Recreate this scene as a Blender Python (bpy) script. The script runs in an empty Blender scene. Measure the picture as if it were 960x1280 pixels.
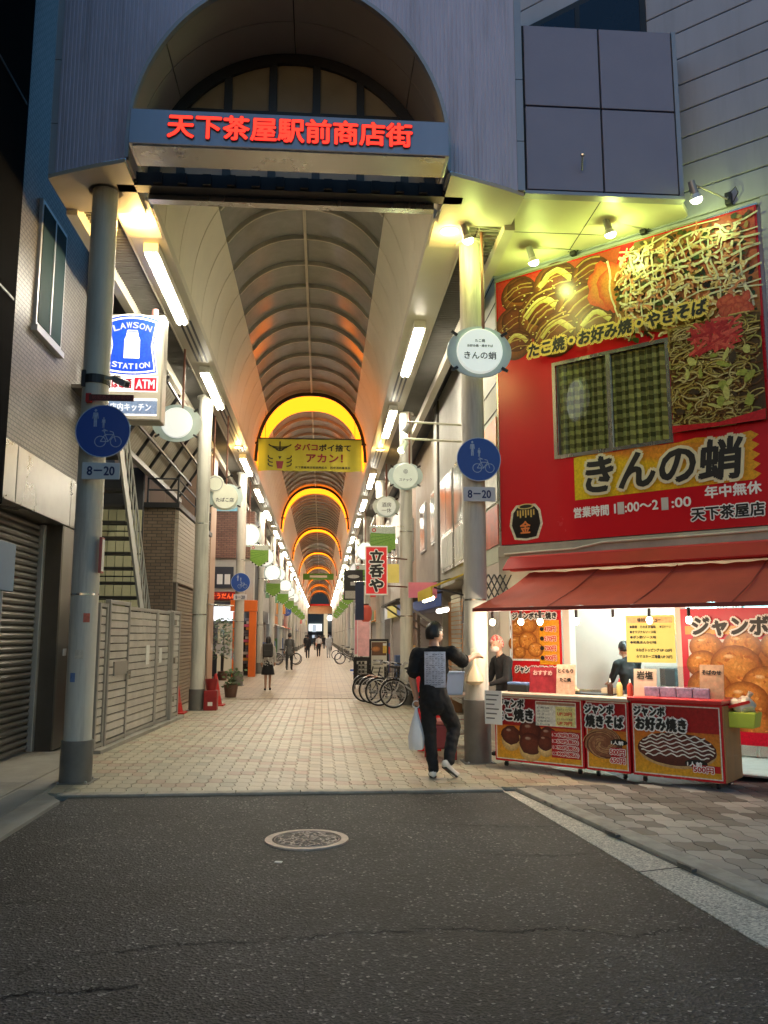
import bpy, bmesh, math, random
from mathutils import Vector, Matrix
R = math.radians
sc = bpy.context.scene
col = sc.collection
random.seed(7)

# ------------------------------------------------------------------ camera
FPX, VX, VY, CH = 1050.0, 402.0, 795.0, 1.6        # focal length and vanishing point in photo pixels (960 x 1280)
PITCH = math.atan((VY - 640) / FPX)
YAW = math.atan((480 - VX) / math.hypot(FPX, VY - 640))
cam = bpy.data.cameras.new('camera')
cam.sensor_fit = 'VERTICAL'; cam.sensor_height = 36.0; cam.lens = 36.0 * FPX / 1280
cam.clip_start = 0.05; cam.clip_end = 1500
camo = bpy.data.objects.new('camera', cam); col.objects.link(camo)
camo.location = (0, 0, CH); camo.rotation_euler = (math.pi / 2 + PITCH, 0, -YAW)
sc.camera = camo

# ------------------------------------------------------------------ world and sun (dusk)
SUN_EL, SUN_AZ = R(6.5), R(205)
w = bpy.data.worlds.new('World'); sc.world = w; w.use_nodes = True
nt = w.node_tree
sky = nt.nodes.new('ShaderNodeTexSky'); sky.sky_type = 'NISHITA'; sky.sun_disc = False
sky.sun_elevation = SUN_EL; sky.sun_rotation = SUN_AZ
sky.air_density = 1.6; sky.dust_density = 0.4; sky.ozone_density = 5.0
nt.links.new(sky.outputs[0], nt.nodes['Background'].inputs[0])
nt.nodes['Background'].inputs[1].default_value = 0.13
sun = bpy.data.lights.new('sun', 'SUN'); sun.energy = 0.05; sun.angle = R(25); sun.color = (0.8, 0.88, 1.0)
suno = bpy.data.objects.new('sun', sun); col.objects.link(suno)
suno.rotation_euler = (R(90) - SUN_EL, 0, math.pi - SUN_AZ)
vs = sc.view_settings
vs.view_transform = 'Standard'; vs.look = 'None'; vs.exposure = 1.15; vs.gamma = 1.0; vs.use_curve_mapping = False
LK = 2 ** -vs.exposure                                 # lamps are given in display units, the exposure brightens them back
cy = sc.cycles
cy.use_denoising = True; cy.use_light_tree = True; cy.max_bounces = 6; cy.diffuse_bounces = 3
cy.glossy_bounces = 3; cy.transmission_bounces = 5; cy.transparent_max_bounces = 12
cy.sample_clamp_indirect = 4.0; cy.caustics_reflective = False; cy.caustics_refractive = False
cy.adaptive_threshold = 0.015

# ------------------------------------------------------------------ pixel -> direction
_F = Vector((math.sin(YAW) * math.cos(PITCH), math.cos(YAW) * math.cos(PITCH), math.sin(PITCH)))
_R = Vector((math.cos(YAW), -math.sin(YAW), 0)); _U = _R.cross(_F)
def ray(px, py): return _F * FPX + _R * (px - 480) + _U * (640 - py)
def onz(px, py, z=0.0):
    r = ray(px, py); t = (z - CH) / r.z; return Vector((r.x * t, r.y * t, z))
def onx(px, py, x):
    r = ray(px, py); t = x / r.x; return Vector((x, r.y * t, CH + r.z * t))
def ony(px, py, y):
    r = ray(px, py); t = y / r.y; return Vector((r.x * t, y, CH + r.z * t))

# ------------------------------------------------------------------ materials (procedural)
MATS = {}
def rgb(h):
    h = h.lstrip('#'); v = [int(h[i:i + 2], 16) / 255 for i in (0, 2, 4)]
    return tuple(((c + .055) / 1.055) ** 2.4 if c > .04045 else c / 12.92 for c in v)
def M(name, c=(.5, .5, .5), rough=.6, metal=0.0, var=.14, scale=2.0, bump=0.0, bs=60.0, emit=0.0, ecol=None, rand=0.0, streak=False, coat=0.0, dirt=0.0, spec=.5):
    if name in MATS: return MATS[name]
    m = bpy.data.materials.new(name); m.use_nodes = True; MATS[name] = m
    n, l = m.node_tree.nodes, m.node_tree.links
    b = n['Principled BSDF']
    b.inputs['Roughness'].default_value = rough; b.inputs['Metallic'].default_value = metal; b.inputs['Specular IOR Level'].default_value = spec
    if coat: b.inputs['Coat Weight'].default_value = coat
    if emit:
        b.inputs['Emission Color'].default_value = (*(ecol or c), 1); b.inputs['Emission Strength'].default_value = emit * LK
    geo = n.new('ShaderNodeNewGeometry')
    mp = n.new('ShaderNodeMapping'); l.new(geo.outputs['Position'], mp.inputs[0])
    mp.inputs['Scale'].default_value = (scale, scale, scale * (.18 if streak else 1))
    nz = n.new('ShaderNodeTexNoise'); nz.inputs['Detail'].default_value = 6; nz.inputs['Roughness'].default_value = .65
    nz.inputs['Scale'].default_value = 1.0; l.new(mp.outputs[0], nz.inputs[0])
    mr = n.new('ShaderNodeMapRange'); mr.inputs[1].default_value = .25; mr.inputs[2].default_value = .75
    mr.inputs[3].default_value = 1 - var; mr.inputs[4].default_value = 1 + var; l.new(nz.outputs[0], mr.inputs[0])
    fac = mr.outputs[0]
    if rand:
        oi = n.new('ShaderNodeObjectInfo'); ad = n.new('ShaderNodeMath'); ad.operation = 'ADD'
        l.new(oi.outputs['Random'], ad.inputs[0]); l.new(geo.outputs['Random Per Island'], ad.inputs[1])
        fr = n.new('ShaderNodeMath'); fr.operation = 'FRACT'; l.new(ad.outputs[0], fr.inputs[0])
        r2 = n.new('ShaderNodeMapRange'); r2.inputs[3].default_value = 1 - rand; r2.inputs[4].default_value = 1 + rand
        l.new(fr.outputs[0], r2.inputs[0])
        mu = n.new('ShaderNodeMath'); mu.operation = 'MULTIPLY'; l.new(fac, mu.inputs[0]); l.new(r2.outputs[0], mu.inputs[1]); fac = mu.outputs[0]
    vm = n.new('ShaderNodeVectorMath'); vm.operation = 'SCALE'; vm.inputs[0].default_value = c; l.new(fac, vm.inputs['Scale'])
    out = vm.outputs[0]
    if dirt:
        n2 = n.new('ShaderNodeTexNoise'); n2.inputs['Scale'].default_value = 1.3; n2.inputs['Detail'].default_value = 8; n2.inputs['Roughness'].default_value = .7
        m2 = n.new('ShaderNodeMapping'); m2.inputs['Scale'].default_value = (5, 5, .35) if streak else (1, 1, 1); l.new(geo.outputs['Position'], m2.inputs[0]); l.new(m2.outputs[0], n2.inputs[0])
        r3 = n.new('ShaderNodeMapRange'); r3.inputs[1].default_value = .5; r3.inputs[2].default_value = .72; r3.inputs[4].default_value = dirt
        l.new(n2.outputs[0], r3.inputs[0])
        mx = n.new('ShaderNodeMix'); mx.data_type = 'RGBA'; l.new(r3.outputs[0], mx.inputs[0]); l.new(out, mx.inputs[6])
        mx.inputs[7].default_value = (.06, .055, .045, 1); out = mx.outputs[2]
    l.new(out, b.inputs['Base Color'])
    rr = n.new('ShaderNodeMapRange'); rr.inputs[3].default_value = max(.03, rough - .08); rr.inputs[4].default_value = min(1, rough + .1)
    l.new(nz.outputs[0], rr.inputs[0]); l.new(rr.outputs[0], b.inputs['Roughness'])
    if bump:
        bn = n.new('ShaderNodeTexNoise'); bn.inputs['Scale'].default_value = bs; bn.inputs['Detail'].default_value = 5
        l.new(geo.outputs['Position'], bn.inputs[0])
        bp = n.new('ShaderNodeBump'); bp.inputs['Strength'].default_value = bump; bp.inputs['Distance'].default_value = .01
        l.new(bn.outputs[0], bp.inputs['Height']); l.new(bp.outputs[0], b.inputs['Normal'])
    return m
def twotone(name, c1, c2, scale=25.0, lo=.45, hi=.55, rough=.7):
    if name in MATS: return MATS[name]
    m = bpy.data.materials.new(name); m.use_nodes = True; MATS[name] = m
    n, l = m.node_tree.nodes, m.node_tree.links; b = n['Principled BSDF']; b.inputs['Roughness'].default_value = rough
    tc = n.new('ShaderNodeTexCoord'); nz = n.new('ShaderNodeTexNoise'); nz.inputs['Scale'].default_value = scale; nz.inputs['Detail'].default_value = 4; l.new(tc.outputs['Object'], nz.inputs[0])
    cr = n.new('ShaderNodeValToRGB'); e = cr.color_ramp.elements; e[0].position = lo; e[0].color = (*c1, 1); e[1].position = hi; e[1].color = (*c2, 1)
    l.new(nz.outputs[0], cr.inputs[0]); l.new(cr.outputs[0], b.inputs['Base Color']); return m
def lamp_mat(name, c, strength):
    if name in MATS: return MATS[name]
    m = bpy.data.materials.new(name); m.use_nodes = True; MATS[name] = m
    n, l = m.node_tree.nodes, m.node_tree.links; n.clear()
    e = n.new('ShaderNodeEmission'); e.inputs[0].default_value = (*c, 1); e.inputs[1].default_value = strength * LK
    o = n.new('ShaderNodeOutputMaterial'); l.new(e.outputs[0], o.inputs[0]); return m
def glass_mat(name, tint=(.9, .95, .95), gloss=.12, rough=.03):
    if name in MATS: return MATS[name]
    m = bpy.data.materials.new(name); m.use_nodes = True; MATS[name] = m
    n, l = m.node_tree.nodes, m.node_tree.links; n.clear()
    t = n.new('ShaderNodeBsdfTransparent'); t.inputs[0].default_value = (*tint, 1)
    g = n.new('ShaderNodeBsdfGlossy'); g.inputs['Roughness'].default_value = rough
    lw = n.new('ShaderNodeFresnel'); lw.inputs[0].default_value = 1.5
    ad = n.new('ShaderNodeMath'); ad.operation = 'ADD'; ad.inputs[1].default_value = gloss; l.new(lw.outputs[0], ad.inputs[0])
    mx = n.new('ShaderNodeMixShader'); l.new(ad.outputs[0], mx.inputs[0]); l.new(t.outputs[0], mx.inputs[1]); l.new(g.outputs[0], mx.inputs[2])
    o = n.new('ShaderNodeOutputMaterial'); l.new(mx.outputs[0], o.inputs[0]); return m
def print_mat(name='print', emit=0.0, rough=.3):
    """flat print: colours come from the mesh's own colour attribute"""
    if name in MATS: return MATS[name]
    m = bpy.data.materials.new(name); m.use_nodes = True; MATS[name] = m
    n, l = m.node_tree.nodes, m.node_tree.links; b = n['Principled BSDF']; b.inputs['Roughness'].default_value = rough
    a = n.new('ShaderNodeAttribute'); a.attribute_name = 'Col'
    geo = n.new('ShaderNodeNewGeometry'); nz = n.new('ShaderNodeTexNoise'); nz.inputs['Scale'].default_value = 30; nz.inputs['Detail'].default_value = 8; nz.inputs['Roughness'].default_value = .7
    l.new(geo.outputs['Position'], nz.inputs[0])
    mr = n.new('ShaderNodeMapRange'); mr.inputs[1].default_value = .3; mr.inputs[2].default_value = .7; mr.inputs[3].default_value = .66; mr.inputs[4].default_value = 1.25
    l.new(nz.outputs[0], mr.inputs[0])
    vm = n.new('ShaderNodeVectorMath'); vm.operation = 'SCALE'; l.new(a.outputs['Color'], vm.inputs[0]); l.new(mr.outputs[0], vm.inputs['Scale'])
    l.new(vm.outputs[0], b.inputs['Base Color'])
    if emit:
        l.new(vm.outputs[0], b.inputs['Emission Color']); b.inputs['Emission Strength'].default_value = emit * LK
    return m

# ------------------------------------------------------------------ mesh builder
class MB:
    def __init__(s): s.v = []; s.f = []; s.mi = []; s.cur = 0
    def add(s, vs, fs):
        o = len(s.v); s.v += [tuple(p) for p in vs]
        for f in fs: s.f.append([i + o for i in f]); s.mi.append(s.cur)
        return s
    def box(s, x0, x1, y0, y1, z0, z1):
        vs = [(x, y, z) for x in (x0, x1) for y in (y0, y1) for z in (z0, z1)]
        return s.add(vs, [(0, 1, 3, 2), (4, 6, 7, 5), (0, 4, 5, 1), (2, 3, 7, 6), (0, 2, 6, 4), (1, 5, 7, 3)])
    def bar(s, p0, p1, a, b, up=(0, 0, 1)):
        p0, p1, up = Vector(p0), Vector(p1), Vector(up); d = (p1 - p0).normalized()
        if abs(d.dot(up)) > .98: up = Vector((0, 1, 0))
        x = d.cross(up).normalized(); y = x.cross(d)
        vs = [p + x * (i * a / 2) + y * (j * b / 2) for p in (p0, p1) for i, j in ((-1, -1), (1, -1), (1, 1), (-1, 1))]
        return s.add(vs, [(0, 1, 2, 3), (7, 6, 5, 4), (0, 4, 5, 1), (1, 5, 6, 2), (2, 6, 7, 3), (3, 7, 4, 0)])
    def tube(s, p0, p1, r, r1=None, n=10, caps=True):
        return s.path([p0, p1], [r, r if r1 is None else r1], n, caps)
    def path(s, pts, r, n=8, caps=True, closed=False):
        pts = [Vector(p) for p in pts]; k = len(pts)
        rs = r if isinstance(r, (list, tuple)) else [r] * k
        up = Vector((0, 0, 1)); o = []; px = None
        for i, p in enumerate(pts):
            a = pts[i - 1] if (i or closed) else p; b = pts[(i + 1) % k] if (i < k - 1 or closed) else p
            d = (b - a).normalized()
            if px is None:
                u = up if abs(d.dot(up)) < .95 else Vector((1, 0, 0)); px = d.cross(u).normalized()
            else:
                px = (px - d * px.dot(d)).normalized()
            py = d.cross(px)
            o += [p + (px * math.cos(t) + py * math.sin(t)) * rs[i] for t in (2 * math.pi * j / n for j in range(n))]
        fs = [(i * n + j, i * n + (j + 1) % n, ((i + 1) % k) * n + (j + 1) % n, ((i + 1) % k) * n + j) for i in range(k if closed else k - 1) for j in range(n)]
        if caps and not closed: fs += [tuple(range(n))[::-1], tuple(range((k - 1) * n, k * n))]
        return s.add(o, fs)
    def prism(s, poly, h0, h1, axis='z'):
        """poly: 2D outline; extruded along axis (x: (y,z), y: (x,z), z: (x,y))"""
        n = len(poly)
        f = {'z': lambda p, h: (p[0], p[1], h), 'y': lambda p, h: (p[0], h, p[1]), 'x': lambda p, h: (h, p[0], p[1])}[axis]
        vs = [f(p, h0) for p in poly] + [f(p, h1) for p in poly]
        return s.add(vs, [tuple(range(n))[::-1], tuple(range(n, 2 * n))] + [(i, (i + 1) % n, n + (i + 1) % n, n + i) for i in range(n)])
    def lathe(s, prof, n=20, c=(0, 0, 0), axis='z'):
        k = len(prof); vs = []
        for r, h in prof:
            for j in range(n):
                t = 2 * math.pi * j / n; a, b = r * math.cos(t), r * math.sin(t)
                p = {'z': (a, b, h), 'y': (a, h, b), 'x': (h, a, b)}[axis]
                vs.append((p[0] + c[0], p[1] + c[1], p[2] + c[2]))
        fs = [(i * n + j, i * n + (j + 1) % n, (i + 1) * n + (j + 1) % n, (i + 1) * n + j) for i in range(k - 1) for j in range(n)]
        fs += [tuple(range(n))[::-1], tuple(range((k - 1) * n, k * n))]
        return s.add(vs, fs)
    def torus(s, c, axis, R0, r, n=24, m=8, sx=1.0):
        c = Vector(c); ax = Vector(axis).normalized(); u = ax.orthogonal().normalized(); v = ax.cross(u)
        return s.path([c + (u * math.cos(t) + v * math.sin(t)) * R0 for t in (2 * math.pi * i / n for i in range(n))], r, m, closed=True)
    def ball(s, c, rx, ry=None, rz=None, n=12, m=8):
        ry = ry or rx; rz = rz or rx; vs = []
        for i in range(1, m):
            t = math.pi * i / m
            for j in range(n):
                a = 2 * math.pi * j / n
                vs.append((c[0] + rx * math.sin(t) * math.cos(a), c[1] + ry * math.sin(t) * math.sin(a), c[2] + rz * math.cos(t)))
        fs = [(i * n + j, (i + 1) * n + j, (i + 1) * n + (j + 1) % n, i * n + (j + 1) % n) for i in range(m - 2) for j in range(n)]
        vs += [(c[0], c[1], c[2] + rz), (c[0], c[1], c[2] - rz)]; a, b = len(vs) - 2, len(vs) - 1
        fs += [(a, j, (j + 1) % n) for j in range(n)] + [(b, (m - 2) * n + (j + 1) % n, (m - 2) * n + j) for j in range(n)]
        return s.add(vs, fs)
    def quad(s, *p): return s.add(p, [tuple(range(len(p)))])
    def mesh(s, name, mats, smooth=False, ang=.6):
        me = bpy.data.meshes.new(name); me.from_pydata(s.v, [], s.f); me.update()
        for m in (mats if isinstance(mats, (list, tuple)) else [mats]): me.materials.append(m)
        if any(s.mi): me.polygons.foreach_set('material_index', s.mi)
        bm = bmesh.new(); bm.from_mesh(me); bmesh.ops.recalc_face_normals(bm, faces=bm.faces); bm.to_mesh(me); bm.free()
        if smooth:
            me.polygons.foreach_set('use_smooth', [True] * len(me.polygons)); me.set_sharp_from_angle(angle=ang)
        return me
    def build(s, name, mats, parent=None, loc=(0, 0, 0), rot=(0, 0, 0), smooth=False, bev=0.0, kind=None):
        o = put(name, s.mesh(name, mats, smooth), parent, loc, rot)
        if bev:
            b = o.modifiers.new('bevel', 'BEVEL'); b.width = bev; b.segments = 2; b.limit_method = 'ANGLE'; b.angle_limit = R(40)
        if kind: o['kind'] = kind
        return o
def put(name, me, parent=None, loc=(0, 0, 0), rot=(0, 0, 0)):
    o = bpy.data.objects.new(name, me); col.objects.link(o)
    o.location = loc; o.rotation_euler = rot
    if parent is not None: o.parent = parent
    return o
def tag(o, label=None, cat=None, group=None, kind=None):
    if label: o['label'] = label
    if cat: o['category'] = cat
    if group: o['group'] = group
    if kind: o['kind'] = kind
    return o
def thing(name, loc, label, cat, group=None, rz=0.0):
    return tag(put(name, None, None, loc, (0, 0, rz)), label, cat, group, 'thing')
KIDS = {}
def copy_tree(o, loc=None, rz=None, label=None, parent=None):
    c = o.copy(); col.objects.link(c)
    if parent is not None: c.parent = parent; c.matrix_parent_inverse = o.matrix_parent_inverse
    if loc is not None: c.location = loc
    if rz is not None: c.rotation_euler = (o.rotation_euler[0], o.rotation_euler[1], rz)
    if label: c['label'] = label
    for ch in list(o.children): copy_tree(ch, parent=c)
    return c
def lampo(name, kind, loc, energy, color, size=.05, rot=(0, 0, 0), parent=None, spot=None):
    L = bpy.data.lights.new(name, kind); L.energy = energy * LK; L.color = color
    if kind in ('POINT', 'SPOT'): L.shadow_soft_size = size
    if kind == 'SPOT': L.spot_size = R(spot or 100); L.spot_blend = .6
    o = bpy.data.objects.new(name, L); col.objects.link(o); o.location = loc; o.rotation_euler = rot
    if parent is not None: o.parent = parent
    return o

# ------------------------------------------------------------------ lettering and printed pictures
TCACHE = {}
def glyphs(s, res=3, spacing=1.0):
    k = (s, res, spacing)
    if k not in TCACHE:
        cu = bpy.data.curves.new('text', 'FONT'); cu.body = s; cu.size = 1; cu.resolution_u = res
        cu.align_x = 'CENTER'; cu.align_y = 'CENTER'; cu.space_character = spacing; cu.space_line = .95
        ob = bpy.data.objects.new('text', cu); me = bpy.data.meshes.new_from_object(ob)
        vs = [v.co.copy() for v in me.vertices]; fs = [tuple(p.vertices) for p in me.polygons]
        bpy.data.objects.remove(ob); bpy.data.curves.remove(cu); bpy.data.meshes.remove(me)
        xs = [v.x for v in vs] or [0]; ys = [v.y for v in vs] or [0]
        cx, cyy = (min(xs) + max(xs)) / 2, (min(ys) + max(ys)) / 2
        TCACHE[k] = ([(v.x - cx, v.y - cyy) for v in vs], fs, max(xs) - min(xs), max(ys) - min(ys))
    return TCACHE[k]
def txt(s, parent, loc, width=None, height=None, mat=None, rot=(math.pi / 2, 0, 0), bold=0.0, outline=None, name='lettering', depth=.003, slant=0.0, res=3, tilt=0.0, wob=0.0):
    """lettering lying just proud of a face; local x right, local y up, local z to the reader. outline=(radius, material)"""
    vs, fs, w0, h0 = glyphs(s, res)
    if not vs: return None
    sx = width / w0 if width else None; sy = height / h0 if height else None
    sx = sx or sy; sy = sy or sx
    mb = MB(); mats = [mat]
    ct, st = math.cos(tilt), math.sin(tilt)
    def layer(offs, z, mi):
        mb.cur = mi
        for i, (dx, dy) in enumerate(offs):
            mb.add([((x * sx + slant * y * sy + dx) * ct - (y * sy + dy) * st, (x * sx + slant * y * sy + dx) * st + (y * sy + dy) * ct, z + i * .00025) for x, y in vs], fs)
    z = depth
    if outline:
        mats.append(outline[1]); layer([(outline[0] * math.cos(a * math.pi / 5), outline[0] * math.sin(a * math.pi / 5)) for a in range(10)], z, 1); z += .004
    offs = [(0, 0)] + ([(bold * math.cos(a * math.pi / 2 + .4), bold * math.sin(a * math.pi / 2 + .4)) for a in range(4)] if bold else [])
    layer(offs, z, 0)
    me = bpy.data.meshes.new(name); me.from_pydata(mb.v, [], mb.f); me.update()
    for m in mats: me.materials.append(m)
    me.polygons.foreach_set('material_index', mb.mi)
    return put(name, me, parent, loc, rot)
class Print:
    """a flat printed picture: coloured polygons in thin layers, u right, v up"""
    def __init__(s): s.v = []; s.f = []; s.c = []; s.z = 0.0
    def poly(s, pts, c, cs=None, step=.00006):
        o = len(s.v); s.z += step
        s.v += [(p[0], p[1], s.z) for p in pts]; s.c += list(cs) if cs else [c] * len(pts)
        s.f.append(tuple(range(o, o + len(pts)))); return s
    def rect(s, x0, y0, x1, y1, c, c2=None): return s.poly([(x0, y0), (x1, y0), (x1, y1), (x0, y1)], c, [c, c, c2 or c, c2 or c])
    def disc(s, cx, cy, rx, ry, c, rim=None, n=22, lx=-.25, ly=.3, a=0.0, jit=0.0):
        s.z += .00006; o = len(s.v); rim = rim or c
        ca, sa = math.cos(a), math.sin(a)
        q = lambda x, y: (cx + x * ca - y * sa, cy + x * sa + y * ca, s.z)
        s.v.append(q(lx * rx, ly * ry)); s.c.append(c)
        for k in (.55, 1.0):
            for i in range(n):
                t = 2 * math.pi * i / n; j = 1 + (random.uniform(-jit, jit) if k == 1 else 0)
                s.v.append(q(rx * k * j * math.cos(t) + lx * rx * (1 - k), ry * k * j * math.sin(t) + ly * ry * (1 - k)))
                s.c.append(tuple(c[m] * (.75 if k < 1 else 0) + rim[m] * (.25 if k < 1 else 1) for m in range(3)))
        for i in range(n):
            j = (i + 1) % n
            s.f.append((o, o + 1 + i, o + 1 + j)); s.f.append((o + 1 + i, o + 1 + n + i, o + 1 + n + j, o + 1 + j))
        return s
    def line(s, pts, wd, c, c2=None):
        s.z += .00006; o = len(s.v); k = len(pts)
        for i, p in enumerate(pts):
            a = pts[max(i - 1, 0)]; b = pts[min(i + 1, k - 1)]
            dx, dy = b[0] - a[0], b[1] - a[1]; L = math.hypot(dx, dy) or 1; nx, ny = -dy / L * wd / 2, dx / L * wd / 2
            s.v += [(p[0] + nx, p[1] + ny, s.z), (p[0] - nx, p[1] - ny, s.z)]; s.c += [c, c2 or c]
        s.f += [(o + 2 * i, o + 2 * i + 1, o + 2 * i + 3, o + 2 * i + 2) for i in range(k - 1)]
        return s
    def build(s, name, mat, parent, loc, rot=(math.pi / 2, 0, 0)):
        me = bpy.data.meshes.new(name); me.from_pydata(s.v, [], s.f); me.update()
        at = me.color_attributes.new('Col', 'FLOAT_COLOR', 'POINT')
        at.data.foreach_set('color', [x for c in s.c for x in (*c, 1.0)])
        me.materials.append(mat); o = put(name, me, parent, loc, rot); o['kind'] = 'stuff'; return o
RX = (math.pi / 2, 0, 0)          # upright, read from -y

# ------------------------------------------------------------------ shared palette
white_paint = M('white_paint', (.75, .75, .72), .5, var=.08)
cream = M('cream_metal', (.62, .57, .45), .45, var=.08, dirt=.15)
tan_panel = M('tan_panel', (.74, .69, .56), .45, var=.06)
grey_metal = M('grey_metal', (.42, .43, .44), .35, .6, var=.1)
steel = M('stainless_steel', (.55, .54, .5), .25, .9, var=.1, streak=True)
dark_metal = M('dark_metal', (.03, .03, .033), .45, .3)
black = M('black', (.012, .012, .013), .5)
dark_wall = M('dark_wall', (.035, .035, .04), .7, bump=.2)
red_paint = M('red_paint', (.5, .012, .012), .35, var=.1)
red_mat = M('red_print', (.56, .012, .02), .24, var=.05, scale=.7)
white_ink = M('white_ink', (.85, .84, .8), .5, var=.04)
black_ink = M('black_ink', (.01, .01, .01), .5, var=.02)
yellow_ink = M('yellow_ink', (.85, .6, .03), .45, var=.05)
blue_ink = M('blue_ink', (.012, .07, .36), .35, var=.06)
tube_white = lamp_mat('tube_light', (1.0, .93, .76), 140.0)
# ================================================================== GROUND
def asphalt():
    m = bpy.data.materials.new('asphalt'); m.use_nodes = True; n, l = m.node_tree.nodes, m.node_tree.links; b = n['Principled BSDF']
    geo = n.new('ShaderNodeNewGeometry')
    v = n.new('ShaderNodeTexVoronoi'); v.inputs['Scale'].default_value = 75; l.new(geo.outputs['Position'], v.inputs['Vector'])
    v2 = n.new('ShaderNodeTexVoronoi'); v2.inputs['Scale'].default_value = 42; l.new(geo.outputs['Position'], v2.inputs['Vector'])
    nz = n.new('ShaderNodeTexNoise'); nz.inputs['Scale'].default_value = .8; nz.inputs['Detail'].default_value = 9; nz.inputs['Roughness'].default_value = .68; l.new(geo.outputs['Position'], nz.inputs[0])
    cr = n.new('ShaderNodeValToRGB'); e = cr.color_ramp; sepc = n.new('ShaderNodeSeparateColor'); l.new(v.outputs['Color'], sepc.inputs[0])
    e.elements[0].position = 0; e.elements[0].color = (.02, .02, .021, 1); e.elements[1].position = 1; e.elements[1].color = (.55, .55, .53, 1)
    k = e.elements.new(.6); k.color = (.042, .044, .049, 1); k = e.elements.new(.9); k.color = (.085, .087, .092, 1); k = e.elements.new(.965); k.color = (.2, .2, .2, 1)
    l.new(sepc.outputs[0], cr.inputs[0])
    mr = n.new('ShaderNodeMapRange'); mr.inputs[1].default_value = .3; mr.inputs[2].default_value = .72; mr.inputs[3].default_value = .2; mr.inputs[4].default_value = .85; l.new(nz.outputs[0], mr.inputs[0])
    vm = n.new('ShaderNodeVectorMath'); vm.operation = 'SCALE'; l.new(cr.outputs[0], vm.inputs[0]); l.new(mr.outputs[0], vm.inputs['Scale'])
    l.new(vm.outputs[0], b.inputs['Base Color']); b.inputs['Roughness'].default_value = .72
    bp = n.new('ShaderNodeBump'); bp.inputs['Strength'].default_value = .9; bp.inputs['Distance'].default_value = .006
    ad = n.new('ShaderNodeMath'); ad.operation = 'ADD'; l.new(v.outputs['Distance'], ad.inputs[0]); l.new(v2.outputs['Distance'], ad.inputs[1])
    l.new(ad.outputs[0], bp.inputs['Height']); l.new(bp.outputs[0], b.inputs['Normal']); return m
def aggregate(name, c, rough=.75, sc_=90):
    m = M(name, c, rough, var=.18, scale=3); n, l = m.node_tree.nodes, m.node_tree.links; b = n['Principled BSDF']
    geo = n.new('ShaderNodeNewGeometry'); v = n.new('ShaderNodeTexVoronoi'); v.inputs['Scale'].default_value = sc_; l.new(geo.outputs['Position'], v.inputs['Vector'])
    old = b.inputs['Base Color'].links[0].from_socket
    s2 = n.new('ShaderNodeSeparateColor'); l.new(v.outputs['Color'], s2.inputs[0])
    mr = n.new('ShaderNodeMapRange'); mr.inputs[3].default_value = .5; mr.inputs[4].default_value = 1.5; l.new(s2.outputs[0], mr.inputs[0])
    vm = n.new('ShaderNodeVectorMath'); vm.operation = 'SCALE'; l.new(old, vm.inputs[0]); l.new(mr.outputs[0], vm.inputs['Scale']); l.new(vm.outputs[0], b.inputs['Base Color'])
    bp = n.new('ShaderNodeBump'); bp.inputs['Strength'].default_value = .5; bp.inputs['Distance'].default_value = .004; l.new(v.outputs['Distance'], bp.inputs['Height']); l.new(bp.outputs[0], b.inputs['Normal'])
    return m
def sheet(name, pts, z, m): return tag(MB().quad(*[(x, y, z) for x, y in pts]).build(name, m), kind='structure')
YK = 8.92                                              # line where road meets arcade
sheet('ground', [(-120, -60), (120, -60), (120, 260), (-120, 260)], -.03, M('ground_soil', (.09, .085, .08), .9))
road = sheet('road', [(-2.5, -14), (2.6, -14), (2.32, 4.4), (1.9, YK), (-2.5, YK)], 0.0, asphalt())
conc = aggregate('concrete_aggregate', (.5, .47, .4))
conc2 = M('worn_concrete', (.3, .285, .25), .8, var=.2, bump=.3, bs=120, dirt=.35)
tag(MB().prism([(1.9, YK), (2.32, 4.4), (2.6, -14), (2.95, -14), (2.66, 5.0), (2.02, YK)], -.02, .006).build('gutter_strip', conc), kind='structure')
MB().prism([(2.18, 5.88), (2.5, 5.97), (2.5, 5.984), (2.18, 5.894)], .0065, .009).build('joint', black, bpy.data.objects['gutter_strip'])
# cracks in the asphalt
crk = M('crack_dark', (.006, .006, .006), .95)
def crack(pts, w0):
    rnd = random.Random(len(pts) * 7 + int(w0 * 1e4)); mb = MB(); L = []
    for (a, b) in zip(pts[:-1], pts[1:]):
        for i in range(14):
            t = i / 14; L.append((a[0] + (b[0] - a[0]) * t + rnd.uniform(-.03, .03), a[1] + (b[1] - a[1]) * t + rnd.uniform(-.035, .035)))
    for i in range(len(L) - 1):
        (x0, y0), (x1, y1) = L[i], L[i + 1]; d = math.hypot(x1 - x0, y1 - y0) or 1; nx, ny = -(y1 - y0) / d, (x1 - x0) / d
        a, b = w0 * rnd.uniform(.2, 1.5), w0 * rnd.uniform(.2, 1.5)
        mb.quad((x0 + nx * a, y0 + ny * a, .0022), (x1 + nx * b, y1 + ny * b, .0022), (x1 - nx * b, y1 - ny * b, .0022), (x0 - nx * a, y0 - ny * a, .0022))
    mb.build('crack', crk, road)
PX = lambda *a: [onz(x, y)[:2] for x, y in a]
crack(PX((10, 1225), (60, 1198), (140, 1192), (190, 1182), (250, 1180), (330, 1176), (440, 1168), (560, 1160), (640, 1166), (700, 1160), (790, 1170), (880, 1158)), .0038)
crack(PX((0, 1248), (40, 1240), (110, 1238), (170, 1232)), .005)
crack(PX((380, 1000), (384, 1025), (382, 1060)), .004)
crack(PX((381, 1150), (378, 1250)), .0015)
crack(PX((60, 1020), (140, 1018), (260, 1022), (330, 1026)), .006)
crack(PX((480, 1028), (560, 1030), (650, 1034), (720, 1032)), .006)
crack(PX((600, 1068), (680, 1070), (740, 1068)), .005)
crack(PX((0, 1132), (50, 1126), (120, 1130)), .005)
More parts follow.
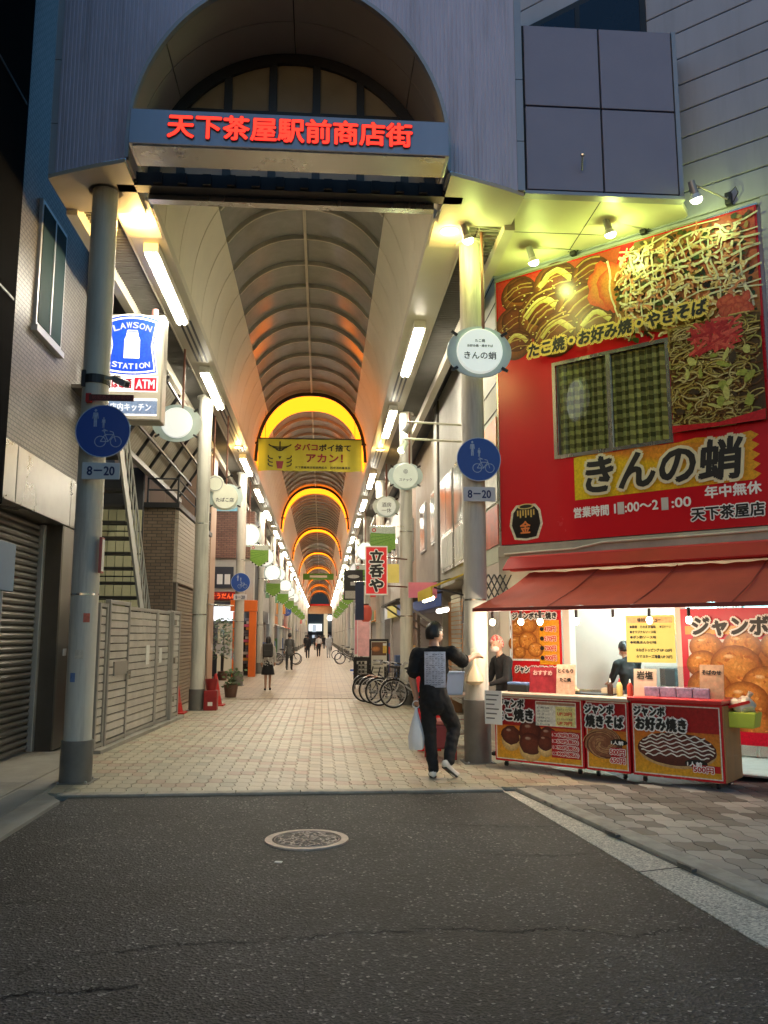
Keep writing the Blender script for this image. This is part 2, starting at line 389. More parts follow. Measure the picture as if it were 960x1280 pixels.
# kerb stones between road and arcade
kerb_m = M('kerb_stone', (.4, .375, .32), .85, var=.3, scale=7, bump=.6, bs=90, rand=.12, dirt=.5)
kerb = tag(MB().box(-3.6, 1.92, YK + .012, YK + .118, -.03, .004).build('kerb', conc2), kind='structure')
xs = [-2.62, -1.75, -.86, -.2, .74, 1.9]
for a, b in zip(xs[:-1], xs[1:]):
    MB().box(a + .004, b - .004, YK, YK + .13, .005, .03).build('kerb_stone', kerb_m, kerb, bev=.006)
# right kerb running back towards the camera
kr = tag(MB().prism([(2.03, YK), (2.67, 5.0), (2.96, -14), (3.05, -14), (2.78, 5.0), (2.14, YK)], -.03, .012).build('kerb', conc2), kind='structure')
kl = [(2.03, 8.9), (2.35, 6.95), (2.68, 5.0), (2.72, 3.9), (2.76, 2.8)]
for (x0, y0), (x1, y1) in zip(kl[:-1], kl[1:]):
    ex, ey = x1 - x0, y1 - y0; q = .006 / math.hypot(ex, ey)
    MB().prism([(x0 + ex * q, y0 + ey * q), (x1 - ex * q, y1 - ey * q), (x1 - ex * q + .17, y1 - ey * q + .02), (x0 + ex * q + .17, y0 + ey * q + .02)], .0125, .046).build('kerb_stone', kerb_m, kr, bev=.008)
# paving
mort = M('paving_joint', (.28, .25, .195), .9)
arc = tag(MB().box(-3.75, 3.4, YK + .131, 22, -.03, .003).build('arcade_pavement', mort), kind='structure')
def far_paving():
    m = M('far_paving', (.32, .285, .21), .45, var=.25, scale=.9); n, l = m.node_tree.nodes, m.node_tree.links; b = n['Principled BSDF']
    geo = n.new('ShaderNodeNewGeometry'); br = n.new('ShaderNodeTexBrick'); l.new(geo.outputs['Position'], br.inputs['Vector'])
    br.inputs['Scale'].default_value = 1; br.inputs['Brick Width'].default_value = .36; br.inputs['Row Height'].default_value = .3; br.inputs['Mortar Size'].default_value = .012
    br.inputs['Color1'].default_value = (1.15, 1.1, 1, 1); br.inputs['Color2'].default_value = (.82, .78, .78, 1); br.inputs['Mortar'].default_value = (.4, .4, .4, 1)
    old = b.inputs['Base Color'].links[0].from_socket
    vm = n.new('ShaderNodeVectorMath'); vm.operation = 'MULTIPLY'; l.new(old, vm.inputs[0]); l.new(br.outputs[0], vm.inputs[1]); l.new(vm.outputs[0], b.inputs['Base Color'])
    bp = n.new('ShaderNodeBump'); bp.inputs['Strength'].default_value = .4; bp.inputs['Distance'].default_value = .004; l.new(br.outputs['Fac'], bp.inputs['Height']); bp.invert = True; l.new(bp.outputs[0], b.inputs['Normal'])
    return m
tag(MB().box(-3.9, 3.6, 22.002, 175, -.03, .02).build('arcade_pavement', far_paving()), kind='structure')
PV = [M('paver_tan', (.4, .365, .265), .36, var=.16, rand=.1, bump=.25, bs=150), M('paver_pink', (.36, .265, .19), .4, var=.16, rand=.1, bump=.25, bs=150), M('paver_grey', (.33, .31, .23), .4, var=.16, rand=.1, bump=.25, bs=150)]
PG = [M('paver_dark', (.13, .122, .108), .65, var=.25, rand=.3, bump=.3, bs=150), M('paver_light', (.27, .26, .235), .65, var=.2, rand=.2, bump=.3, bs=150)]
def wave(w_, d_, a=.016, gap=.0022):
    P = []
    def side(p, q, nx, ny):
        for i in range(5):
            t = i / 5; s = math.sin(2 * math.pi * t) * a
            P.append((p[0] + (q[0] - p[0]) * t + nx * s, p[1] + (q[1] - p[1]) * t + ny * s))
    side((0, 0), (w_, 0), 0, 1); side((w_, 0), (w_, d_), 1, 0); side((w_, d_), (0, d_), 0, -1); side((0, d_), (0, 0), -1, 0)
    # opposite sides carry the same wave, so that the stones lock into each other
    c = (w_ / 2, d_ / 2)
    f = lambda g: [(c[0] + (x - c[0]) * (1 - 2 * g / w_), c[1] + (y - c[1]) * (1 - 2 * g / d_)) for x, y in P]
    return f(gap * .6), f(gap * 1.8)
WP, DP = .155, .25
lo, hi = wave(WP, DP)
def paver_geo(mb, x, y, z0, z1):
    n = len(lo)
    vs = [(x + a, y + b, z0) for a, b in lo] + [(x + a, y + b, z1) for a, b in hi]
    mb.add(vs, [tuple(range(n, 2 * n))] + [(i, (i + 1) % n, n + (i + 1) % n, n + i) for i in range(n)])
pm = {}
for k, m in enumerate(PV + PG):
    t = MB(); paver_geo(t, 0, 0, 0, .02); pm[k] = t.mesh('paver', m)
rest = MB(); cnt = 0
cols, rows = int(6.5 / WP), int((22 - YK - .14) / DP)
cand = []
for j in range(rows):
    for i in range(cols):
        x, y = -3.55 + i * WP, YK + .14 + j * DP
        if y < 12.4 and x < -3.0 and False: continue
        if x > 2.6 and y < 11.8: pass
        k = 0
        if ((i + j) % 12 in (0, 1) or (i - j) % 12 in (0, 1)) and (i // 3 + j) % 2: k = 1
        elif random.random() < .12: k = 2
        if j % 13 == 12: k = 1 if i % 2 else 2
        cand.append((y, x, k))
for y, x, k in cand:
    if cnt < 300 and -2.9 < x < 2.0:
        put('paver', pm[k], arc, (x, y, .004 + random.uniform(0, .0015))); cnt += 1
    else:
        rest.cur = k; paver_geo(rest, x, y, .004, .024 + random.uniform(0, .0015))
rest.build('paver_field', PV, arc, kind='stuff')
mort = M('paving_joint_dark', (.07, .065, .055), .9)
pr = tag(MB().prism([(2.16, YK), (2.79, 5.0), (3.06, -14), (14, -14), (14, 9.05), (2.16, 9.05)], -.03, .02).build('pavement', mort), kind='structure')
cnt = 0; rest = MB()
for j in range(36):
    for i in range(28):
        x, y = 1.98 + i * WP * 1.12, 8.78 - j * DP
        xl = 1.98 + (8.9 - y) * .163
        if y < 5: xl = 2.62 + (5 - y) * .015
        if x < xl: continue
        k = 4 if random.random() < .42 else 3
        px = 402 + 1061 * x / max(y, .5)
        if px < 1000 and y > 4 and cnt < 300:
            o = put('paver', pm[k], pr, (x, y, .021 + random.uniform(0, .002))); o.scale = (1.12, 1, 1); cnt += 1
        else: rest.cur = k - 3; paver_geo(rest, x, y, .021, .041)
rest.build('paver_field', PG, pr, kind='stuff')
# left concrete pavement, sloping apron in front of the shutter
pl = tag(MB().prism([(-2.5, -14), (-2.5, YK - .3), (-2.75, YK + .1), (-3.1, 12.2), (-9, 12.2), (-9, -14)], -.03, .03).build('pavement', conc2), kind='structure')
for y0, y1 in ((3.0, 5.4), (5.41, 7.8), (7.81, 9.6), (9.61, 12.1)):
    MB().box(-3.66, -3.12, y0, y1, .031, .046).build('slab', conc2, pl, bev=.004)
MB().box(-3.08, -2.78, 6.4, 9.2, .031, .037).build('drain_cover', M('drain_concrete', (.2, .2, .19), .8, bump=.3), pl, bev=.003)
# manhole cover
mh = thing('manhole_cover', (-.1, 6.99, 0), 'round cast iron manhole cover with a worn relief pattern in the asphalt road', 'manhole cover')
mh_m = M('cast_iron_worn', (.42, .35, .3), .55, .35, var=.3, scale=14, bump=.2)
mh_d = M('cast_iron_dark', (.09, .075, .065), .7, .2, var=.3, scale=10)
MB().lathe([(.275, -.01), (.275, .012), (.33, .012), (.335, -.01)], 40).build('frame', mh_m, mh, smooth=True)
lid = MB().lathe([(.2745, -.01), (.2745, .0065), (.27, .0075)], 40).build('lid', mh_d, mh, smooth=True)
rel = MB(); rnd = random.Random(3)
for i in range(150):
    a, r = rnd.uniform(0, 6.28), math.sqrt(rnd.random()) * .245
    x, y, t = r * math.cos(a), r * math.sin(a), rnd.uniform(0, 3.14); L = rnd.uniform(.012, .035)
    rel.bar((x - L * math.cos(t), y - L * math.sin(t), .0095), (x + L * math.cos(t), y + L * math.sin(t), .0095), rnd.uniform(.006, .014), .005 + .0001 * i / 10)
rel.torus((0, 0, .009), (0, 0, 1), .255, .005, 40, 4)
rel.build('relief', mh_m, lid, kind='stuff')
MB().lathe([(.014, .012), (.014, .0135)], 10, (-.02, -.225, 0)).build('key_hole', black, lid)
tag(MB().prism([(-.32, 6.33), (-.27, 6.31), (-.26, 6.35), (-.31, 6.36)], .001, .006).build('paper_scrap', white_paint), 'small white paper scrap lying on the asphalt by the manhole', 'litter')
# ================================================================== ARCADE GATE
XC = -.42
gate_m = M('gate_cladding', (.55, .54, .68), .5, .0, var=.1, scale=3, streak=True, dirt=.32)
gate_trim = M('gate_trim', (.33, .35, .39), .4, .3, var=.06)
soff_m = M('gate_soffit', (.5, .45, .38), .5, var=.05)
GX0, GX1, GZ0, GZ1, AR, AZ = -3.27, 2.42, 6.98, 11.0, 1.84, 7.27
yf = lambda x: 8.75 + .089 * (x - XC) ** 2
gate = thing('arcade_gate', (0, 0, 0), 'blue-grey corrugated gate front with a big round arch over the arcade entrance', 'gate')
mb = MB(); x = GX0 + .09; prev = None
per = .052; steps = int((GX1 - GX0 - .18) / per)
prof = []
for i in range(steps):
    x0 = GX0 + .09 + i * per
    for t, d in ((0, 0), (.5, 0), (.6, .011), (.9, .011)): prof.append((x0 + t * per, d))
prof.append((GX1 - .09, 0))
zb = lambda x: AZ + math.sqrt(max(AR * AR - (x - XC) ** 2, 0)) if abs(x - XC) < AR else GZ0
pv = []
for x, d in prof: pv += [(x, yf(x) + d, zb(x)), (x, yf(x) + d, GZ1)]
mb.add(pv, [(2 * i, 2 * i + 2, 2 * i + 3, 2 * i + 1) for i in range(len(prof) - 1)])
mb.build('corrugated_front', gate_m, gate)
for x0, x1 in ((GX0, GX0 + .09), (GX1 - .09, GX1)):
    for z0, z1 in ((GZ0, 7.62), (7.63, 8.45), (8.46, GZ1)):
        MB().box(x0, x1, yf(x0) - .012, yf(x0) + .75, z0, z1).build('corner_trim', gate_trim, gate)
# flat cheeks beside the arch (between arch side and soffit)
mb = MB()
N = 40; ring = [(XC + AR * math.cos(math.pi * i / N), AZ + AR * math.sin(math.pi * i / N)) for i in range(N + 1)]
ring = [(XC + AR, GZ0)] + ring + [(XC - AR, GZ0)]
lip = MB()
for a, b in ((AR + .035, -.03), (AR - .012, .05)):
    pass
vs = []
for i, (x, z) in enumerate(ring):
    dx, dz = (x - XC) / AR, max(z - AZ, 0) / AR
    vs += [(x + dx * .03, yf(x) - .02, z + dz * .03), (x - dx * .012, yf(x) - .02, z - dz * .012), (x - dx * .012, yf(x) + .06, z - dz * .012)]
n = len(ring)
lip.add(vs, [(3 * i + k, 3 * i + 3 + k, 3 * i + 4 + k, 3 * i + 1 + k) for i in range(n - 1) for k in (0, 1)])
lip.build('arch_edge', gate_trim, gate)
# arch lining: two rows of curved panels with open joints
lin_m = M('arch_lining', (.36, .31, .27), .45, var=.06)
YW = 10.05
def arc_panel(r, a0, a1, y0f, y1f, seg=10, th=.02):
    m = MB(); vs = []
    for i in range(seg + 1):
        t = a0 + (a1 - a0) * i / seg
        for rr in (r, r + th):
            xx, zz = XC + rr * math.cos(t), AZ + rr * math.sin(t)
            vs += [(xx, y0f(xx), zz), (xx, y1f(xx), zz)]
    fs = []
    for i in range(seg):
        o = 4 * i
        fs += [(o, o + 4, o + 5, o + 1), (o + 2, o + 3, o + 7, o + 6), (o, o + 2, o + 6, o + 4), (o + 1, o + 5, o + 7, o + 3)]
    fs += [(0, 1, 3, 2), (4 * seg, 4 * seg + 2, 4 * seg + 3, 4 * seg + 1)]
    return m.add(vs, fs)
cuts = [0, .21, .5, .79, 1]
for a, b in zip(cuts[:-1], cuts[1:]):
    g = .004
    arc_panel(AR - .012, math.pi * a + g, math.pi * b - g, lambda x: yf(x) + .065, lambda x: 9.42).build('lining_panel', lin_m, gate, smooth=True)
    arc_panel(AR - .012, math.pi * a + g, math.pi * b - g, lambda x: 9.43, lambda x: YW).build('lining_panel', lin_m, gate, smooth=True)
arc_panel(AR + .03, 0, math.pi, lambda x: yf(x) + .1, lambda x: YW + .1, 30).build('arch_backing', black, gate)
# arched window
wfr = M('window_frame_black', (.012, .014, .018), .4)
mb = MB(); rw = AR - .02; vs = []
for i in range(41):
    t = math.pi * i / 40
    for r, y in ((rw, YW - .06), (rw - .14, YW - .06), (rw - .14, YW + .06), (rw, YW + .06)): vs.append((XC + r * math.cos(t), y, AZ + r * math.sin(t)))
mb.add(vs, [(4 * i + k, 4 * i + 4 + k, 4 * i + 4 + (k + 1) % 4, 4 * i + (k + 1) % 4) for i in range(40) for k in range(4)])
win = mb.build('arched_window', wfr, gate)
def frosted_pane():
    if 'frosted_film' in MATS: return MATS['frosted_film']
    m = bpy.data.materials.new('frosted_film'); m.use_nodes = True; MATS['frosted_film'] = m
    n, l = m.node_tree.nodes, m.node_tree.links; n.clear()
    geo = n.new('ShaderNodeNewGeometry'); nz = n.new('ShaderNodeTexNoise'); nz.inputs['Scale'].default_value = 3.0; nz.inputs['Detail'].default_value = 6; l.new(geo.outputs['Position'], nz.inputs[0])
    cr = n.new('ShaderNodeValToRGB'); cr.color_ramp.elements[0].color = (.3, .26, .19, 1); cr.color_ramp.elements[1].color = (.46, .4, .3, 1); l.new(nz.outputs[0], cr.inputs[0])
    d, t, g, a, b, o = (n.new('ShaderNode' + k) for k in ('BsdfDiffuse', 'BsdfTranslucent', 'BsdfGlossy', 'MixShader', 'MixShader', 'OutputMaterial'))
    l.new(cr.outputs[0], d.inputs[0]); l.new(cr.outputs[0], t.inputs[0]); g.inputs['Roughness'].default_value = .2
    a.inputs[0].default_value = .6; l.new(d.outputs[0], a.inputs[1]); l.new(t.outputs[0], a.inputs[2])
    b.inputs[0].default_value = .06; l.new(a.outputs[0], b.inputs[1]); l.new(g.outputs[0], b.inputs[2]); l.new(b.outputs[0], o.inputs[0]); return m
vx = [-1.38, -.83, -.28, .27, .82, 1.37]
vx = [-1.42, -.85, -.28, .28, .85, 1.42]
for d in vx:
    h = math.sqrt(rw * rw - d * d) - .03
    MB().box(XC + d - .05, XC + d + .05, YW - .05, YW + .05, AZ + .02, AZ + h).build('bar', wfr, win)
hz = [AZ + .02, AZ + .95]
for z in hz: MB().box(XC - math.sqrt(rw ** 2 - (z - AZ) ** 2) + .04, XC + math.sqrt(rw ** 2 - (z - AZ) ** 2) - .04, YW - .045, YW + .045, z - .05, z + .05).build('bar', wfr, win)
edges = [-rw + .08] + vx + [rw - .08]
for a, b in zip(edges[:-1], edges[1:]):
    for z0, z1 in ((AZ + .05, AZ + .9), (AZ + 1.0, 99)):
        pts = []
        for i in range(7):
            xx = a + .03 + (b - a - .06) * i / 6; top = min(AZ + math.sqrt(max((rw - .08) ** 2 - xx * xx, 0)), z1)
            if top > z0: pts.append((XC + xx, top))
        if len(pts) < 3: continue
        MB().prism([(pts[-1][0], z0), (pts[0][0], z0)] + pts, YW - .006, YW + .006, 'y').build('pane', frosted_pane(), win)
# soffits left and right of the opening
for xa, xb in ((GX0, XC - AR - .03), (XC + AR + .03, GX1)):
    n = 12; pts = [(xa + (xb - xa) * i / n, yf(xa + (xb - xa) * i / n) + .003) for i in range(n + 1)] + [(xb, 10.25), (xa, 10.25)]
    MB().prism(pts, GZ0 - .05, GZ0 - .002).build('soffit', soff_m, gate)
# cheek walls between arch lining and soffit
for s in (-1, 1):
    x0 = XC + s * AR
    MB().box(min(x0, x0 + s * .03), max(x0, x0 + s * .03), yf(x0) + .05, YW, GZ0, AZ).build('cheek', lin_m, gate)
bm_d = M('beam_dark', (.025, .022, .022), .5, .4)
MB().box(-2.5, 1.68, 9.55, 9.72, 6.93, 7.1).build('beam', bm_d, gate)
for i in range(14): MB().box(-2.35 + i * .29, -2.25 + i * .29, 9.5, 9.549, 6.95, 7.08).build('bracket', bm_d, gate)
MB().box(-2.16, 1.34, 9.74, 9.86, 6.86, 6.97).build('rail', steel, gate)
MB().box(GX0 + .1, GX1 - .1, 10.3, 10.4, 9.15, 10.9).build('back_panel', gate_trim, gate)
MB().box(GX0, GX1, 9.6, 10.4, 10.9, 11.0).build('roof_cap', gate_trim, gate)
for s, xa in ((-1, GX0), (1, GX1)):
    MB().box(xa - .02, xa + .02, yf(xa) + .76, 10.4, GZ0, 10.9).build('side_panel', gate_trim, gate)
# name sign with red letters
sg = thing('gate_sign', (-.395, 8.62, 6.9), 'long steel sign box with glowing red characters under the gate arch', 'sign')
MB().prism([(0, 0), (.03, .43), (.38, .43), (.45, .0)], -1.76, 1.76, 'x').build('sign_box', M('sign_steel', (.34, .35, .4), .35, .5, var=.1, streak=True), sg, bev=.008)
MB().box(-1.72, 1.72, .03, .43, -.012, -.001).build('tray', steel, sg)
led = lamp_mat('red_led', (1.0, .035, .02), 2.6)
led2 = M('red_letter_base', (.55, .02, .02), .4)
txt('天下茶屋駅前商店街', sg, (-.0, -.004 + .015, .225), 2.68, .29, led, rot=(R(90) - .07, 0, 0), bold=.008, depth=.012, outline=(.016, led2))

# ================================================================== ARCADE ROOF
roof = thing('arcade_vault', (0, 10.1, 0), 'long barrel vault of the arcade with dark skylight panels and tan side panels', 'vault')
VCX, VA, VB, VZ, VN = -.415, 1.85, 2.52, 7.08, 2.3
def vprof(t, k=1.0):
    c, s = math.cos(t), math.sin(t)
    return VCX + k * VA * math.copysign(abs(c) ** (2 / VN), c), VZ + k * VB * abs(s) ** (2 / VN)
def vt(xr):       # angle at which |x| = xr
    return math.acos((xr / VA) ** (VN / 2))
T0 = vt(1.42)
def vstrip(t0, t1, y0, y1, k0=1.0, k1=1.02, seg=10):
    m = MB(); vs = []
    for i in range(seg + 1):
        t = t0 + (t1 - t0) * i / seg
        for k in (k0, k1):
            x, z = vprof(t, k); vs += [(x, y0, z), (x, y1, z)]
    fs = []
    for i in range(seg):
        o = 4 * i; fs += [(o, o + 4, o + 5, o + 1), (o + 2, o + 3, o + 7, o + 6), (o, o + 2, o + 6, o + 4), (o + 1, o + 5, o + 7, o + 3)]
    fs += [(0, 1, 3, 2), (4 * seg, 4 * seg + 2, 4 * seg + 3, 4 * seg + 1)]
    return m.add(vs, fs)
sky_m = M('skylight_panel', (.3, .295, .29), .22, .0, var=.12, scale=4)
rib_m = M('rib_metal', (.52, .48, .4), .4, .3)
BAY = 1.2; YEND = 160
def mods(L):
    return dict(sl=vstrip(.004, T0 - .004, .012, L - .012).mesh('side_panel', tan_panel, True), sr=vstrip(math.pi - T0 + .004, math.pi - .004, .012, L - .012).mesh('side_panel', tan_panel, True),
                k1=vstrip(T0, math.pi / 2, .03, L - .03, 1.012, 1.022, 8).mesh('skylight', sky_m, True), k2=vstrip(math.pi / 2, math.pi - T0, .03, L - .03, 1.012, 1.022, 8).mesh('skylight', sky_m, True),
                rib=vstrip(T0, math.pi - T0, -.022, .022, .98, 1.03, 14).mesh('rib', rib_m, True))
def place(md, y):
    for k, nm in (('sl', 'side_panel'), ('sr', 'side_panel'), ('k1', 'skylight'), ('k2', 'skylight'), ('rib', 'rib')): put(nm, md[k], roof, (0, y, 0))
near = mods(BAY); y = 0.0
while y < 62: place(near, y); y += BAY
far = mods(BAY * 3)
while y < YEND - 10: place(far, y); y += BAY * 3
LY = y
vstrip(.0, math.pi, 0, LY, 1.03, 1.05, 24).build('roof_shell', dark_metal, roof)
zt = vprof(math.pi / 2, .985)[1]
MB().box(VCX - .028, VCX + .028, 0, LY, zt - .03, zt + .03).build('ridge_bar', rib_m, roof)
trough = M('light_trough', (.6, .56, .46), .4, .1, var=.05)
lv_m = M('louvre_metal', (.2, .19, .17), .5, .2)
slots = []
for s, xc in ((-1, -2.45), (1, 1.65)):
    MB().box(xc - .23, xc + .23, .1, LY, 7.0, 7.12).build('lighting_trough', trough, roof)
    MB().box(xc - .255, xc - .232, .1, LY, 6.985, 7.13).build('trough_edge', trough, roof)
    MB().box(xc + .232, xc + .255, .1, LY, 6.985, 7.13).build('trough_edge', trough, roof)
    xo = xc + s * .27; xe = xc + s * .68
    MB().box(min(xo, xe), max(xo, xe), .1, LY, 7.1, 7.16).build('eave_panel', dark_metal, roof)
    lm = MB()
    for i in range(520): lm.box(min(xo, xe) + .005, max(xo, xe) - .005, .1 + i * .085, .1 + i * .085 + .02, 7.02, 7.095)
    lm.build('louvre', lv_m, roof, kind='stuff')
    MB().box(xe + (0.0 if s > 0 else -.14), xe + (.14 if s > 0 else 0.0), .1, LY, 6.86, 7.16).build('edge_beam', trough, roof)
    MB().box(min(xo, xc + s * 1.35), max(xo, xc + s * 1.35), 3.5, LY, 7.3, 7.36).build('roof_deck', dark_metal, roof)
# vault arches: light of hidden amber strips put into emissive ceiling bands
amber_glow = lamp_mat('amber_glow', (1.0, .19, .006), 4.6)
NUM = ['first', 'second', 'third', 'fourth', 'fifth', 'sixth', 'seventh', 'eighth', 'ninth', 'tenth']
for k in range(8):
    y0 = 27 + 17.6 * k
    t = thing('glow_arch', (0, y0, 0), '%s amber arch of painted glow on the arcade vault ceiling, counted from the entrance' % NUM[k], 'lamp', 'amber arches in the vault')
    vstrip(.07, math.pi - .07, .06, 2.2, .972, .985, 30).build('painted_glow', amber_glow, t, smooth=True)
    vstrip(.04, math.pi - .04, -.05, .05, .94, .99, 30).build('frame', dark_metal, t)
    if k < 3:
        for sx in (-1, 1):
            MB().box(VCX + sx * 1.72 - .12, VCX + sx * 1.72 + .12, -.12, -.05, 7.78, 7.84).build('bracket', dark_metal, t)
# fluorescent fixtures
def fixture(x, y, label):
    t = thing('fluorescent_light', (x, y, 6.9), label, 'light', 'fluorescent lights along the arcade edge')
    MB().box(-.1, .1, 0, 2.72, -.035, .099).build('housing', fx_h, t)
    for d in (-.042, .042): put('tube', tube_me, t, (d, .05, -.05), (R(-90), 0, 0))
    return t
fx_h = M('fixture_housing', (.7, .68, .62), .4)
tube_me = MB().lathe([(.026, 0), (.026, 2.62)], 8).mesh('tube', tube_white, True)
fx0 = {}
def place_fix(x, y, label):
    if 'f' not in fx0: fx0['f'] = fixture(x, y, label)
    else: copy_tree(fx0['f'], (x, y, 6.9), label=label)
ORD = lambda k: NUM[k] if k < 10 else '%dth' % (k + 1)
kk = 0
for s, xc in ((-1, -2.42), (1, 1.64)):
    ys = [11.2, 16.6] if s < 0 else [13.8, 19.2]
    base = 24.9 if s < 0 else 27.0
    yy = base; c = 0
    while yy < 150:
        ys.append(yy); c += 1; yy += 5.4 if c % 3 else 7.0
    for i, yv in enumerate(ys):
        side = 'left' if s < 0 else 'right'
        place_fix(xc, yv, '%s lit twin-tube light from the entrance on the %s edge of the arcade roof' % (ORD(i), side))
        if i < 9:
            nx = ys[i + 1]
            for d in (-.09, 0, .09): MB().box(xc + d - .02, xc + d + .02, yv + 2.9 - 10.1, nx - .3 - 10.1, 6.994, 6.9985).build('slot', dark_metal, roof)
# downlights
warm = lamp_mat('warm_downlight', (1.0, .72, .36), 16.0)
for side, x in (('left', -2.45), ('right', 1.65)):
    for i, yv in enumerate((10.5, 23.9, 41.4, 58.9)):
        t = thing('downlight', (x, yv, 6.965), '%s round warm downlight in the %s roof edge' % (['nearest', 'second', 'third', 'fourth'][i], side), 'light', 'round downlights in the roof edge')
        MB().lathe([(.1, 0), (.13, 0), (.13, .03), (.1, .03)], 24).build('ring', white_paint, t, smooth=True)
        MB().lathe([(.098, -.004), (.098, .02)], 24).build('lens', warm, t)
        if i < 2: lampo('downlight_glow', 'POINT', (0, 0, -.12), (75 if x < 0 else 22) if i == 0 else 35, (1.0, .62, .18), .08, parent=t)
for x, w_ in ((-2.45, .23), (1.65, .23)):
    MB().box(x - w_, x + w_, 10.0 - 10.1, 11.0 - 10.1, 6.972, 6.997).build('end_panel', M('end_panel', (.62, .56, .46), .5), roof)
# end wall of the vault, far away
pts = [vprof(math.pi * i / 20) for i in range(21)]
MB().box(-3.4, 2.6, LY - 8, LY - 7.8, 5.6, 7.05).build('end_fascia', M('end_fascia', (.5, .4, .22), .5), roof)
MB().box(-3.4, 2.6, LY - 8.3, LY - 8.05, 7.05, 7.35).build('end_beam', red_paint, roof)

# ================================================================== COLUMNS
col_m = M('column_paint', (.56, .54, .47), .45, var=.16, scale=5, streak=True, dirt=.55, bump=.08, bs=30)
sleeve_m = M('column_sleeve', (.16, .155, .14), .55, .2, var=.25, dirt=.3)
XL, XR = -2.67, 1.99
SLEEVE = {}
def column(x, y, sl, label):
    t = thing('arcade_column', (x, y, 0), label, 'column', 'steel columns along the arcade')
    if 'shaft' not in SLEEVE:
        SLEEVE['shaft'] = MB().lathe([(.15, .4), (.15, 2.9), (.146, 2.9005), (.146, 2.92), (.15, 2.9205), (.15, 6.93)], 28).mesh('shaft', col_m, True)
        SLEEVE['band'] = MB().lathe([(.151, 0), (.154, 0), (.154, .025), (.151, .025)], 28).mesh('band', steel, True)
        SLEEVE['bolt'] = MB().lathe([(.014, 0), (.014, .025), (.008, .03)], 6).mesh('bolt', grey_metal)
        SLEEVE['plate'] = MB().box(-.2, .2, -.2, .2, .0, .03).mesh('base_plate', sleeve_m)
    if sl not in SLEEVE:
        SLEEVE[sl] = MB().lathe([(.172, .02), (.172, sl - .005), (.168, sl), (.15, sl)], 28).mesh('base_sleeve', sleeve_m, True)
        SLEEVE['cap'] = MB().lathe([(.2, 6.93), (.2, 6.97)], 28).mesh('cap_plate', col_m, True)
    for z in (2.05, 4.05): put('band', SLEEVE['band'], t, (0, 0, z))
    for j in range(4): put('bolt', SLEEVE['bolt'], t, (.21 * math.cos(.8 + j * 1.571), .21 * math.sin(.8 + j * 1.571), .02))
    put('base_plate', SLEEVE['plate'], t)
    put('shaft', SLEEVE['shaft'], t); put('base_sleeve', SLEEVE[sl], t); put('cap_plate', SLEEVE['cap'], t)
    return t
LC = [column(XL, 9.74 + 9.0 * i, .47, '%s steel column from the entrance on the left side of the arcade' % ORD(i)) for i in range(17)]
RC = [column(XR, 10.85 + 9.0 * i, .8 if i == 0 else .5, '%s steel column from the entrance on the right side of the arcade' % ORD(i)) for i in range(17)]

# ================================================================== ROUND BLUE SIGNS
sign_back = M('sign_back', (.5, .5, .5), .4, .5)
sym_m = M('sign_symbol', (.42, .5, .66), .5, var=.1)
def fig(p, cx, cy, s, c):
    p.disc(cx, cy + .52 * s, .075 * s, .085 * s, c, n=12)
    p.poly([(cx - .13 * s, cy + .4 * s), (cx + .13 * s, cy + .4 * s), (cx + .17 * s, cy + .05 * s), (cx + .12 * s, cy + .05 * s), (cx + .09 * s, cy + .26 * s), (cx + .085 * s, cy - .42 * s), (cx + .015 * s, cy - .42 * s), (cx, cy - .04 * s), (cx - .015 * s, cy - .42 * s), (cx - .085 * s, cy - .42 * s), (cx - .09 * s, cy + .26 * s), (cx - .12 * s, cy + .05 * s), (cx - .17 * s, cy + .05 * s)], c)
def blue_sign(loc, r, label, plate=True, dz=.46, pw=.42):
    t = thing('round_sign', loc, label, 'sign', 'round blue pedestrian and cycle signs')
    MB().lathe([(r, 0), (r, .012)], 40, axis='y').build('disc', blue_ink, t, smooth=True)
    MB().torus((0, .004, 0), (0, 1, 0), r - .004, .007, 40, 6).build('rim', sym_m, t, smooth=True)
    p = Print(); c = (.36, .44, .62); s = r * .95
    fig(p, -.3 * s, .46 * s, .7 * s, c); fig(p, .02 * s, .3 * s, .42 * s, c)
    q = lambda x, y: (.22 * s + x * s, -.42 * s + y * s)
    for wx in (-.3, .3):
        p.line([q(wx + .21 * math.cos(a * .35), .21 * math.sin(a * .35)) for a in range(19)], .035 * s, c)
    for a, b in (((-.3, 0), (-.12, .28)), ((-.12, .28), (.2, .28)), ((.2, .28), (0, 0)), ((0, 0), (-.12, .28)), ((-.3, 0), (0, 0)), ((.3, 0), (.18, .38)), ((-.12, .28), (-.17, .42)), ((-.25, .43), (-.08, .43)), ((.18, .38), (.05, .42)), ((-.2, .5), (-.02, .42))):
        p.line([q(*a), q(*b)], .035 * s, c)
    p.build('symbols', print_mat(), t, (0, -.002, 0))
    for z in (-.08, .1): MB().box(-.05, .05, .012, .2, z, z + .03).build('clamp', sign_back, t)
    if plate:
        pl_ = MB().box(-pw / 2, pw / 2, 0, .01, -dz - .095, -dz + .095).build('plate', M('plate_white', (.62, .62, .64), .4), t, bev=.004)
        txt('8－20', pl_, (0, 0, -dz), .3, .1, M('sign_navy', (.02, .03, .12), .5), bold=.004)
    return t
blue_sign((-2.5, 9.5, 3.9), .305, 'round blue sign with walkers and bicycle on the front left column')
blue_sign((2.02, 10.62, 3.88), .29, 'round blue sign with walkers and bicycle on the front right column')
blue_sign((-2.64, 27.55, 3.32), .31, 'round blue sign on the third left column, far smaller in view', dz=.48)
blue_sign((-2.6, 63.5, 3.4), .33, 'tiny distant round blue sign on a far left column', plate=False)

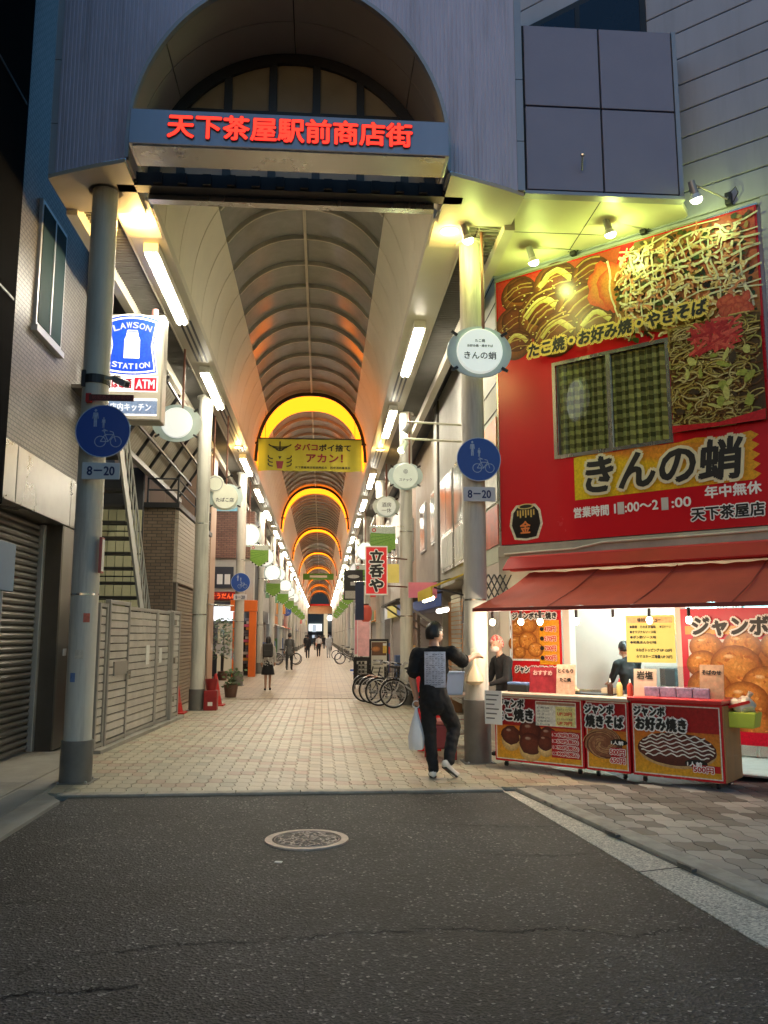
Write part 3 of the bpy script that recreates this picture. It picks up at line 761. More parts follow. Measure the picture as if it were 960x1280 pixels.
# ================================================================== OVAL HANGING SIGNS
acr = M('acrylic_edge', (.55, .66, .64), .2, var=.08)
lit_face = M('lit_sign_face', (.8, .82, .78), .4, var=.06, scale=5, emit=.55, ecol=(.9, 1, .92))
lit_hi = M('lit_sign_face_bright', (.85, .86, .82), .4, emit=.5, ecol=(.95, 1, .97))
pipe_m = M('brown_pipe', (.2, .09, .06), .4, .4)
def oval(loc, label, rx=.43, rz=.35, lines=(), pipes=((0.0, 1.55),), face=lit_face, inner=.29):
    t = thing('oval_sign', loc, label, 'sign', 'oval hanging shop signs')
    n = 36
    MB().prism([(rx * math.cos(2 * math.pi * i / n), rz * math.sin(2 * math.pi * i / n)) for i in range(n)], -.012, .012, 'y').build('acrylic_plate', acr, t, smooth=True)
    MB().lathe([(inner, -.075), (inner + .012, -.06), (inner + .012, .06), (inner, .075)], n, axis='y').build('lit_face', face, t, smooth=True)
    for sx, sz in ((-1, 1), (1, 1), (-1, -1), (1, -1)):
        MB().bar((sx * .68 * rx, -.02, sz * .62 * rz), (sx * .86 * rx, -.03, sz * .76 * rz), .035, .03, (0, 1, 0)).build('clip', black, t)
    for px, L in pipes: MB().tube((px, .0, rz * .8), (px, .0, rz * .8 + L), .022, n=10).build('pipe', pipe_m, t, smooth=True)
    for s_, w_, z in lines: txt(s_, t, (0, -.077, z), w_, None, black_ink if w_ > .3 and z < .02 else M('sign_grey_ink', (.16, .18, .17), .5), bold=.002, depth=.003)
    return t
oval((2.03, 10.52, 5.3), 'oval lit sign of the grilled octopus shop hanging at the front right column', lines=(('たこ焼', .13, .13), ('お好み焼・焼きそば', .34, .06), ('きんの蛸', .42, -.07)), pipes=((.06, 1.4),))
oval((1.95, 19.6, 5.37), 'pale oval sign with a faint round logo on the second right column', rx=.42, rz=.33, lines=(('Ⓖ', .1, .1), ('スナック', .3, -.1)), pipes=((.1, 1.3),), face=M('dim_sign_face', (.66, .72, .62), .4, emit=.18, ecol=(.9, 1, .85)))
oval((2.0, 26.2, 5.65), 'oval shop sign with green writing behind the second right column', lines=(('酒房', .3, .05), ('一休', .3, -.13)), face=M('dim_sign_face2', (.66, .72, .66), .4, emit=.3, ecol=(.9, 1, .9)))
ts = oval((-2.36, 20.3, 4.93), 'cream tobacco shop sign, an oval with a small disc on top', rx=.43, rz=.33, lines=(('たばこ店', .42, -.08),), pipes=((-.3, 1.75), (.02, 1.75)), face=M('cream_sign_face', (.7, .7, .55), .4, emit=.12, ecol=(1, 1, .8)))
MB().lathe([(.2, -.05), (.21, -.04), (.21, .04), (.2, .05)], 28, (-.24, -.03, .31), 'y').build('small_disc', M('cream_sign_face', (.7, .7, .55)), ts, smooth=True)
MB().torus((-.24, -.085, .31), (0, 1, 0), .17, .008, 28, 6).build('disc_rim', M('grey_rim', (.3, .3, .28)), ts)
MB().tube((-.1, 0, .42), (.12, -.02, .52), .012).build('stem', black, ts); MB().ball((.14, -.02, .53), .04).build('knob', black, ts)
oval((-2.75, 15.6, 5.55), 'oval sign half hidden behind the blue convenience store sign', rx=.46, rz=.36, inner=.28, face=lit_hi, pipes=((.1, 1.2),))
far_ovals = [(-2.5, 28.7, 5.0), (-2.4, 35.3, 4.85), (-2.35, 40, 4.55), (-2.4, 46, 4.9), (-2.3, 53, 4.7), (-2.4, 62, 4.8), (-2.35, 72, 4.8), (1.85, 36, 5.2), (1.85, 45, 5.1), (1.85, 55, 5.0), (1.9, 66, 5.0)]
for i, (x, y, z) in enumerate(far_ovals):
    s = 'left' if x < 0 else 'right'; j = i + 1 if x < 0 else i - 6
    oval((x, y, z), 'small bright oval sign far down the %s side, %s beyond the near ones' % (s, ORD(j - 1)), face=lit_hi, rx=.42, rz=.4, inner=.34)

# ================================================================== GREEN PENNANTS
flag_p = {}
def pennant(loc, arm, label):
    t = thing('green_pennant', loc, label, 'banner', 'green pennants hung from the columns')
    p = Print(); w_, h_ = .3, .34; g, g2 = (.16, .33, .04), (.09, .22, .02)
    p.rect(-w_, -.0, w_, .3, (.5, .55, .5)); p.poly([(-w_, 0), (-w_, -.22), (0, -.42), (w_, -.22), (w_, .14), (-w_, .14)], g)
    for i in range(4): p.poly([(-w_ + .02, -.16 + i * .1), (w_ - .1 - .03 * i, .0 + i * .04), (w_ - .1 - .03 * i, .015 + i * .04), (-w_ + .02, -.14 + i * .1)], g2)
    p.disc(-w_ + .09, .22, .05, .05, (.45, .02, .02), n=14); p.disc(-w_ + .09, .22, .026, .026, (.6, .6, .55), n=12)
    for i in range(12):
        x = -w_ + i * .05; z0 = -.22 - .2 * (1 - abs(x + .025) / w_)
        p.rect(x, z0 - .03, x + .05, z0 + .012, (.02, .02, .02) if i % 2 else (.7, .7, .7))
    if 'p' not in flag_p:
        o = p.build('printed_cloth', print_mat(), t, (0, -.004, 0)); flag_p['p'] = o.data
        flag_p['c'] = MB().prism([(-w_, -.22), (0, -.42), (w_, -.22), (w_, .3), (-w_, .3)], 0, .004, 'y').mesh('cloth', M('pennant_cloth', (.3, .4, .12), .7))
        flag_p['r'] = MB().tube((-w_ - .02, 0, .31), (w_ + .2, 0, .31), .012).mesh('arm', steel)
        flag_p['l'] = MB().tube((w_ + .02, 0, .31), (-w_ - .2, 0, .31), .012).mesh('arm', steel)
    else:
        o = put('printed_cloth', flag_p['p'], t, (0, -.004, 0), RX); o['kind'] = 'stuff'
    put('cloth', flag_p['c'], t); put('arm', flag_p['r' if arm > 0 else 'l'], t)
for i in range(1, 9): pennant((1.42, 10.7 + 9 * i, 3.86 if i == 1 else 3.7), 1, '%s green pennant from the entrance on the right columns' % ORD(i - 1))
for i in range(3, 10): pennant((-2.1, 9.6 + 9 * i, 3.7), -1, '%s green pennant from the entrance on the left columns' % ORD(i - 3))
pennant((-2.1, 28.2, 4.3), -1, 'green pennant under the white oval by the third left column')

# ================================================================== BANNERS ACROSS THE ARCADE
bn = thing('yellow_banner', (-.39, 24, 6.8), 'yellow no-littering banner hanging across the arcade below the first amber arch', 'banner')
cloth_y = M('banner_cloth', (.62, .55, .045), .6, var=.08)
mb = MB(); n = 40; vs = []
for i in range(n + 1):
    x = -1.5 + 3.0 * i / n; y = .02 * math.sin(x * 7) + .012 * math.sin(x * 17 + 1)
    vs += [(x, y * .4, .475), (x, y, 0), (x, y * 1.5, -.475 + .01 * math.sin(x * 5))]
mb.add(vs, [(3 * i + k, 3 * i + 3 + k, 3 * i + 4 + k, 3 * i + 1 + k) for i in range(n) for k in (0, 1)])
mb.build('cloth', cloth_y, bn, smooth=True)
MB().tube((-1.55, 0, .48), (1.55, 0, .48), .018).build('rod', dark_metal, bn)
for x in (-1.3, 1.3): MB().tube((x, 0, .48), (x, 0, 1.3), .006).build('wire', dark_metal, bn)
rink = M('maroon_ink', (.3, .02, .03), .5)
txt('タバコ', bn, (-.12, -.06, .22), .66, .2, rink, bold=.008); txt('ポイ捨て', bn, (.72, -.06, .21), .92, .2, black_ink, bold=.008)
txt('アカン！', bn, (.42, -.06, -.1), 1.05, .24, rink, bold=.01); txt('天下茶屋商店街振興組合　西成消防署長会', bn, (.37, -.06, -.38), 1.6, .07, black_ink, bold=.002)
p = Print(); k_ = (.03, .03, .01)
for i in range(3):
    p.line([(-.87 + (.12 + .1 * i) * math.cos(a) * s, .2 + .05 * i - .09 * math.sin(a)) for s in (1,) for a in [math.pi * j / 12 for j in range(13)]], .035, k_)
    for s in (-1, 1): p.line([(-.87 + s * (.2 + .13 * math.cos(a)), -.06 - i * .11 + .07 * math.sin(a)) for a in [-1.6 + 2.0 * j / 10 for j in range(11)]], .035, k_)
p.line([(-.87, .38), (-.87, .1)], .04, k_); p.poly([(-.98, -.2), (-.76, -.2), (-.8, -.42), (-.94, -.42)], (.3, .03, .05)); p.poly([(-.92, -.06), (-.82, -.06), (-.87, -.15)], k_)
p.build('printed_emblem', print_mat(), bn, (0, -.055, 0))
b2 = thing('green_banner', (-.4, 88, 7.75), 'distant green banner across the arcade deep inside', 'banner')
MB().box(-1.6, 1.6, 0, .02, -.35, .3).build('cloth', M('green_cloth', (.12, .35, .05), .6), b2); MB().box(-.9, .9, -.012, -.002, -.12, .12).build('pale_stripe', white_ink, b2)
for x in (-1.5, 1.5): MB().tube((x, 0, .3), (x, 0, 1.2), .01).build('wire', dark_metal, b2)
# ================================================================== LEFT SIDE
def wallpat(name, c1, c2, mort_, bw, rh, ms, axes='yz', rough=.5, bump=.5, off=.5, metal=0.0):
    """bricks or tiles too small to pick apart, on a wall that runs along y (axes yz) or x (axes xz)"""
    if name in MATS: return MATS[name]
    m = bpy.data.materials.new(name); m.use_nodes = True; MATS[name] = m; n, l = m.node_tree.nodes, m.node_tree.links; b = n['Principled BSDF']
    geo = n.new('ShaderNodeNewGeometry'); sp = n.new('ShaderNodeSeparateXYZ'); l.new(geo.outputs['Position'], sp.inputs[0]); cb = n.new('ShaderNodeCombineXYZ')
    l.new(sp.outputs['Y' if axes[0] == 'y' else 'X'], cb.inputs[0]); l.new(sp.outputs['Z'], cb.inputs[1])
    br = n.new('ShaderNodeTexBrick'); l.new(cb.outputs[0], br.inputs['Vector']); br.offset = off
    for k, v in (('Scale', 1), ('Brick Width', bw), ('Row Height', rh), ('Mortar Size', ms)): br.inputs[k].default_value = v
    br.inputs['Color1'].default_value = (*c1, 1); br.inputs['Color2'].default_value = (*c2, 1); br.inputs['Mortar'].default_value = (*mort_, 1)
    nz = n.new('ShaderNodeTexNoise'); nz.inputs['Scale'].default_value = 1.5; nz.inputs['Detail'].default_value = 7; l.new(geo.outputs['Position'], nz.inputs[0])
    mr = n.new('ShaderNodeMapRange'); mr.inputs[1].default_value = .3; mr.inputs[2].default_value = .7; mr.inputs[3].default_value = .8; mr.inputs[4].default_value = 1.15; l.new(nz.outputs[0], mr.inputs[0])
    vm = n.new('ShaderNodeVectorMath'); vm.operation = 'SCALE'; l.new(br.outputs[0], vm.inputs[0]); l.new(mr.outputs[0], vm.inputs['Scale']); l.new(vm.outputs[0], b.inputs['Base Color'])
    b.inputs['Roughness'].default_value = rough; b.inputs['Metallic'].default_value = metal; b.inputs['Specular IOR Level'].default_value = .25
    bp = n.new('ShaderNodeBump'); bp.invert = True; bp.inputs['Strength'].default_value = bump; bp.inputs['Distance'].default_value = .008; l.new(br.outputs['Fac'], bp.inputs['Height']); l.new(bp.outputs[0], b.inputs['Normal'])
    return m
WX = -3.7
tile_m = wallpat('small_wall_tile', (.17, .155, .145), (.14, .13, .12), (.05, .05, .05), .105, .056, .007, 'yz', .38, .8)
band_m = M('steel_panel', (.3, .29, .27), .28, .8, var=.2, scale=1.2, dirt=.2)
shut_m = M('shutter_slat', (.17, .16, .15), .4, .5, var=.25, dirt=.4)
brown_m = M('brown_steel', (.1, .085, .07), .4, .5, var=.15)
tb = thing('tiled_building', (WX, 0, 0), 'narrow tiled building with a steel band and a closed roller shutter on the left', 'building')
MB().box(-5, 0, 9.8, 13.05, 3.9, 12.5).build('tiled_wall', tile_m, tb)
for y0, y1 in ((5.0, 7.6), (7.62, 10.2), (10.22, 12.4), (12.42, 13.05)): MB().box(-.4, .03, y0, y1, 3.17, 3.88).build('steel_panel', band_m, tb, bev=.008)
MB().box(-5, -.41, 5, 13.05, 3.0, 3.895).build('lintel', dark_wall, tb)
sh = MB().box(-.36, -.33, 6.0, 12.2, .05, 3.16).build('roller_shutter', shut_m, tb)
sl = MB().prism([(-.325, 0), (-.285, .016), (-.278, .045), (-.29, .07), (-.325, .086)], 6.0, 12.17, 'y')
sl.v = [(x, y, z) for x, y, z in sl.v]; slm = sl.mesh('slat', shut_m, True)
for i in range(35): put('slat', slm, sh, (0, 0, .06 + i * .0885))
MB().box(-.3, -.22, 12.1, 12.2, .04, 3.16).build('guide_rail', grey_metal, tb, bev=.01)
MB().box(-.5, .0, 12.2, 12.24, .03, 3.165).build('jamb', brown_m, tb)
MB().box(-.5, .005, 12.245, 13.03, .03, 3.165).build('pillar', M('bronze_panel', (.22, .2, .17), .35, .6, var=.15, streak=True), tb, bev=.01)
MB().box(-5, -.5, 12.3, 13.02, .03, 3.0).build('rear_wall', dark_wall, tb)
MB().box(-.02, .03, 12.5, 12.58, 1.32, 1.42).build('switch_plate', white_paint, tb)
wn = MB().box(-.03, .045, 10.48, 11.52, 5.5, 7.22).build('window', grey_metal, tb, bev=.006)
for y0, y1 in ((10.53, 11.47),): MB().box(.046, .052, y0, y1, 5.56, 7.16).build('pane', M('dark_teal_glass', (.02, .04, .045), .55, .0, var=.05, scale=.6, spec=.03), wn)
MB().box(.046, .06, 10.98, 11.02, 5.56, 7.16).build('mullion', grey_metal, wn)
MB().box(-.0, .08, 10.44, 11.56, 5.42, 5.5).build('sill', grey_metal, wn)
MB().path([(.06, 12.92, 3.9), (.06, 12.92, 9.6)], .035, 10).build('downpipe', M('pipe_grey', (.4, .38, .34), .5), tb, smooth=True)
for z in (4.3, 5.2, 5.9): MB().box(-.0, .1, 12.86, 12.98, z, z + .16).build('pipe_bracket', cream, tb)
db = thing('dark_building', (-3.66, 0, 0), 'black unlit building front at the far left edge', 'building')
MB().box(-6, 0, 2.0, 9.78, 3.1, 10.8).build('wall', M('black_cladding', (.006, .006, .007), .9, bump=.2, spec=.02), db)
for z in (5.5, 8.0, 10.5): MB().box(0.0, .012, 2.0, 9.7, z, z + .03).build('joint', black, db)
bb = thing('notice_board', (-3.58, 9.9, 2.1), 'pale blue notice board edge beside the roller shutter', 'notice board')
MB().box(-.02, .04, -.7, .08, 0, .55).build('board', M('pale_blue', (.12, .2, .32), .5), bb, bev=.01); MB().tube((0, -.2, .3), (0, -.2, -2.06), .025).build('post', grey_metal, bb)

# ---- metal fence of horizontal slats
fa = onz(116, 944); fa = Vector((-3.09, 11.95, 0)); fb = Vector((-2.8, 17.0, 0)); fd = (fb - fa); fl = fd.length; frz = math.atan2(fd.y, fd.x)
fence_m = M('fence_slat', (.55, .52, .48), .38, .3, var=.2, scale=3, dirt=.22)
frame_m = M('fence_frame', (.36, .34, .31), .4, .5, var=.1)
def fence_panel(s0, s1, h, label, n, lock=False, setb=0.0):
    t = thing('slat_fence', (fa + fd.normalized() * s0)[:], label, 'fence', 'grey slatted metal fence', frz)
    t.location.z = .03; L = s1 - s0
    for x in (0, L - .06): MB().box(x, x + .06, setb - .04, setb + .04, 0, h + .03).build('post', frame_m, t, bev=.006)
    MB().box(.06, L - .06, setb - .035, setb + .035, h - .03, h + .025).build('top_rail', frame_m, t, bev=.006)
    MB().box(.06, L - .06, setb - .035, setb + .035, .06, .11).build('bottom_rail', frame_m, t)
    st = (h - .16) / n
    sm = MB().prism([(setb + .012, .0), (setb - .018, .012), (setb - .018, st * .88), (setb + .012, st * .95)], .062, L - .062, 'x').mesh('slat', fence_m)
    for i in range(n): put('slat', sm, t, (0, 0, .12 + i * st))
    if lock: MB().box(L - .11, L - .02, setb - .08, setb - .04, .92, 1.04).build('lock', steel, t); MB().tube((L - .2, setb - .08, 1.0), (L - .05, setb - .08, 1.0), .012).build('handle', steel, t)
    return t
fence_panel(0.0, .38, 2.0, 'narrow first panel of the slatted metal fence, next to the front column', 16)
d_ = fence_panel(.39, 1.42, 2.06, 'gate leaf with a lock in the slatted metal fence', 17, True, -.02)
MB().box(.3, .95, -.062, -.04, 1.0, 1.2).build('mail_slot', frame_m, d_)
f3 = fence_panel(1.43, 3.2, 2.0, 'widest panel of the slatted metal fence with a paper notice', 16)
MB().box(1.1, 1.32, -.026, -.021, 1.1, 1.42).build('paper_notice', white_paint, f3)
f4 = fence_panel(3.21, 4.15, 2.0, 'fourth panel of the slatted metal fence with a small keyhole notice', 16)
MB().box(.2, .4, -.026, -.021, 1.1, 1.36).build('paper_notice', white_paint, f4)
fence_panel(4.2, 5.0, 2.02, 'last panel of the slatted metal fence, beside the brown shutter', 16)
MB().box(0, 0.001, 0, .001, 0, .001)
gp = thing('gate_post', (fa + fd.normalized() * 4.17)[:], 'grey square post with hinges between the last fence panels', 'post', rz=frz)
MB().box(-.05, .05, -.1, .02, .03, 2.05).build('shaft', frame_m, gp, bev=.008)
for z in (.4, 1.1, 1.8): MB().tube((0, -.12, z), (0, -.12, z + .1), .02).build('hinge', steel, gp)
fk = tag(MB().prism([(-3.2, 11.9), (-2.95, 11.9), (-2.66, 17.0), (-2.95, 17.0)], .0, .075).build('fence_kerb', conc2), kind='structure')

# ---- outside staircase rising towards the viewer
st_m = M('stair_steel', (.5, .5, .48), .45, .4, var=.15); tread_m = M('stair_tread', (.07, .065, .06), .6, .2)
stc = thing('staircase', (-3.3, 17.0, 0), 'open steel outside staircase with thin railing behind the fence', 'staircase')
n = 19; run, rise = .205, .245
for i in range(n):
    MB().box(-1.0, -.04, -i * run - .14, -i * run + .14, .6 + i * rise - .05, .6 + i * rise - .005).build('tread', tread_m, stc)
for x in (-1.04, -.0):
    MB().bar((x, .2, .36), (x, -(n - 1) * run - .2, .6 + (n - 1) * rise + .24), .04, .24).build('stringer', st_m, stc)
MB().box(-1.0, -.02, -(n - 1) * run - 1.1, -(n - 1) * run - .15, .6 + n * rise - .06, .6 + n * rise).build('landing', tread_m, stc)
for i in range(0, n, 1):
    MB().tube((.0, -i * run, .6 + i * rise), (.0, -i * run, .6 + i * rise + .92), .012, n=6).build('baluster', st_m, stc)
MB().tube((0, .1, 1.4), (0, -(n - 1) * run, .6 + (n - 1) * rise + .92), .022).build('handrail', st_m, stc, smooth=True)
MB().tube((0, .1, .95), (0, -(n - 1) * run, .6 + (n - 1) * rise + .5), .014).build('mid_rail', st_m, stc, smooth=True)
MB().bar((.0, .12, .1), (0, .12, 1.4), .05, .05).build('newel', st_m, stc)

# ---- brown brick building with siding and a shutter, behind the fence
brick_x = wallpat('brown_brick_front', (.16, .115, .085), (.22, .16, .12), (.07, .06, .05), .21, .07, .008, 'xz', .7, .6)
brick_y = wallpat('brown_brick_side', (.16, .115, .085), (.22, .16, .12), (.07, .06, .05), .21, .07, .008, 'yz', .7, .6)
bz = thing('brick_building', (0, 18.3, 0), 'two-storey brown brick house with pale siding and shutter behind the fence', 'building')
MB().box(-3.85, -3.2, 0, 5.4, 0.02, 4.35).build('brick_wall', brick_x, bz)
MB().box(-3.95, -3.1, -.06, 5.5, 4.35, 4.46).build('cornice', dark_metal, bz)
for i in range(17): MB().box(-3.199, -3.12, .05, 5.2, 2.75 + i * .092, 2.75 + i * .092 + .08).build('siding_board', M('siding', (.4, .34, .27), .5, var=.1, rand=.06), bz)
sm2 = MB().prism([(-3.199, 0), (-3.165, .02), (-3.165, .06), (-3.199, .075)], .3, 4.9, 'y').mesh('slat', M('shutter_tan', (.3, .24, .17), .45, .3, var=.12))
for i in range(34): put('slat', sm2, bz, (0, 0, .05 + i * .078))
MB().box(-3.199, -3.13, .08, .28, .02, 2.74).build('jamb', brown_m, bz); MB().box(-3.199, -3.13, 4.92, 5.2, .02, 2.74).build('jamb', brown_m, bz)
for z in (4.75, 5.0): MB().tube((-3.8, .05, z), (-3.15, .05, z), .02).build('roof_rail', dark_metal, bz); MB().tube((-3.15, .05, z), (-3.15, 5.3, z), .02).build('roof_rail', dark_metal, bz)
for x, y in ((-3.8, .05), (-3.15, .05), (-3.15, 2.6), (-3.15, 5.3)): MB().tube((x, y, 4.46), (x, y, 5.02), .02).build('rail_post', dark_metal, bz)
cw = thing('cream_wall', (0, 18.1, 0), 'pale cream panelled wall seen through the open stair treads', 'wall')
for i in range(6):
    for j in range(5): MB().box(-4.9 + i * .175, -4.9 + i * .175 + .16, 0, .04, 1.9 + j * .48, 1.9 + j * .48 + .45).build('panel', M('cream_panel', (.62, .58, .36), .5, var=.08), cw)
MB().box(-6, -3.86, .05, .2, 0, 5.2).build('backing', dark_wall, cw)
# ---- corrugated sloping canopy on a steel frame
cp = thing('sloping_canopy', (-3.75, 15.4, 5.1), 'corrugated sheet canopy on a dark steel frame above the brick house', 'canopy')
mb = MB(); vs = []
for i in range(81):
    yy = i * .08
    for t in range(2): vs.append((t * .85, yy, t * 1.35 + (.02 if i % 2 else 0)))
mb.add(vs, [(2 * i, 2 * i + 2, 2 * i + 3, 2 * i + 1) for i in range(80)]); mb.build('corrugated_sheet', M('fibre_sheet', (.35, .31, .25), .6, var=.2), cp)
for i in range(6): MB().bar((0.0, i * 1.25, -.05), (.85, i * 1.25, 1.3), .05, .06).build('rafter', dark_metal, cp)
for t in (0.05, .35, .65, .95): MB().bar((t * .85 + .03, 0, t * 1.35 - .1), (t * .85 + .03, 6.4, t * 1.35 - .1), .04, .05).build('purlin', dark_metal, cp)
MB().box(-.02, .1, -.05, 6.4, -.1, .0).build('gutter', M('gutter_grey', (.3, .3, .3), .5), cp); MB().tube((.05, .02, -.1), (.05, .02, -.6), .03).build('downpipe', brown_m, cp)
pkb = thing('pink_building', (0, 24.2, 0), 'pinkish panelled wall rising behind the corrugated canopy', 'building')
for i in range(5):
    for j in range(4): MB().box(-5.4 + i * .44, -5.4 + i * .44 + .43, 0, .05, 4.4 + j * .7, 4.4 + j * .7 + .69).build('wall_panel', M('pink_panel', (.5, .34, .24), .5, var=.06), pkb)
MB().box(-6, -3.2, .06, 1.2, 0, 7.2).build('wall', M('pink_panel', (.5, .34, .24)), pkb)

# ---- convenience store box sign
ls = thing('box_sign', (-3.0, 12.86, 4.88), 'tall blue and white illuminated convenience store box sign with a milk can', 'sign')
MB().box(-.49, .49, 0, .3, 0, 1.72).build('case', M('sign_case', (.42, .4, .35), .4, .3), ls, bev=.015)
face = M('lit_white_face', (.6, .57, .5), .4, var=.05, emit=.06, ecol=(1, .96, .86))
MB().box(-.46, .46, -.012, -.001, .03, 1.69).build('face', face, ls)
p = Print(); B, W_ = (.01, .06, .55), (.95, .95, .95)
def shield(k, dz=0):
    q = []
    for i in range(13): t = -1 + i / 6; q.append((t * .36 * k, .78 * k * .5 + .07 * k * (1 - t * t) - .0))
    q += [(.3 * k, 0.0)]; 
    for i in range(13): t = 1 - i / 6; q.append((t * .36 * k, -.78 * k * .5 - .04 * k * (1 - t * t)))
    q += [(-.3 * k, 0.0)]
    return q
p.poly(shield(1.14), W_); p.poly(shield(1.09), B); p.poly(shield(1.03), W_); p.poly(shield(.97), B)
p.poly([(-.09, .19), (-.12, .1), (-.12, -.2), (.12, -.2), (.12, .1), (.09, .19)], W_)
p.line([(-.075, .25), (.075, .25), (.09, .2), (-.09, .2), (-.075, .25)], .016, W_); p.rect(-.08, .19, .08, .225, W_); p.line([(-.11, .155), (.11, .155)], .012, B)
p.build('printed_logo', print_mat('print_lit', 1.0), ls, (0, -.014, 1.2))
lw = lamp_mat('lit_white_ink', (1, 1, 1), 1.2)
for i, ch in enumerate('LAWSON'): a = -1 + i * .4; txt(ch, ls, (a * .25, -.025, 1.2 + .335 - .05 * a * a), .085, .095, lw, bold=.004, tilt=-a * .3)
for i, ch in enumerate('STATION'): a = -1 + i / 3; txt(ch, ls, (a * .25, -.025, 1.2 - .335 + .03 * a * a), .075 if ch != 'I' else .02, .085, lw, bold=.004, tilt=a * .12)
p = Print(); Rr = (.5, .01, .03); p.rect(-.42, .46, .42, .72, W_); p.rect(-.41, .48, .02, .7, W_); p.rect(.06, .48, .4, .69, Rr); p.rect(-.42, .08, .42, .36, W_); p.rect(-.42, .11, .42, .32, (.16, .22, .34))
p.build('printed_strips', print_mat('print_lit', 1.0), ls, (0, -.014, 0))
redl = lamp_mat('lit_red_ink', (.6, .01, .03), 1.2)
txt('たばこ酒', ls, (-.18, -.022, .59), .4, .15, redl, bold=.006); txt('ATM', ls, (.23, -.022, .585), .28, .14, lw, bold=.006); txt('店内キッチン', ls, (.02, -.022, .215), .62, .12, lw, bold=.004)
for z in (.35, 1.3): MB().bar((-.49, .15, z), (-.75, .15, z), .06, .06).build('bracket', steel, ls)
MB().tube((.3, .15, 1.72), (.3, .15, 1.86), .05).build('lamp_cap', M('pink_cap', (.5, .2, .18), .5), ls)

# ---- camera and small sign on the front left column
cc = thing('security_camera', (-2.5, 9.6, 4.55), 'small white security camera clamped to the front left column', 'camera')
MB().lathe([(.165, -.05), (.165, .05)], 24, (-.17, .14, 0)).build('clamp', dark_metal, cc); MB().box(-.3, -.25, .0, .2, -.1, .1).build('junction_box', dark_metal, cc)
MB().bar((-.02, 0, 0), (.16, -.1, -.02), .04, .04).build('arm', cream, cc)
MB().bar((.1, -.05, -.02), (.27, -.2, -.13), .08, .08).build('body', M('camera_grey', (.4, .38, .35), .4), cc, bev=.012); MB().bar((.262, -.19, -.125), (.275, -.205, -.134), .05, .05).build('lens', black, cc)
rs = thing('small_red_sign', (-2.5, 9.55, 4.3), 'small dark red strip sign below the security camera on the column', 'sign')
MB().box(-.18, .32, -.03, .0, -.035, .035).build('plate', M('dark_red', (.12, .01, .012), .4), rs); txt('防犯カメラ作動中', rs, (.07, -.031, 0), .42, .045, M('dull_red', (.4, .05, .04), .5))
MB().box(-.22, -.16, -.02, .1, -.05, .05).build('bracket', red_paint, rs)
for i, (z, a, w_, c) in enumerate(((1.35, -.9, .09, (.55, .5, .4)), (1.75, -.5, .07, (.5, .12, .08)), (1.1, -1.3, .06, (.12, .2, .4)))):
    st_ = MB(); vs = []
    for k in range(6):
        t_ = a + (k - 2.5) * w_ / .15 / 5
        for zz_ in (z, z + .1): vs.append((.1525 * math.cos(t_ - .6), .1525 * math.sin(t_ - .6), zz_))
    st_.add(vs, [(2 * k, 2 * k + 2, 2 * k + 3, 2 * k + 1) for k in range(5)]); st_.build('sticker', M('sticker_%d' % i, c, .5, var=.3, scale=30), LC[0]); put('sticker', bpy.data.objects['sticker'].data, RC[0], (0, 0, .12 * i), (0, 0, -.5 - i)) if i < 2 else None
tagp = thing('column_notice', (-2.52, 9.64, 2.5), 'small red-edged paper notice stuck on the front left column', 'notice')
MB().box(.02, .05, -.05, .07, -.2, .2).build('paper', M('notice_red_edge', (.5, .12, .1), .5), tagp); MB().box(.051, .053, -.04, .06, -.18, .18).build('sheet', white_paint, tagp)

# ---- cones and bin near the second left column
cone_m = M('cone_red', (.5, .02, .015), .45)
def cone(loc, label, s=1.0):
    t = thing('traffic_cone', loc, label, 'traffic cone', 'red traffic cones')
    MB().box(-.19 * s, .19 * s, -.19 * s, .19 * s, 0, .03).build('base', cone_m, t, bev=.01)
    MB().lathe([(.14 * s, .03), (.03 * s, .7), (.02 * s, .72)], 20).build('body', cone_m, t, smooth=True)
    MB().lathe([(.112 * s, .2), (.088 * s, .35)], 20).build('band', M('cone_band', (.5, .1, .08), .4), t, smooth=True)
cone((-2.98, 17.9, .03), 'red traffic cone against the brown shutter, left of the second column', 1.15)
cone((-2.42, 19.9, .024), 'red traffic cone right behind the second left column', 1.15)
rb = thing('red_bucket', (-2.36, 18.7, .024), 'dark red fire bucket stand beside the second left column', 'bucket')
MB().box(-.14, .14, -.14, .14, 0, .42).build('stand', M('dark_red_paint', (.25, .01, .012), .4), rb, bev=.01); MB().lathe([(.1, .42), (.14, .66), (.13, .66), (.09, .45)], 18).build('bucket', M('dark_red_paint', (.25, .01, .012)), rb, smooth=True); MB().box(-.05, .05, -.145, -.141, .1, .18).build('sticker', white_paint, rb)
ps = thing('plastic_sheet', (-2.6, 19.4, 1.3), 'crumpled translucent plastic sheet hung behind the second left column', 'sheet')
mb = MB(); vs = []; rnd = random.Random(5)
for i in range(9):
    for j in range(7): vs.append((i * .07 + j * .02, rnd.uniform(-.06, .06), 1.0 - j * .17 - i * .03 * (j > 0)))
mb.add(vs, [(i * 7 + j, i * 7 + 7 + j, i * 7 + 8 + j, i * 7 + 1 + j) for i in range(8) for j in range(6)]); mb.build('sheet', glass_mat('plastic_film', (.85, .87, .9), .1, .25), ps, smooth=True)
MB().tube((-.05, 0, 1.02), (.6, 0, .98), .015).build('rod', steel, ps)

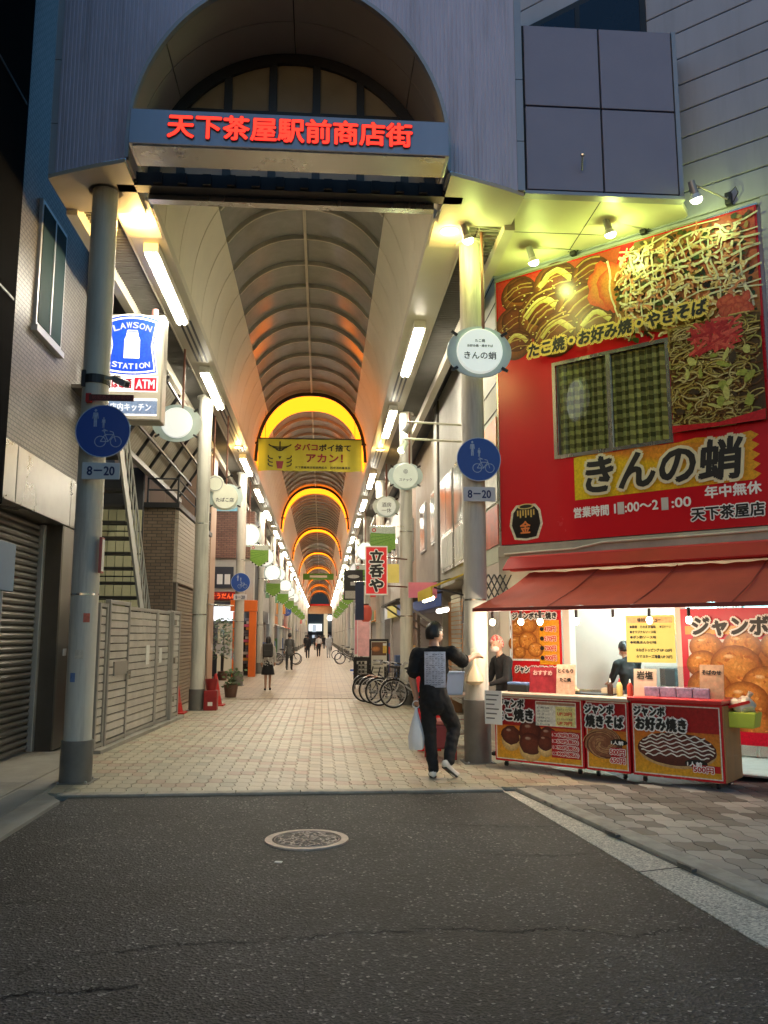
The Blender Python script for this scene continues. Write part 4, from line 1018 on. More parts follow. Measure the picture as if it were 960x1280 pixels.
# ---- corner shop across the side street, with lit fascia and orange portal
cs = thing('corner_shop', (0, 34.0, 0), 'corner shop facing us with lit white fascia and an orange portal on the left', 'shop')
MB().box(-6.5, -2.75, .8, 6, 0, 6.4).build('body', dark_wall, cs)
MB().box(-6.5, -2.75, .0, .79, 4.7, 6.6).build('upper_wall', wallpat('red_brick_front', (.2, .1, .075), (.26, .14, .1), (.08, .06, .05), .22, .075, .009, 'xz', .7, .6), cs)
MB().box(-6.5, -2.75, .1, .79, 2.95, 4.69).build('grey_wall', M('grey_render', (.4, .39, .35), .6, var=.15), cs)
nb = MB().box(-4.3, -3.55, .05, .099, 3.5, 4.35).build('notice_case', M('navy_black', (.03, .035, .05), .4), cs)
for x in (-4.2, -3.9): MB().box(x, x + .22, .04, .049, 3.65, 4.05).build('paper', white_paint, nb)
MB().box(-4.5, -3.3, .03, .09, 3.02, 3.35).build('red_sign', M('sign_dark_red', (.25, .01, .01), .4), cs)
txt('そうだんは', cs, (-3.9, .028, 3.18), 1.0, .2, lamp_mat('led_orange', (1, .12, .03), 1.6), bold=.006)
MB().box(-6.4, -3.1, -.3, .0, 2.2, 2.75).build('lit_fascia', lamp_mat('white_fascia', (.95, .97, 1), 2.2), cs)
MB().box(-6.5, -2.75, -.1, .79, 2.76, 2.94).build('canopy', dark_metal, cs)
org = M('orange_paint', (.75, .16, .02), .4)
for x in (-3.35, -2.72): MB().box(x - .14, x + .14, -.35, -.05, .02, 2.55).build('portal_post', org, cs, bev=.015)
MB().box(-3.6, -2.55, -.38, -.02, 2.56, 3.0).build('portal_beam', org, cs, bev=.015)
MB().box(-4.2, -3.1, .795, .799, .1, 2.1).build('lit_window', lamp_mat('shop_glow', (1, .75, .45), .35), cs)
MB().box(-3.2, -2.86, .3, .34, .1, 2.5).build('door_glass', M('dark_glass', (.03, .03, .03), .1), cs)
rnd = random.Random(11)
for i in range(16):
    c = rnd.choice([(.5, .05, .04), (.6, .3, .05), (.5, .5, .45), (.1, .1, .12), (.6, .1, .2)])
    MB().box(-3.2 + rnd.uniform(0, .3), -2.9 + rnd.uniform(0, .06), .0, .25, .4 + i * .12, .5 + i * .12).build('goods', M('goods_%d' % (i % 5), c, .5), cs)
kx = thing('sign_stand', (-3.75, 32.6, .02), 'slim white-topped menu stand in front of the corner shop', 'stand')
MB().box(-.25, .25, -.02, .02, .9, 1.3).build('board', white_paint, kx); MB().box(-.04, .04, -.03, .03, 0, .9).build('leg', dark_metal, kx); MB().box(-.25, .25, -.2, .2, 0, .04).build('foot', dark_metal, kx)
def plant(loc, label, h=1.6, n=130, seed=1, w_=.35):
    t = thing('potted_plant', loc, label, 'plant'); rnd = random.Random(seed)
    MB().lathe([(.14, 0), (.19, .32), (.17, .32), (.15, .28)], 16).build('pot', M('plant_pot', (.12, .06, .04), .6), t, smooth=True)
    MB().path([(0, 0, .25), (.03, .02, h * .5), (-.02, 0, h * .85)], [.025, .02, .01], 6).build('stem', M('bark', (.08, .06, .04), .8), t)
    mb = MB()
    for i in range(n):
        c = Vector((rnd.gauss(0, w_ * .5), rnd.gauss(0, w_ * .5), h * rnd.uniform(.35, 1.0))); d = Vector((rnd.uniform(-1, 1), rnd.uniform(-1, 1), rnd.uniform(-.5, .8))).normalized(); s = d.orthogonal() * .03; L = d * .12
        mb.quad(c, c + L * .5 + s, c + L, c + L * .5 - s)
    mb.build('foliage', M('leaf_green', (.05, .1, .03), .5, var=.4, rand=.4), t)
plant((-3.55, 31.2, .02), 'dark leafy potted tree in front of the corner shop', 2.2, 260, 2, .5)
plant((-2.35, 22.6, .024), 'low dark shrub in a pot behind the second red cone', .7, 80, 4, .25)
# ================================================================== RIGHT: FOOD SHOP ON THE CUT CORNER
SO = Vector((2.6, 12.0, 0)); SRZ = math.atan2(-.683, .731)
SU = Vector((math.cos(SRZ), math.sin(SRZ), 0)); SV = Vector((-math.sin(SRZ), math.cos(SRZ), 0))
def SW(u, v, z=0.0): q = SO + SU * u + SV * v; return (q.x, q.y, z)
def sthing(name, u, v, z, label, cat, group=None, turn=0.0): return thing(name, SW(u, v, z), label, cat, group, SRZ + turn)
clad = M('grey_cladding', (.37, .39, .46), .6, var=.1, streak=True, dirt=.15, rand=.04)
fs = sthing('food_shop', 0, 0, 0, 'two-storey corner food shop with a red picture sign wall and grey boards above', 'shop')
WU0, WU1, WZ0, WZ1 = .96, 2.54, 4.1, 5.4
# sign wall around the window
for u0, u1, z0, z1 in ((.02, WU0, 2.9, 6.9), (WU0, WU1, 2.9, WZ0), (WU0, WU1, WZ1, 6.9), (WU1, 3.76, 2.9, 6.9)):
    MB().box(u0, u1, -.04, 0, z0, z1).build('sign_wall', red_mat, fs)
MB().box(.0, .02, -.05, .02, 2.9, 6.92).build('sign_edge', steel, fs); MB().box(.0, 3.78, -.05, .02, 6.9, 6.925).build('sign_edge', steel, fs)
for u0, u1, z0, z1 in ((-.04, WU0 - .02, 2.6, 7.0), (WU0 - .02, WU1 + .02, 2.6, WZ0 - .02), (WU0 - .02, WU1 + .02, WZ1 + .02, 7.0), (WU1 + .02, 6.5, 2.6, 7.0)):
    MB().box(u0, u1, .021, .3, z0, z1).build('wall', clad, fs)
MB().box(-.04, 6.5, .31, 4.5, 2.75, 11.8).build('core', dark_wall, fs)
zz = 7.01
while zz < 11.6:
    MB().box(-.06, 6.5, .0, .3, zz, zz + .37).build('cladding_board', clad, fs, bev=.012); zz += .385
MB().box(3.8, 6.5, -.01, .02, 2.9, 7.0).build('wall_panel', clad, fs, bev=.01)
MB().box(-.02, 6.5, -.08, .02, 2.72, 2.88).build('trim', M('trim_beige', (.4, .37, .3), .6, var=.2, dirt=.3), fs, bev=.008)
MB().path([(.1, -.1, 2.76), (1.2, -.1, 2.77), (1.6, -.1, 2.83), (3.2, -.1, 2.83), (4.2, -.1, 2.84)], .016, 8).build('conduit', cream, fs, smooth=True)
# curtained window
wo = MB().box(WU0, WU1, -.055, .0, WZ0 - .05, WZ0).build('window_frame', steel, fs)
for a in ((WU0, WU1, WZ1, WZ1 + .05), (WU0 - .05, WU0, WZ0 - .05, WZ1 + .05), (WU1, WU1 + .05, WZ0 - .05, WZ1 + .05)): MB().box(a[0], a[1], -.055, .0, a[2], a[3]).build('window_frame', steel, fs)
MB().box((WU0 + WU1) / 2 - .03, (WU0 + WU1) / 2 + .03, -.05, -.01, WZ0, WZ1).build('mullion', steel, fs)
for a, b in ((WU0 + .01, (WU0 + WU1) / 2 - .03), ((WU0 + WU1) / 2 + .03, WU1 - .01)): MB().box(a, b, -.03, -.024, WZ0 + .005, WZ1 - .005).build('pane', glass_mat('clear_glass', (.92, .95, .92), .04, .02), fs)
def plaid():
    m = M('plaid_curtain', (.78, .8, .3), .8, var=.1); n, l = m.node_tree.nodes, m.node_tree.links; b = n['Principled BSDF']
    tc = n.new('ShaderNodeTexCoord'); ck = []
    old = b.inputs['Base Color'].links[0].from_socket
    for ax, s_ in (('X', 9.0), ('Z', 8.0)):
        sp = n.new('ShaderNodeSeparateXYZ'); l.new(tc.outputs['Object'], sp.inputs[0])
        mu = n.new('ShaderNodeMath'); mu.operation = 'MULTIPLY'; mu.inputs[1].default_value = s_; l.new(sp.outputs[ax], mu.inputs[0])
        fr = n.new('ShaderNodeMath'); fr.operation = 'FRACT'; l.new(mu.outputs[0], fr.inputs[0])
        gt = n.new('ShaderNodeMath'); gt.operation = 'GREATER_THAN'; gt.inputs[1].default_value = .5; l.new(fr.outputs[0], gt.inputs[0]); ck.append(gt)
    ad = n.new('ShaderNodeMath'); ad.operation = 'ADD'; l.new(ck[0].outputs[0], ad.inputs[0]); l.new(ck[1].outputs[0], ad.inputs[1])
    mr = n.new('ShaderNodeMapRange'); mr.inputs[1].default_value = 0; mr.inputs[2].default_value = 2; mr.inputs[3].default_value = 1.2; mr.inputs[4].default_value = .5; l.new(ad.outputs[0], mr.inputs[0])
    vm = n.new('ShaderNodeVectorMath'); vm.operation = 'SCALE'; l.new(old, vm.inputs[0]); l.new(mr.outputs[0], vm.inputs['Scale']); l.new(vm.outputs[0], b.inputs['Base Color']); return m
for a, b in ((WU0 + .02, (WU0 + WU1) / 2 - .02), ((WU0 + WU1) / 2 + .02, WU1 - .02)):
    mb = MB(); vs = []; n = 60
    for i in range(n + 1):
        u = a + (b - a) * i / n; vs += [(u, .035 + .03 * math.sin(i * .9) + .01 * math.sin(i * 2.3), WZ0 - .01), (u, .035 + .022 * math.sin(i * .9 + .2), WZ1 + .01)]
    mb.add(vs, [(2 * i, 2 * i + 2, 2 * i + 3, 2 * i + 1) for i in range(n)]); mb.build('curtain', plaid(), fs, smooth=True)
MB().box(WU0, WU1, .15, .16, WZ0 - .02, WZ1 + .02).build('window_back', M('room_dim', (.35, .33, .25), .8), fs)
tw = MB().box(.5, 2.5, -.03, -.001, 9.45, 10.9).build('upper_window', dark_metal, fs)
for a, b in ((.58, 1.45), (1.53, 2.42)): MB().box(a, b, -.04, -.031, 9.53, 10.8).build('pane', M('night_glass', (.01, .016, .03), .08, .2), tw)

# ---- printed pictures on the sign wall (u right, v up)
PM = print_mat()
rnd = random.Random(21); U = rnd.uniform
def takoyaki(p, cx, cy, r, sauce=True, a=0.0):
    p.disc(cx, cy, r, r * .92, (.3, .1, .025), (.06, .016, .008), a=a)
    p.disc(cx + .08 * r, cy + .18 * r, r * .78, r * .62, (.16, .04, .015), (.05, .012, .007), n=18, jit=.08)
    if sauce:
        b0 = U(.1, .9); cb, sb = math.cos(b0), math.sin(b0)
        if U(0, 1) < .5: p.line([(cx + r * (-.7 + .2 * t), cy + r * (.0 + .55 * math.sin(math.pi * t / 7) + U(-.03, .03))) for t in range(8)], r * .24, (.6, .55, .22), (.4, .34, .08))
        for k in range(2 + int(U(0, 3))):
            o = -.45 + .3 * k + U(-.08, .08); q = []
            for t in range(9):
                s_ = -.8 + .2 * t; v_ = o + .35 * (1 - s_ * s_) + U(-.03, .03)
                if s_ * s_ + v_ * v_ < .95: q.append((cx + r * (s_ * cb - v_ * sb), cy + r * (s_ * sb + v_ * cb)))
            if len(q) > 2: p.line(q, r * U(.03, .1), (.5, .38, .12), (.16, .07, .02))
p = Print()
p.poly([(.04, 5.72), (1.7, 5.85), (2.0, 6.88), (.04, 6.88)], (.3, .06, .02), [(.42, .03, .02), (.1, .03, .01), (.3, .05, .02), (.5, .03, .02)])
for cx, cy, r in ((.4, 6.62, .3), (1.0, 6.62, .36), (1.55, 6.6, .3), (.3, 6.18, .3), (.78, 6.22, .4), (1.4, 6.18, .42), (.34, 5.86, .26), (1.0, 5.86, .36), (1.6, 5.88, .3)): takoyaki(p, cx, cy, r, True)
for i in range(60): x, y = U(.1, 1.7), U(5.75, 6.8); p.disc(x, y, U(.008, .02), U(.006, .014), (.55, .5, .2), n=6)
for cx in (1.75, 1.9): p.disc(cx, 6.1 + U(-.2, .3), .25, .35, (.5, .22, .05), (.45, .04, .02), jit=.15)
# pancake with mayonnaise lattice and bonito flakes, upper right
def clampd(x, y): return 1.62 < x < 3.74 and 5.1 < y < 6.88
p.poly([(1.86, 5.75), (1.95, 6.35), (2.2, 6.88), (3.74, 6.88), (3.74, 5.47), (2.62, 5.5)], (.16, .1, .03), [(.3, .12, .03), (.16, .1, .03), (.12, .1, .03), (.5, .08, .03), (.35, .16, .04), (.2, .1, .03)])
for i in range(420):
    x, y = U(1.9, 3.7), U(5.25, 6.84)
    if x < 2.62 and y < 5.5: continue
    if x < 2.2 and y > 6.2 + (x - 1.86) * 2: continue
    c = rnd.choice([(.03, .02, .008), (.05, .06, .012), (.3, .2, .06), (.12, .05, .015), (.04, .07, .015), (.02, .02, .01)])
    p.disc(x, y, U(.02, .06), U(.015, .04), c, n=7, a=U(0, 3), jit=.3)
for i in range(10):
    y = 5.72 + i * .115 + U(-.03, .03)
    for a_, b_ in ((0, 5), (5, 9), (9, 12)):
        if U(0, 1) < .85: p.line([(1.98 + .15 * (t + U(-.1, .1)), min(y + .05 * math.sin(t * .9 + i) + .012 * t + U(-.012, .012), 6.86)) for t in range(a_, b_ + 1)], U(.016, .034), (.68, .66, .46), (.5, .48, .3))
for i in range(15):
    x = 2.0 + i * .12 + U(-.04, .04)
    for a_, b_ in ((0, 3), (3, 6), (6, 9)):
        if U(0, 1) < .8: p.line([(min(x + .03 * math.sin(t * 1.1 + i) - .02 * t + U(-.012, .012), 3.73), 5.6 + .14 * t) for t in range(a_, b_ + 1) if 5.6 + .14 * t < 6.85], U(.014, .03), (.7, .68, .48), (.52, .5, .32))
for i in range(420):
    x, y = U(1.95, 3.6), U(5.5, 6.78); a = U(0, 6.3); L = U(.05, .13); k = U(-2, 2)
    p.line([(x + L * t / 4 * math.cos(a + k * t / 6), y + L * t / 4 * math.sin(a + k * t / 6)) for t in range(5)], U(.015, .035), rnd.choice([(.68, .55, .3), (.55, .4, .18), (.72, .66, .45), (.5, .2, .1)]))
for i in range(14): p.disc(U(3.3, 3.6), U(5.55, 5.75), U(.05, .12), U(.04, .08), (.55, .12, .06), (.4, .05, .03), n=10, a=U(0, 3), jit=.2)
# fried noodles with red ginger, right of the window
p.rect(2.62, 4.15, 3.74, 5.5, (.06, .03, .01), (.1, .06, .012))
for i in range(620):
    x, y = U(2.66, 3.6), U(4.2, 5.5); a = U(0, 6.3); L = U(.12, .32); k = U(-3, 3)
    q = [(min(max(x + L * t / 7 * math.cos(a + k * t / 6), 2.63), 3.735), min(max(y + L * .6 * t / 7 * math.sin(a + k * t / 6), 4.16), 5.52)) for t in range(8)]
    p.line(q, U(.016, .03), rnd.choice([(.4, .27, .05), (.5, .38, .09), (.26, .14, .025), (.6, .5, .16), (.16, .07, .015), (.42, .42, .1)] if i < 480 else [(.6, .5, .16), (.7, .62, .26), (.5, .42, .1)]), (.08, .035, .01))
for i in range(70): p.line([(U(2.85, 3.45) + .1 * t, 5.28 + U(-.2, .25) + .015 * t) for t in range(2)], U(.02, .04), rnd.choice([(.5, .05, .04), (.6, .1, .07), (.4, .03, .03)]))
for i in range(24): p.disc(U(2.7, 3.6), U(4.4, 5.1), U(.04, .1), U(.02, .05), rnd.choice([(.5, .5, .15), (.06, .04, .02), (.3, .34, .06)]), n=9, a=U(0, 3), jit=.25)
p.poly([(2.62, 4.15), (3.74, 4.15), (3.74, 4.28), (3.2, 4.2), (2.62, 4.24)], (.5, .015, .02))
p.build('printed_food_picture', PM, fs, (0, -.042, 0))
txt('たこ焼・お好み焼・やきそば', fs, (1.9, -.22, 5.66), 2.5, .19, black_ink, bold=.011, outline=(.045, M('cream_yellow_ink', (.8, .62, .12), .5)), slant=.12, tilt=.02)
p = Print()
q = [(1.2, 3.44), (1.2, 4.03)] + [(1.3 + 2.25 * i / 10, 4.05 + .02 * math.sin(i * 2)) for i in range(10)]
q += [(3.62 - (.0 if i % 2 else .09), 4.06 - i * .06) for i in range(11)]
p.poly(q, (.75, .4, .02), [(.75, .55, .02) if x < 1.3 else (.65, .22, .03) if x < 2.6 else (.75, .36, .02) for x, y in q])
p.build('printed_brush_panel', PM, fs, (0, -.042, 0))
txt('きんの蛸', fs, (2.4, -.06, 3.76), 2.02, .5, black_ink, bold=.02, outline=(.058, M('pale_outline', (.72, .66, .42), .5)), slant=.1)
txt('営業時間', fs, (1.43, -.045, 3.265), .5, .14, white_ink, bold=.005)
txt('1', fs, (1.77, -.045, 3.27), None, .12, white_ink, bold=.005); txt(':00～2', fs, (2.13, -.045, 3.27), .44, .12, white_ink, bold=.005); txt(':00', fs, (2.65, -.045, 3.27), .24, .12, white_ink, bold=.005)
for u in (1.85, 2.44): MB().box(u - .045, u + .045, -.048, -.041, 3.19, 3.35).build('patch', M('patch_grey', (.55, .53, .5), .5), fs)
txt('年中無休', fs, (3.28, -.045, 3.36), .66, .15, white_ink, bold=.006)
txt('天下茶屋店', fs, (3.2, -.045, 3.1), .86, .16, black_ink, bold=.006, outline=(.02, white_ink))
# jar emblem
p = Print()
prof = [(.0, 0), (.16, .02), (.23, .2), (.2, .38), (.13, .46), (.0, .46)]
sil = lambda k, e: [(.43 + x * k + (e if x else 0), 3.2 + (y - .23) * k) for x, y in prof] + [(.43 - x * k - (e if x else 0), 3.2 + (y - .23) * k) for x, y in prof[::-1]]
p.poly(sil(1.12, .01), (.7, .66, .5)); p.poly(sil(1.0, 0), (.012, .01, .01)); p.disc(.43, 3.43, .13, .04, (.6, .5, .2), (.6, .5, .2)); p.disc(.43, 3.43, .1, .025, (.01, .01, .01))
for i in range(7): p.line([(.3 + i * .043, 3.38), (.3 + i * .043, 3.3 - .03 * (i % 2))], .022, (.65, .45, .12))
p.build('printed_jar_emblem', PM, fs, (0, -.042, 0)); txt('金', fs, (.43, -.062, 3.13), .16, .17, M('orange_ink', (.7, .2, .04), .5), bold=.006)

# ---- fascia box with a flat soffit over the corner
cb_m = M('fascia_panel', (.27, .255, .32), .45, .2, var=.06)
cn = thing('corner_canopy', (0, 9.5, 0), 'slate-blue panelled fascia box jutting over the shop corner beside the gate', 'canopy')
fx = [2.46, 3.44, 4.4]; fz = [7.04, 8.17, 9.29]
for a in range(2):
    for b in range(2): MB().box(fx[a] + .012, fx[a + 1] - .012, 0, .06, fz[b] + .012, fz[b + 1] - .012).build('panel', cb_m, cn, bev=.006)
MB().box(2.45, 4.41, .04, .12, 7.03, 9.3).build('backing', black, cn)
MB().box(4.405, 4.46, .0, .1, 7.03, 9.3).build('corner_trim', gate_trim, cn)
fy = lambda x: (12 - (x - 2.6) * .934) - 9.5 - .02
MB().prism([(2.44, .125), (4.46, .125), (4.7, .45), (4.7, fy(4.7)), (2.62, fy(2.62)), (2.44, fy(2.62))], 7.02, 7.1, 'z').build('soffit', M('soffit_cream', (.62, .6, .42), .5, var=.05), cn)
MB().box(2.44, 4.47, -.01, .125, 6.985, 7.029).build('drip_edge', gate_trim, cn)
for pts in (((3.45, .13), (3.45, 1.6)), ((2.45, 1.05), (3.9, 1.05))):
    (x0, y0), (x1, y1) = pts; MB().bar((x0, y0, 7.0185), (x1, y1, 7.0185), .012, .003).build('joint', dark_metal, cn)
MB().prism([(2.5, .13), (4.44, .13), (4.68, .5), (4.68, fy(4.68) - .02)], 9.25, 9.3).build('top_plate', gate_trim, cn)
MB().tube((3.15, -.04, 7.3), (3.13, -.14, 7.42), .012).build('hook', steel, cn); MB().ball((3.13, -.15, 7.44), .03, n=8, m=6).build('hook_end', steel, cn)
vt_ = thing('ceiling_grille', (2.2, 10.9, 7.0), 'dark slatted ceiling grille between the gate soffit and the corner canopy', 'grille')
for i in range(12): MB().box(-.15, .2, -.55 + i * .1, -.5 + i * .1, -.02, .02).build('slat', lv_m, vt_)
MB().box(-.17, .22, -.57, .66, .021, .04).build('backing', black, vt_)

# ---- spot lamps aimed at the sign wall
bulb_sp = lamp_mat('spot_bulb', (.93, 1.0, .62), 14.0)
sl_m = M('lamp_head', (.36, .36, .36), .4, .4)
arm_m = M('lamp_arm', (.5, .48, .4), .4, .3)
for i, (ub, uh, zb_, zh) in enumerate(((.91, .6, 7.0, 6.84), (1.3, .91, 7.04, 6.88), (2.33, 2.05, 7.04, 6.94), (3.45, 3.18, 7.08, 7.04))):
    t = sthing('spot_lamp', ub, -1.2 if i == 0 else 0, zb_, '%s spot lamp from the column, on a thin arm above the red sign wall' % ['first', 'second', 'third', 'fourth'][i], 'lamp', 'spot lamps over the sign wall')
    MB().box(-.04, .04, -.09, -.005, -.08, .08).build('base', dark_metal, t, bev=.01)
    h = Vector((uh - ub, -.62, zh - zb_ + .1)); MB().path([(0, -.09, .0), (.0, -.12, -.03), tuple(h)], .011, 8).build('arm', arm_m, t, smooth=True)
    d = Vector((.12, .35, -.93)).normalized()
    MB().tube(h - d * .02, h + d * .14, .042, .05, 16).build('head', sl_m, t, smooth=True)
    MB().tube(h + d * .14, h + d * .2, .05, .078, 16, False).build('bulb_cone', M('reflector_bulb', (.7, .7, .66), .3, .3), t, smooth=True)
    c = h + d * .21; MB().ball(c, .074, .074, .05, 16, 10).build('bulb', bulb_sp, t, smooth=True)
    lampo('spot_light', 'POINT', tuple(c + d * .12), 12 if i == 3 else 25, (.8, 1.0, .24), .06, parent=t)
    MB().path([(.02, -.05, .08), (.1, -.08, .12), (.12, -.06, .04), (.05, -.05, -.06)], .006, 6).build('cable', black, t)

# ---- ground floor behind the counters
gf = sthing('shop_kitchen', 0, 0, 0, 'open white tiled kitchen of the food shop behind the serving counters', 'kitchen')
ktile = M('kitchen_wall', (.48, .76, .8), .35, var=.05)
for u0, u1 in ((-.02, .14), (.96, 1.06), (2.5, 2.58)): MB().box(u0, u1, -.06, .12, .03, 2.72).build('post', M('post_white', (.7, .66, .56), .4, var=.06), gf, bev=.006)
MB().box(-.02, 6.4, -.06, .12, 2.1, 2.71).build('lintel', cream, gf)
MB().box(-.04, 6.4, 1.9, 2.0, .03, 2.74).build('back_wall', ktile, gf)
MB().box(-.04, .0, .0, 1.9, .03, 2.74).build('side_wall', ktile, gf); MB().box(3.9, 3.95, .13, 1.9, .03, 2.74).build('side_wall', ktile, gf)
MB().box(-.04, 6.4, .13, 1.9, 2.7, 2.745).build('ceiling', white_paint, gf); MB().box(-.04, 6.4, -.3, 1.9, .025, .04).build('floor', conc2, gf)
for i in range(1, 8): MB().box(i * .45, i * .45 + .006, 1.893, 1.899, .05, 2.6).build('joint', M('joint_grey', (.4, .45, .45), .6), gf)
for z in (.9, 1.35, 1.8, 2.25): MB().box(0.01, 3.88, 1.893, 1.8985, z, z + .006).build('joint', M('joint_grey', (.4, .45, .45)), gf)
MB().path([(1.35, 1.86, 2.6), (1.35, 1.86, 1.2), (1.7, 1.86, 1.16)], .02, 8).build('water_pipe', steel, gf, smooth=True)
MB().path([(1.95, 1.8, 1.3), (1.92, 1.8, 1.7), (2.0, 1.8, 1.9), (2.25, 1.8, 1.92)], .018, 8).build('hose', M('hose_blue', (.05, .2, .35), .4), gf, smooth=True)
MB().box(1.9, 2.3, 1.78, 1.89, 1.5, 1.95).build('wall_box', white_paint, gf, bev=.01)
ck = MB().lathe([(.17, -.02), (.17, .02)], 28, (2.6, 1.87, 2.02), 'y').build('fan', M('fan_grey', (.4, .4, .38), .4), gf)
for i in range(4): MB().torus((2.6, 1.845, 2.02), (0, 1, 0), .05 + i * .038, .005, 24, 5).build('fan_ring', dark_metal, ck)
MB().box(1.1, 2.4, 1.25, 1.88, 1.75, 2.35).build('range_hood', steel, gf, bev=.01) if False else None
for k, (u, z) in enumerate(((1.15, 1.5), (1.62, 1.62))):
    MB().box(u, u + .2, 1.87, 1.892, z, z + .26).build('notice', M('notice_%d' % k, ((.6, .6, .5), (.6, .5, .2))[k], .6), gf)
for k in range(4): MB().tube((1.5 + k * .09, 1.87, 1.45), (1.5 + k * .09, 1.87, 1.22), .012, n=8).build('ladle', steel, gf)
MB().box(1.1, 3.7, 1.2, 1.85, .05, .85).build('steel_counter', steel, gf, bev=.01)
for u, w_, h, c in ((1.3, .3, .22, (.5, .5, .5)), (1.75, .22, .3, (.05, .05, .05)), (2.2, .35, .16, (.5, .45, .3)), (2.8, .3, .2, (.6, .6, .6))): MB().box(u, u + w_, 1.3, 1.6, .851, .851 + h).build('container', M('container_%d' % int(u * 10), c, .4), gf, bev=.015)
kt = lamp_mat('kitchen_tube', (.75, 1, 1), 170)
MB().box(1.2, 3.2, .9, 1.0, 2.66, 2.695).build('light', kt, gf)

# posters and menu boards (flat print)
def poster(u0, u1, z0, z1, v, label, bg, name='poster'):
    t = sthing(name, (u0 + u1) / 2, v, (z0 + z1) / 2, label, 'poster')
    MB().box(-(u1 - u0) / 2, (u1 - u0) / 2, 0, .012, -(z1 - z0) / 2, (z1 - z0) / 2).build('board', bg, t); return t
amb = (.75, .3, .03)
def golden_balls(p, spots):
    for x, y, r in spots:
        p.disc(x, y, r, r * .85, (.68, .3, .06), (.25, .07, .015), n=20)
        for i in range(26): p.disc(x + U(-.6, .6) * r, y + U(-.52, .5) * r, U(.04, .16) * r, U(.03, .08) * r, rnd.choice([(.72, .36, .09), (.5, .17, .03), (.6, .24, .05), (.42, .13, .025)]), n=7, a=U(0, 3), jit=.35)
        p.disc(x - .25 * r, y + .4 * r, .22 * r, .09 * r, (.85, .6, .3), (.66, .3, .07), n=10)
t = poster(.17, .95, .86, 1.97, -.085, 'red grilled octopus ball price poster left of the kitchen opening', red_mat)
p = Print(); p.rect(-.36, -.13, .06, .5, (.5, .2, .04)); p.rect(.06, -.2, .36, .4, (.8, .36, .02)); p.rect(-.36, -.5, .36, -.22, (.5, .02, .02), (.6, .03, .02)); p.rect(.1, -.52, .36, -.3, (.75, .35, .03))
golden_balls(p, [(-.28, .3, .12), (-.1, .33, .13), (-.3, .08, .13), (-.12, .12, .15), (.0, .0, .12), (-.25, -.04, .1)]); p.rect(-.37, -.155, .06, -.13, (.8, .8, .75)); p.rect(-.38, -.16, -.36, .5, (.8, .8, .75))
p.build('printed_picture', PM, t, (0, -.002, 0))
txt('ジャンボたこ焼き', t, (0, -.03, .46), .68, .09, black_ink, bold=.006, outline=(.018, white_ink)); txt('ジャンボお好み焼き', t, (.02, -.03, -.27), .66, .09, black_ink, bold=.006, outline=(.018, white_ink))
for i, s in enumerate(('470円', '570円', '700円', '900円')): txt(s, t, (.24, -.03, .28 - i * .13), .17, .07, M('price_red', (.6, .05, .02), .5), bold=.004, outline=(.008, white_ink)); MB().lathe([(.03, 0), (.03, .003)], 12, (.11, -.027, .28 - i * .13), 'y').build('dot', black_ink, t)
t = poster(1.87, 2.5, 1.27, 1.86, -.09, 'yellow handwritten menu board over the kitchen opening', M('menu_yellow', (.75, .72, .2), .5, var=.05))
p = Print(); p.rect(-.29, .2, .29, .27, (.7, .4, .1)); p.build('printed_header', PM, t, (0, -.002, 0))
txt('味付けメニュー', t, (0, -.01, .235), .3, .05, black_ink, bold=.002)
for i, s in enumerate(('●素焼　そのまま塩味', '●オリジナルソース味', '●ポン酢ソース味', '●和風あんかけ味')): txt(s, t, (-.09, -.004, .15 - i * .065), .34, .036, black_ink, bold=.0015)
txt('●塩焼きそば', t, (.2, -.004, .15), .14, .034, black_ink); txt('☆ねぎトッピング UP 120円', t, (.04, -.004, -.14), .46, .042, black_ink, bold=.0015); txt('☆マヨネーズ増量 UP 70円', t, (.04, -.004, -.22), .46, .042, black_ink, bold=.0015)
t = poster(2.58, 4.4, .35, 1.93, -.09, 'big red poster of golden octopus balls at the right edge', M('poster_crimson', (.58, .012, .04), .35, var=.05))
p = Print(); p.rect(-.86, .48, .9, .58, (.75, .33, .02)); p.rect(-.83, -.64, .6, .42, (.8, .8, .76)); p.rect(-.79, -.62, .56, .385, (.4, .14, .03))
golden_balls(p, [(-.62, .33, .2), (-.2, .34, .22), (.2, .34, .2), (.5, .2, .2), (-.66, .12, .2), (-.28, .1, .3), (.42, -.1, .3), (.05, -.12, .28), (-.6, -.15, .26), (-.2, -.3, .28), (.3, -.42, .28), (-.6, -.45, .22), (-.1, -.55, .2)])
p.rect(.56, -.62, .9, .4, (.58, .012, .03)); p.rect(-.86, -.79, .9, -.64, (.58, .012, .04)); p.build('printed_picture', PM, t, (0, -.002, 0))
txt('ジャンボたこ焼き', t, (.12, -.03, .58), 1.75, .22, black_ink, bold=.014, outline=(.034, white_ink), slant=.05)
t = poster(3.72, 4.5, .12, .82, -.14, 'cream sheet with lines of handwriting low at the right edge', M('cream_sheet', (.72, .6, .3), .5))
for i in range(5): txt('ソースたこ焼きねぎマヨ'[i:i + 8], t, (-.26 + i * .13, -.005, .0), .3, .04, M('brown_ink', (.12, .06, .02), .5), bold=.0015, tilt=-math.pi / 2)

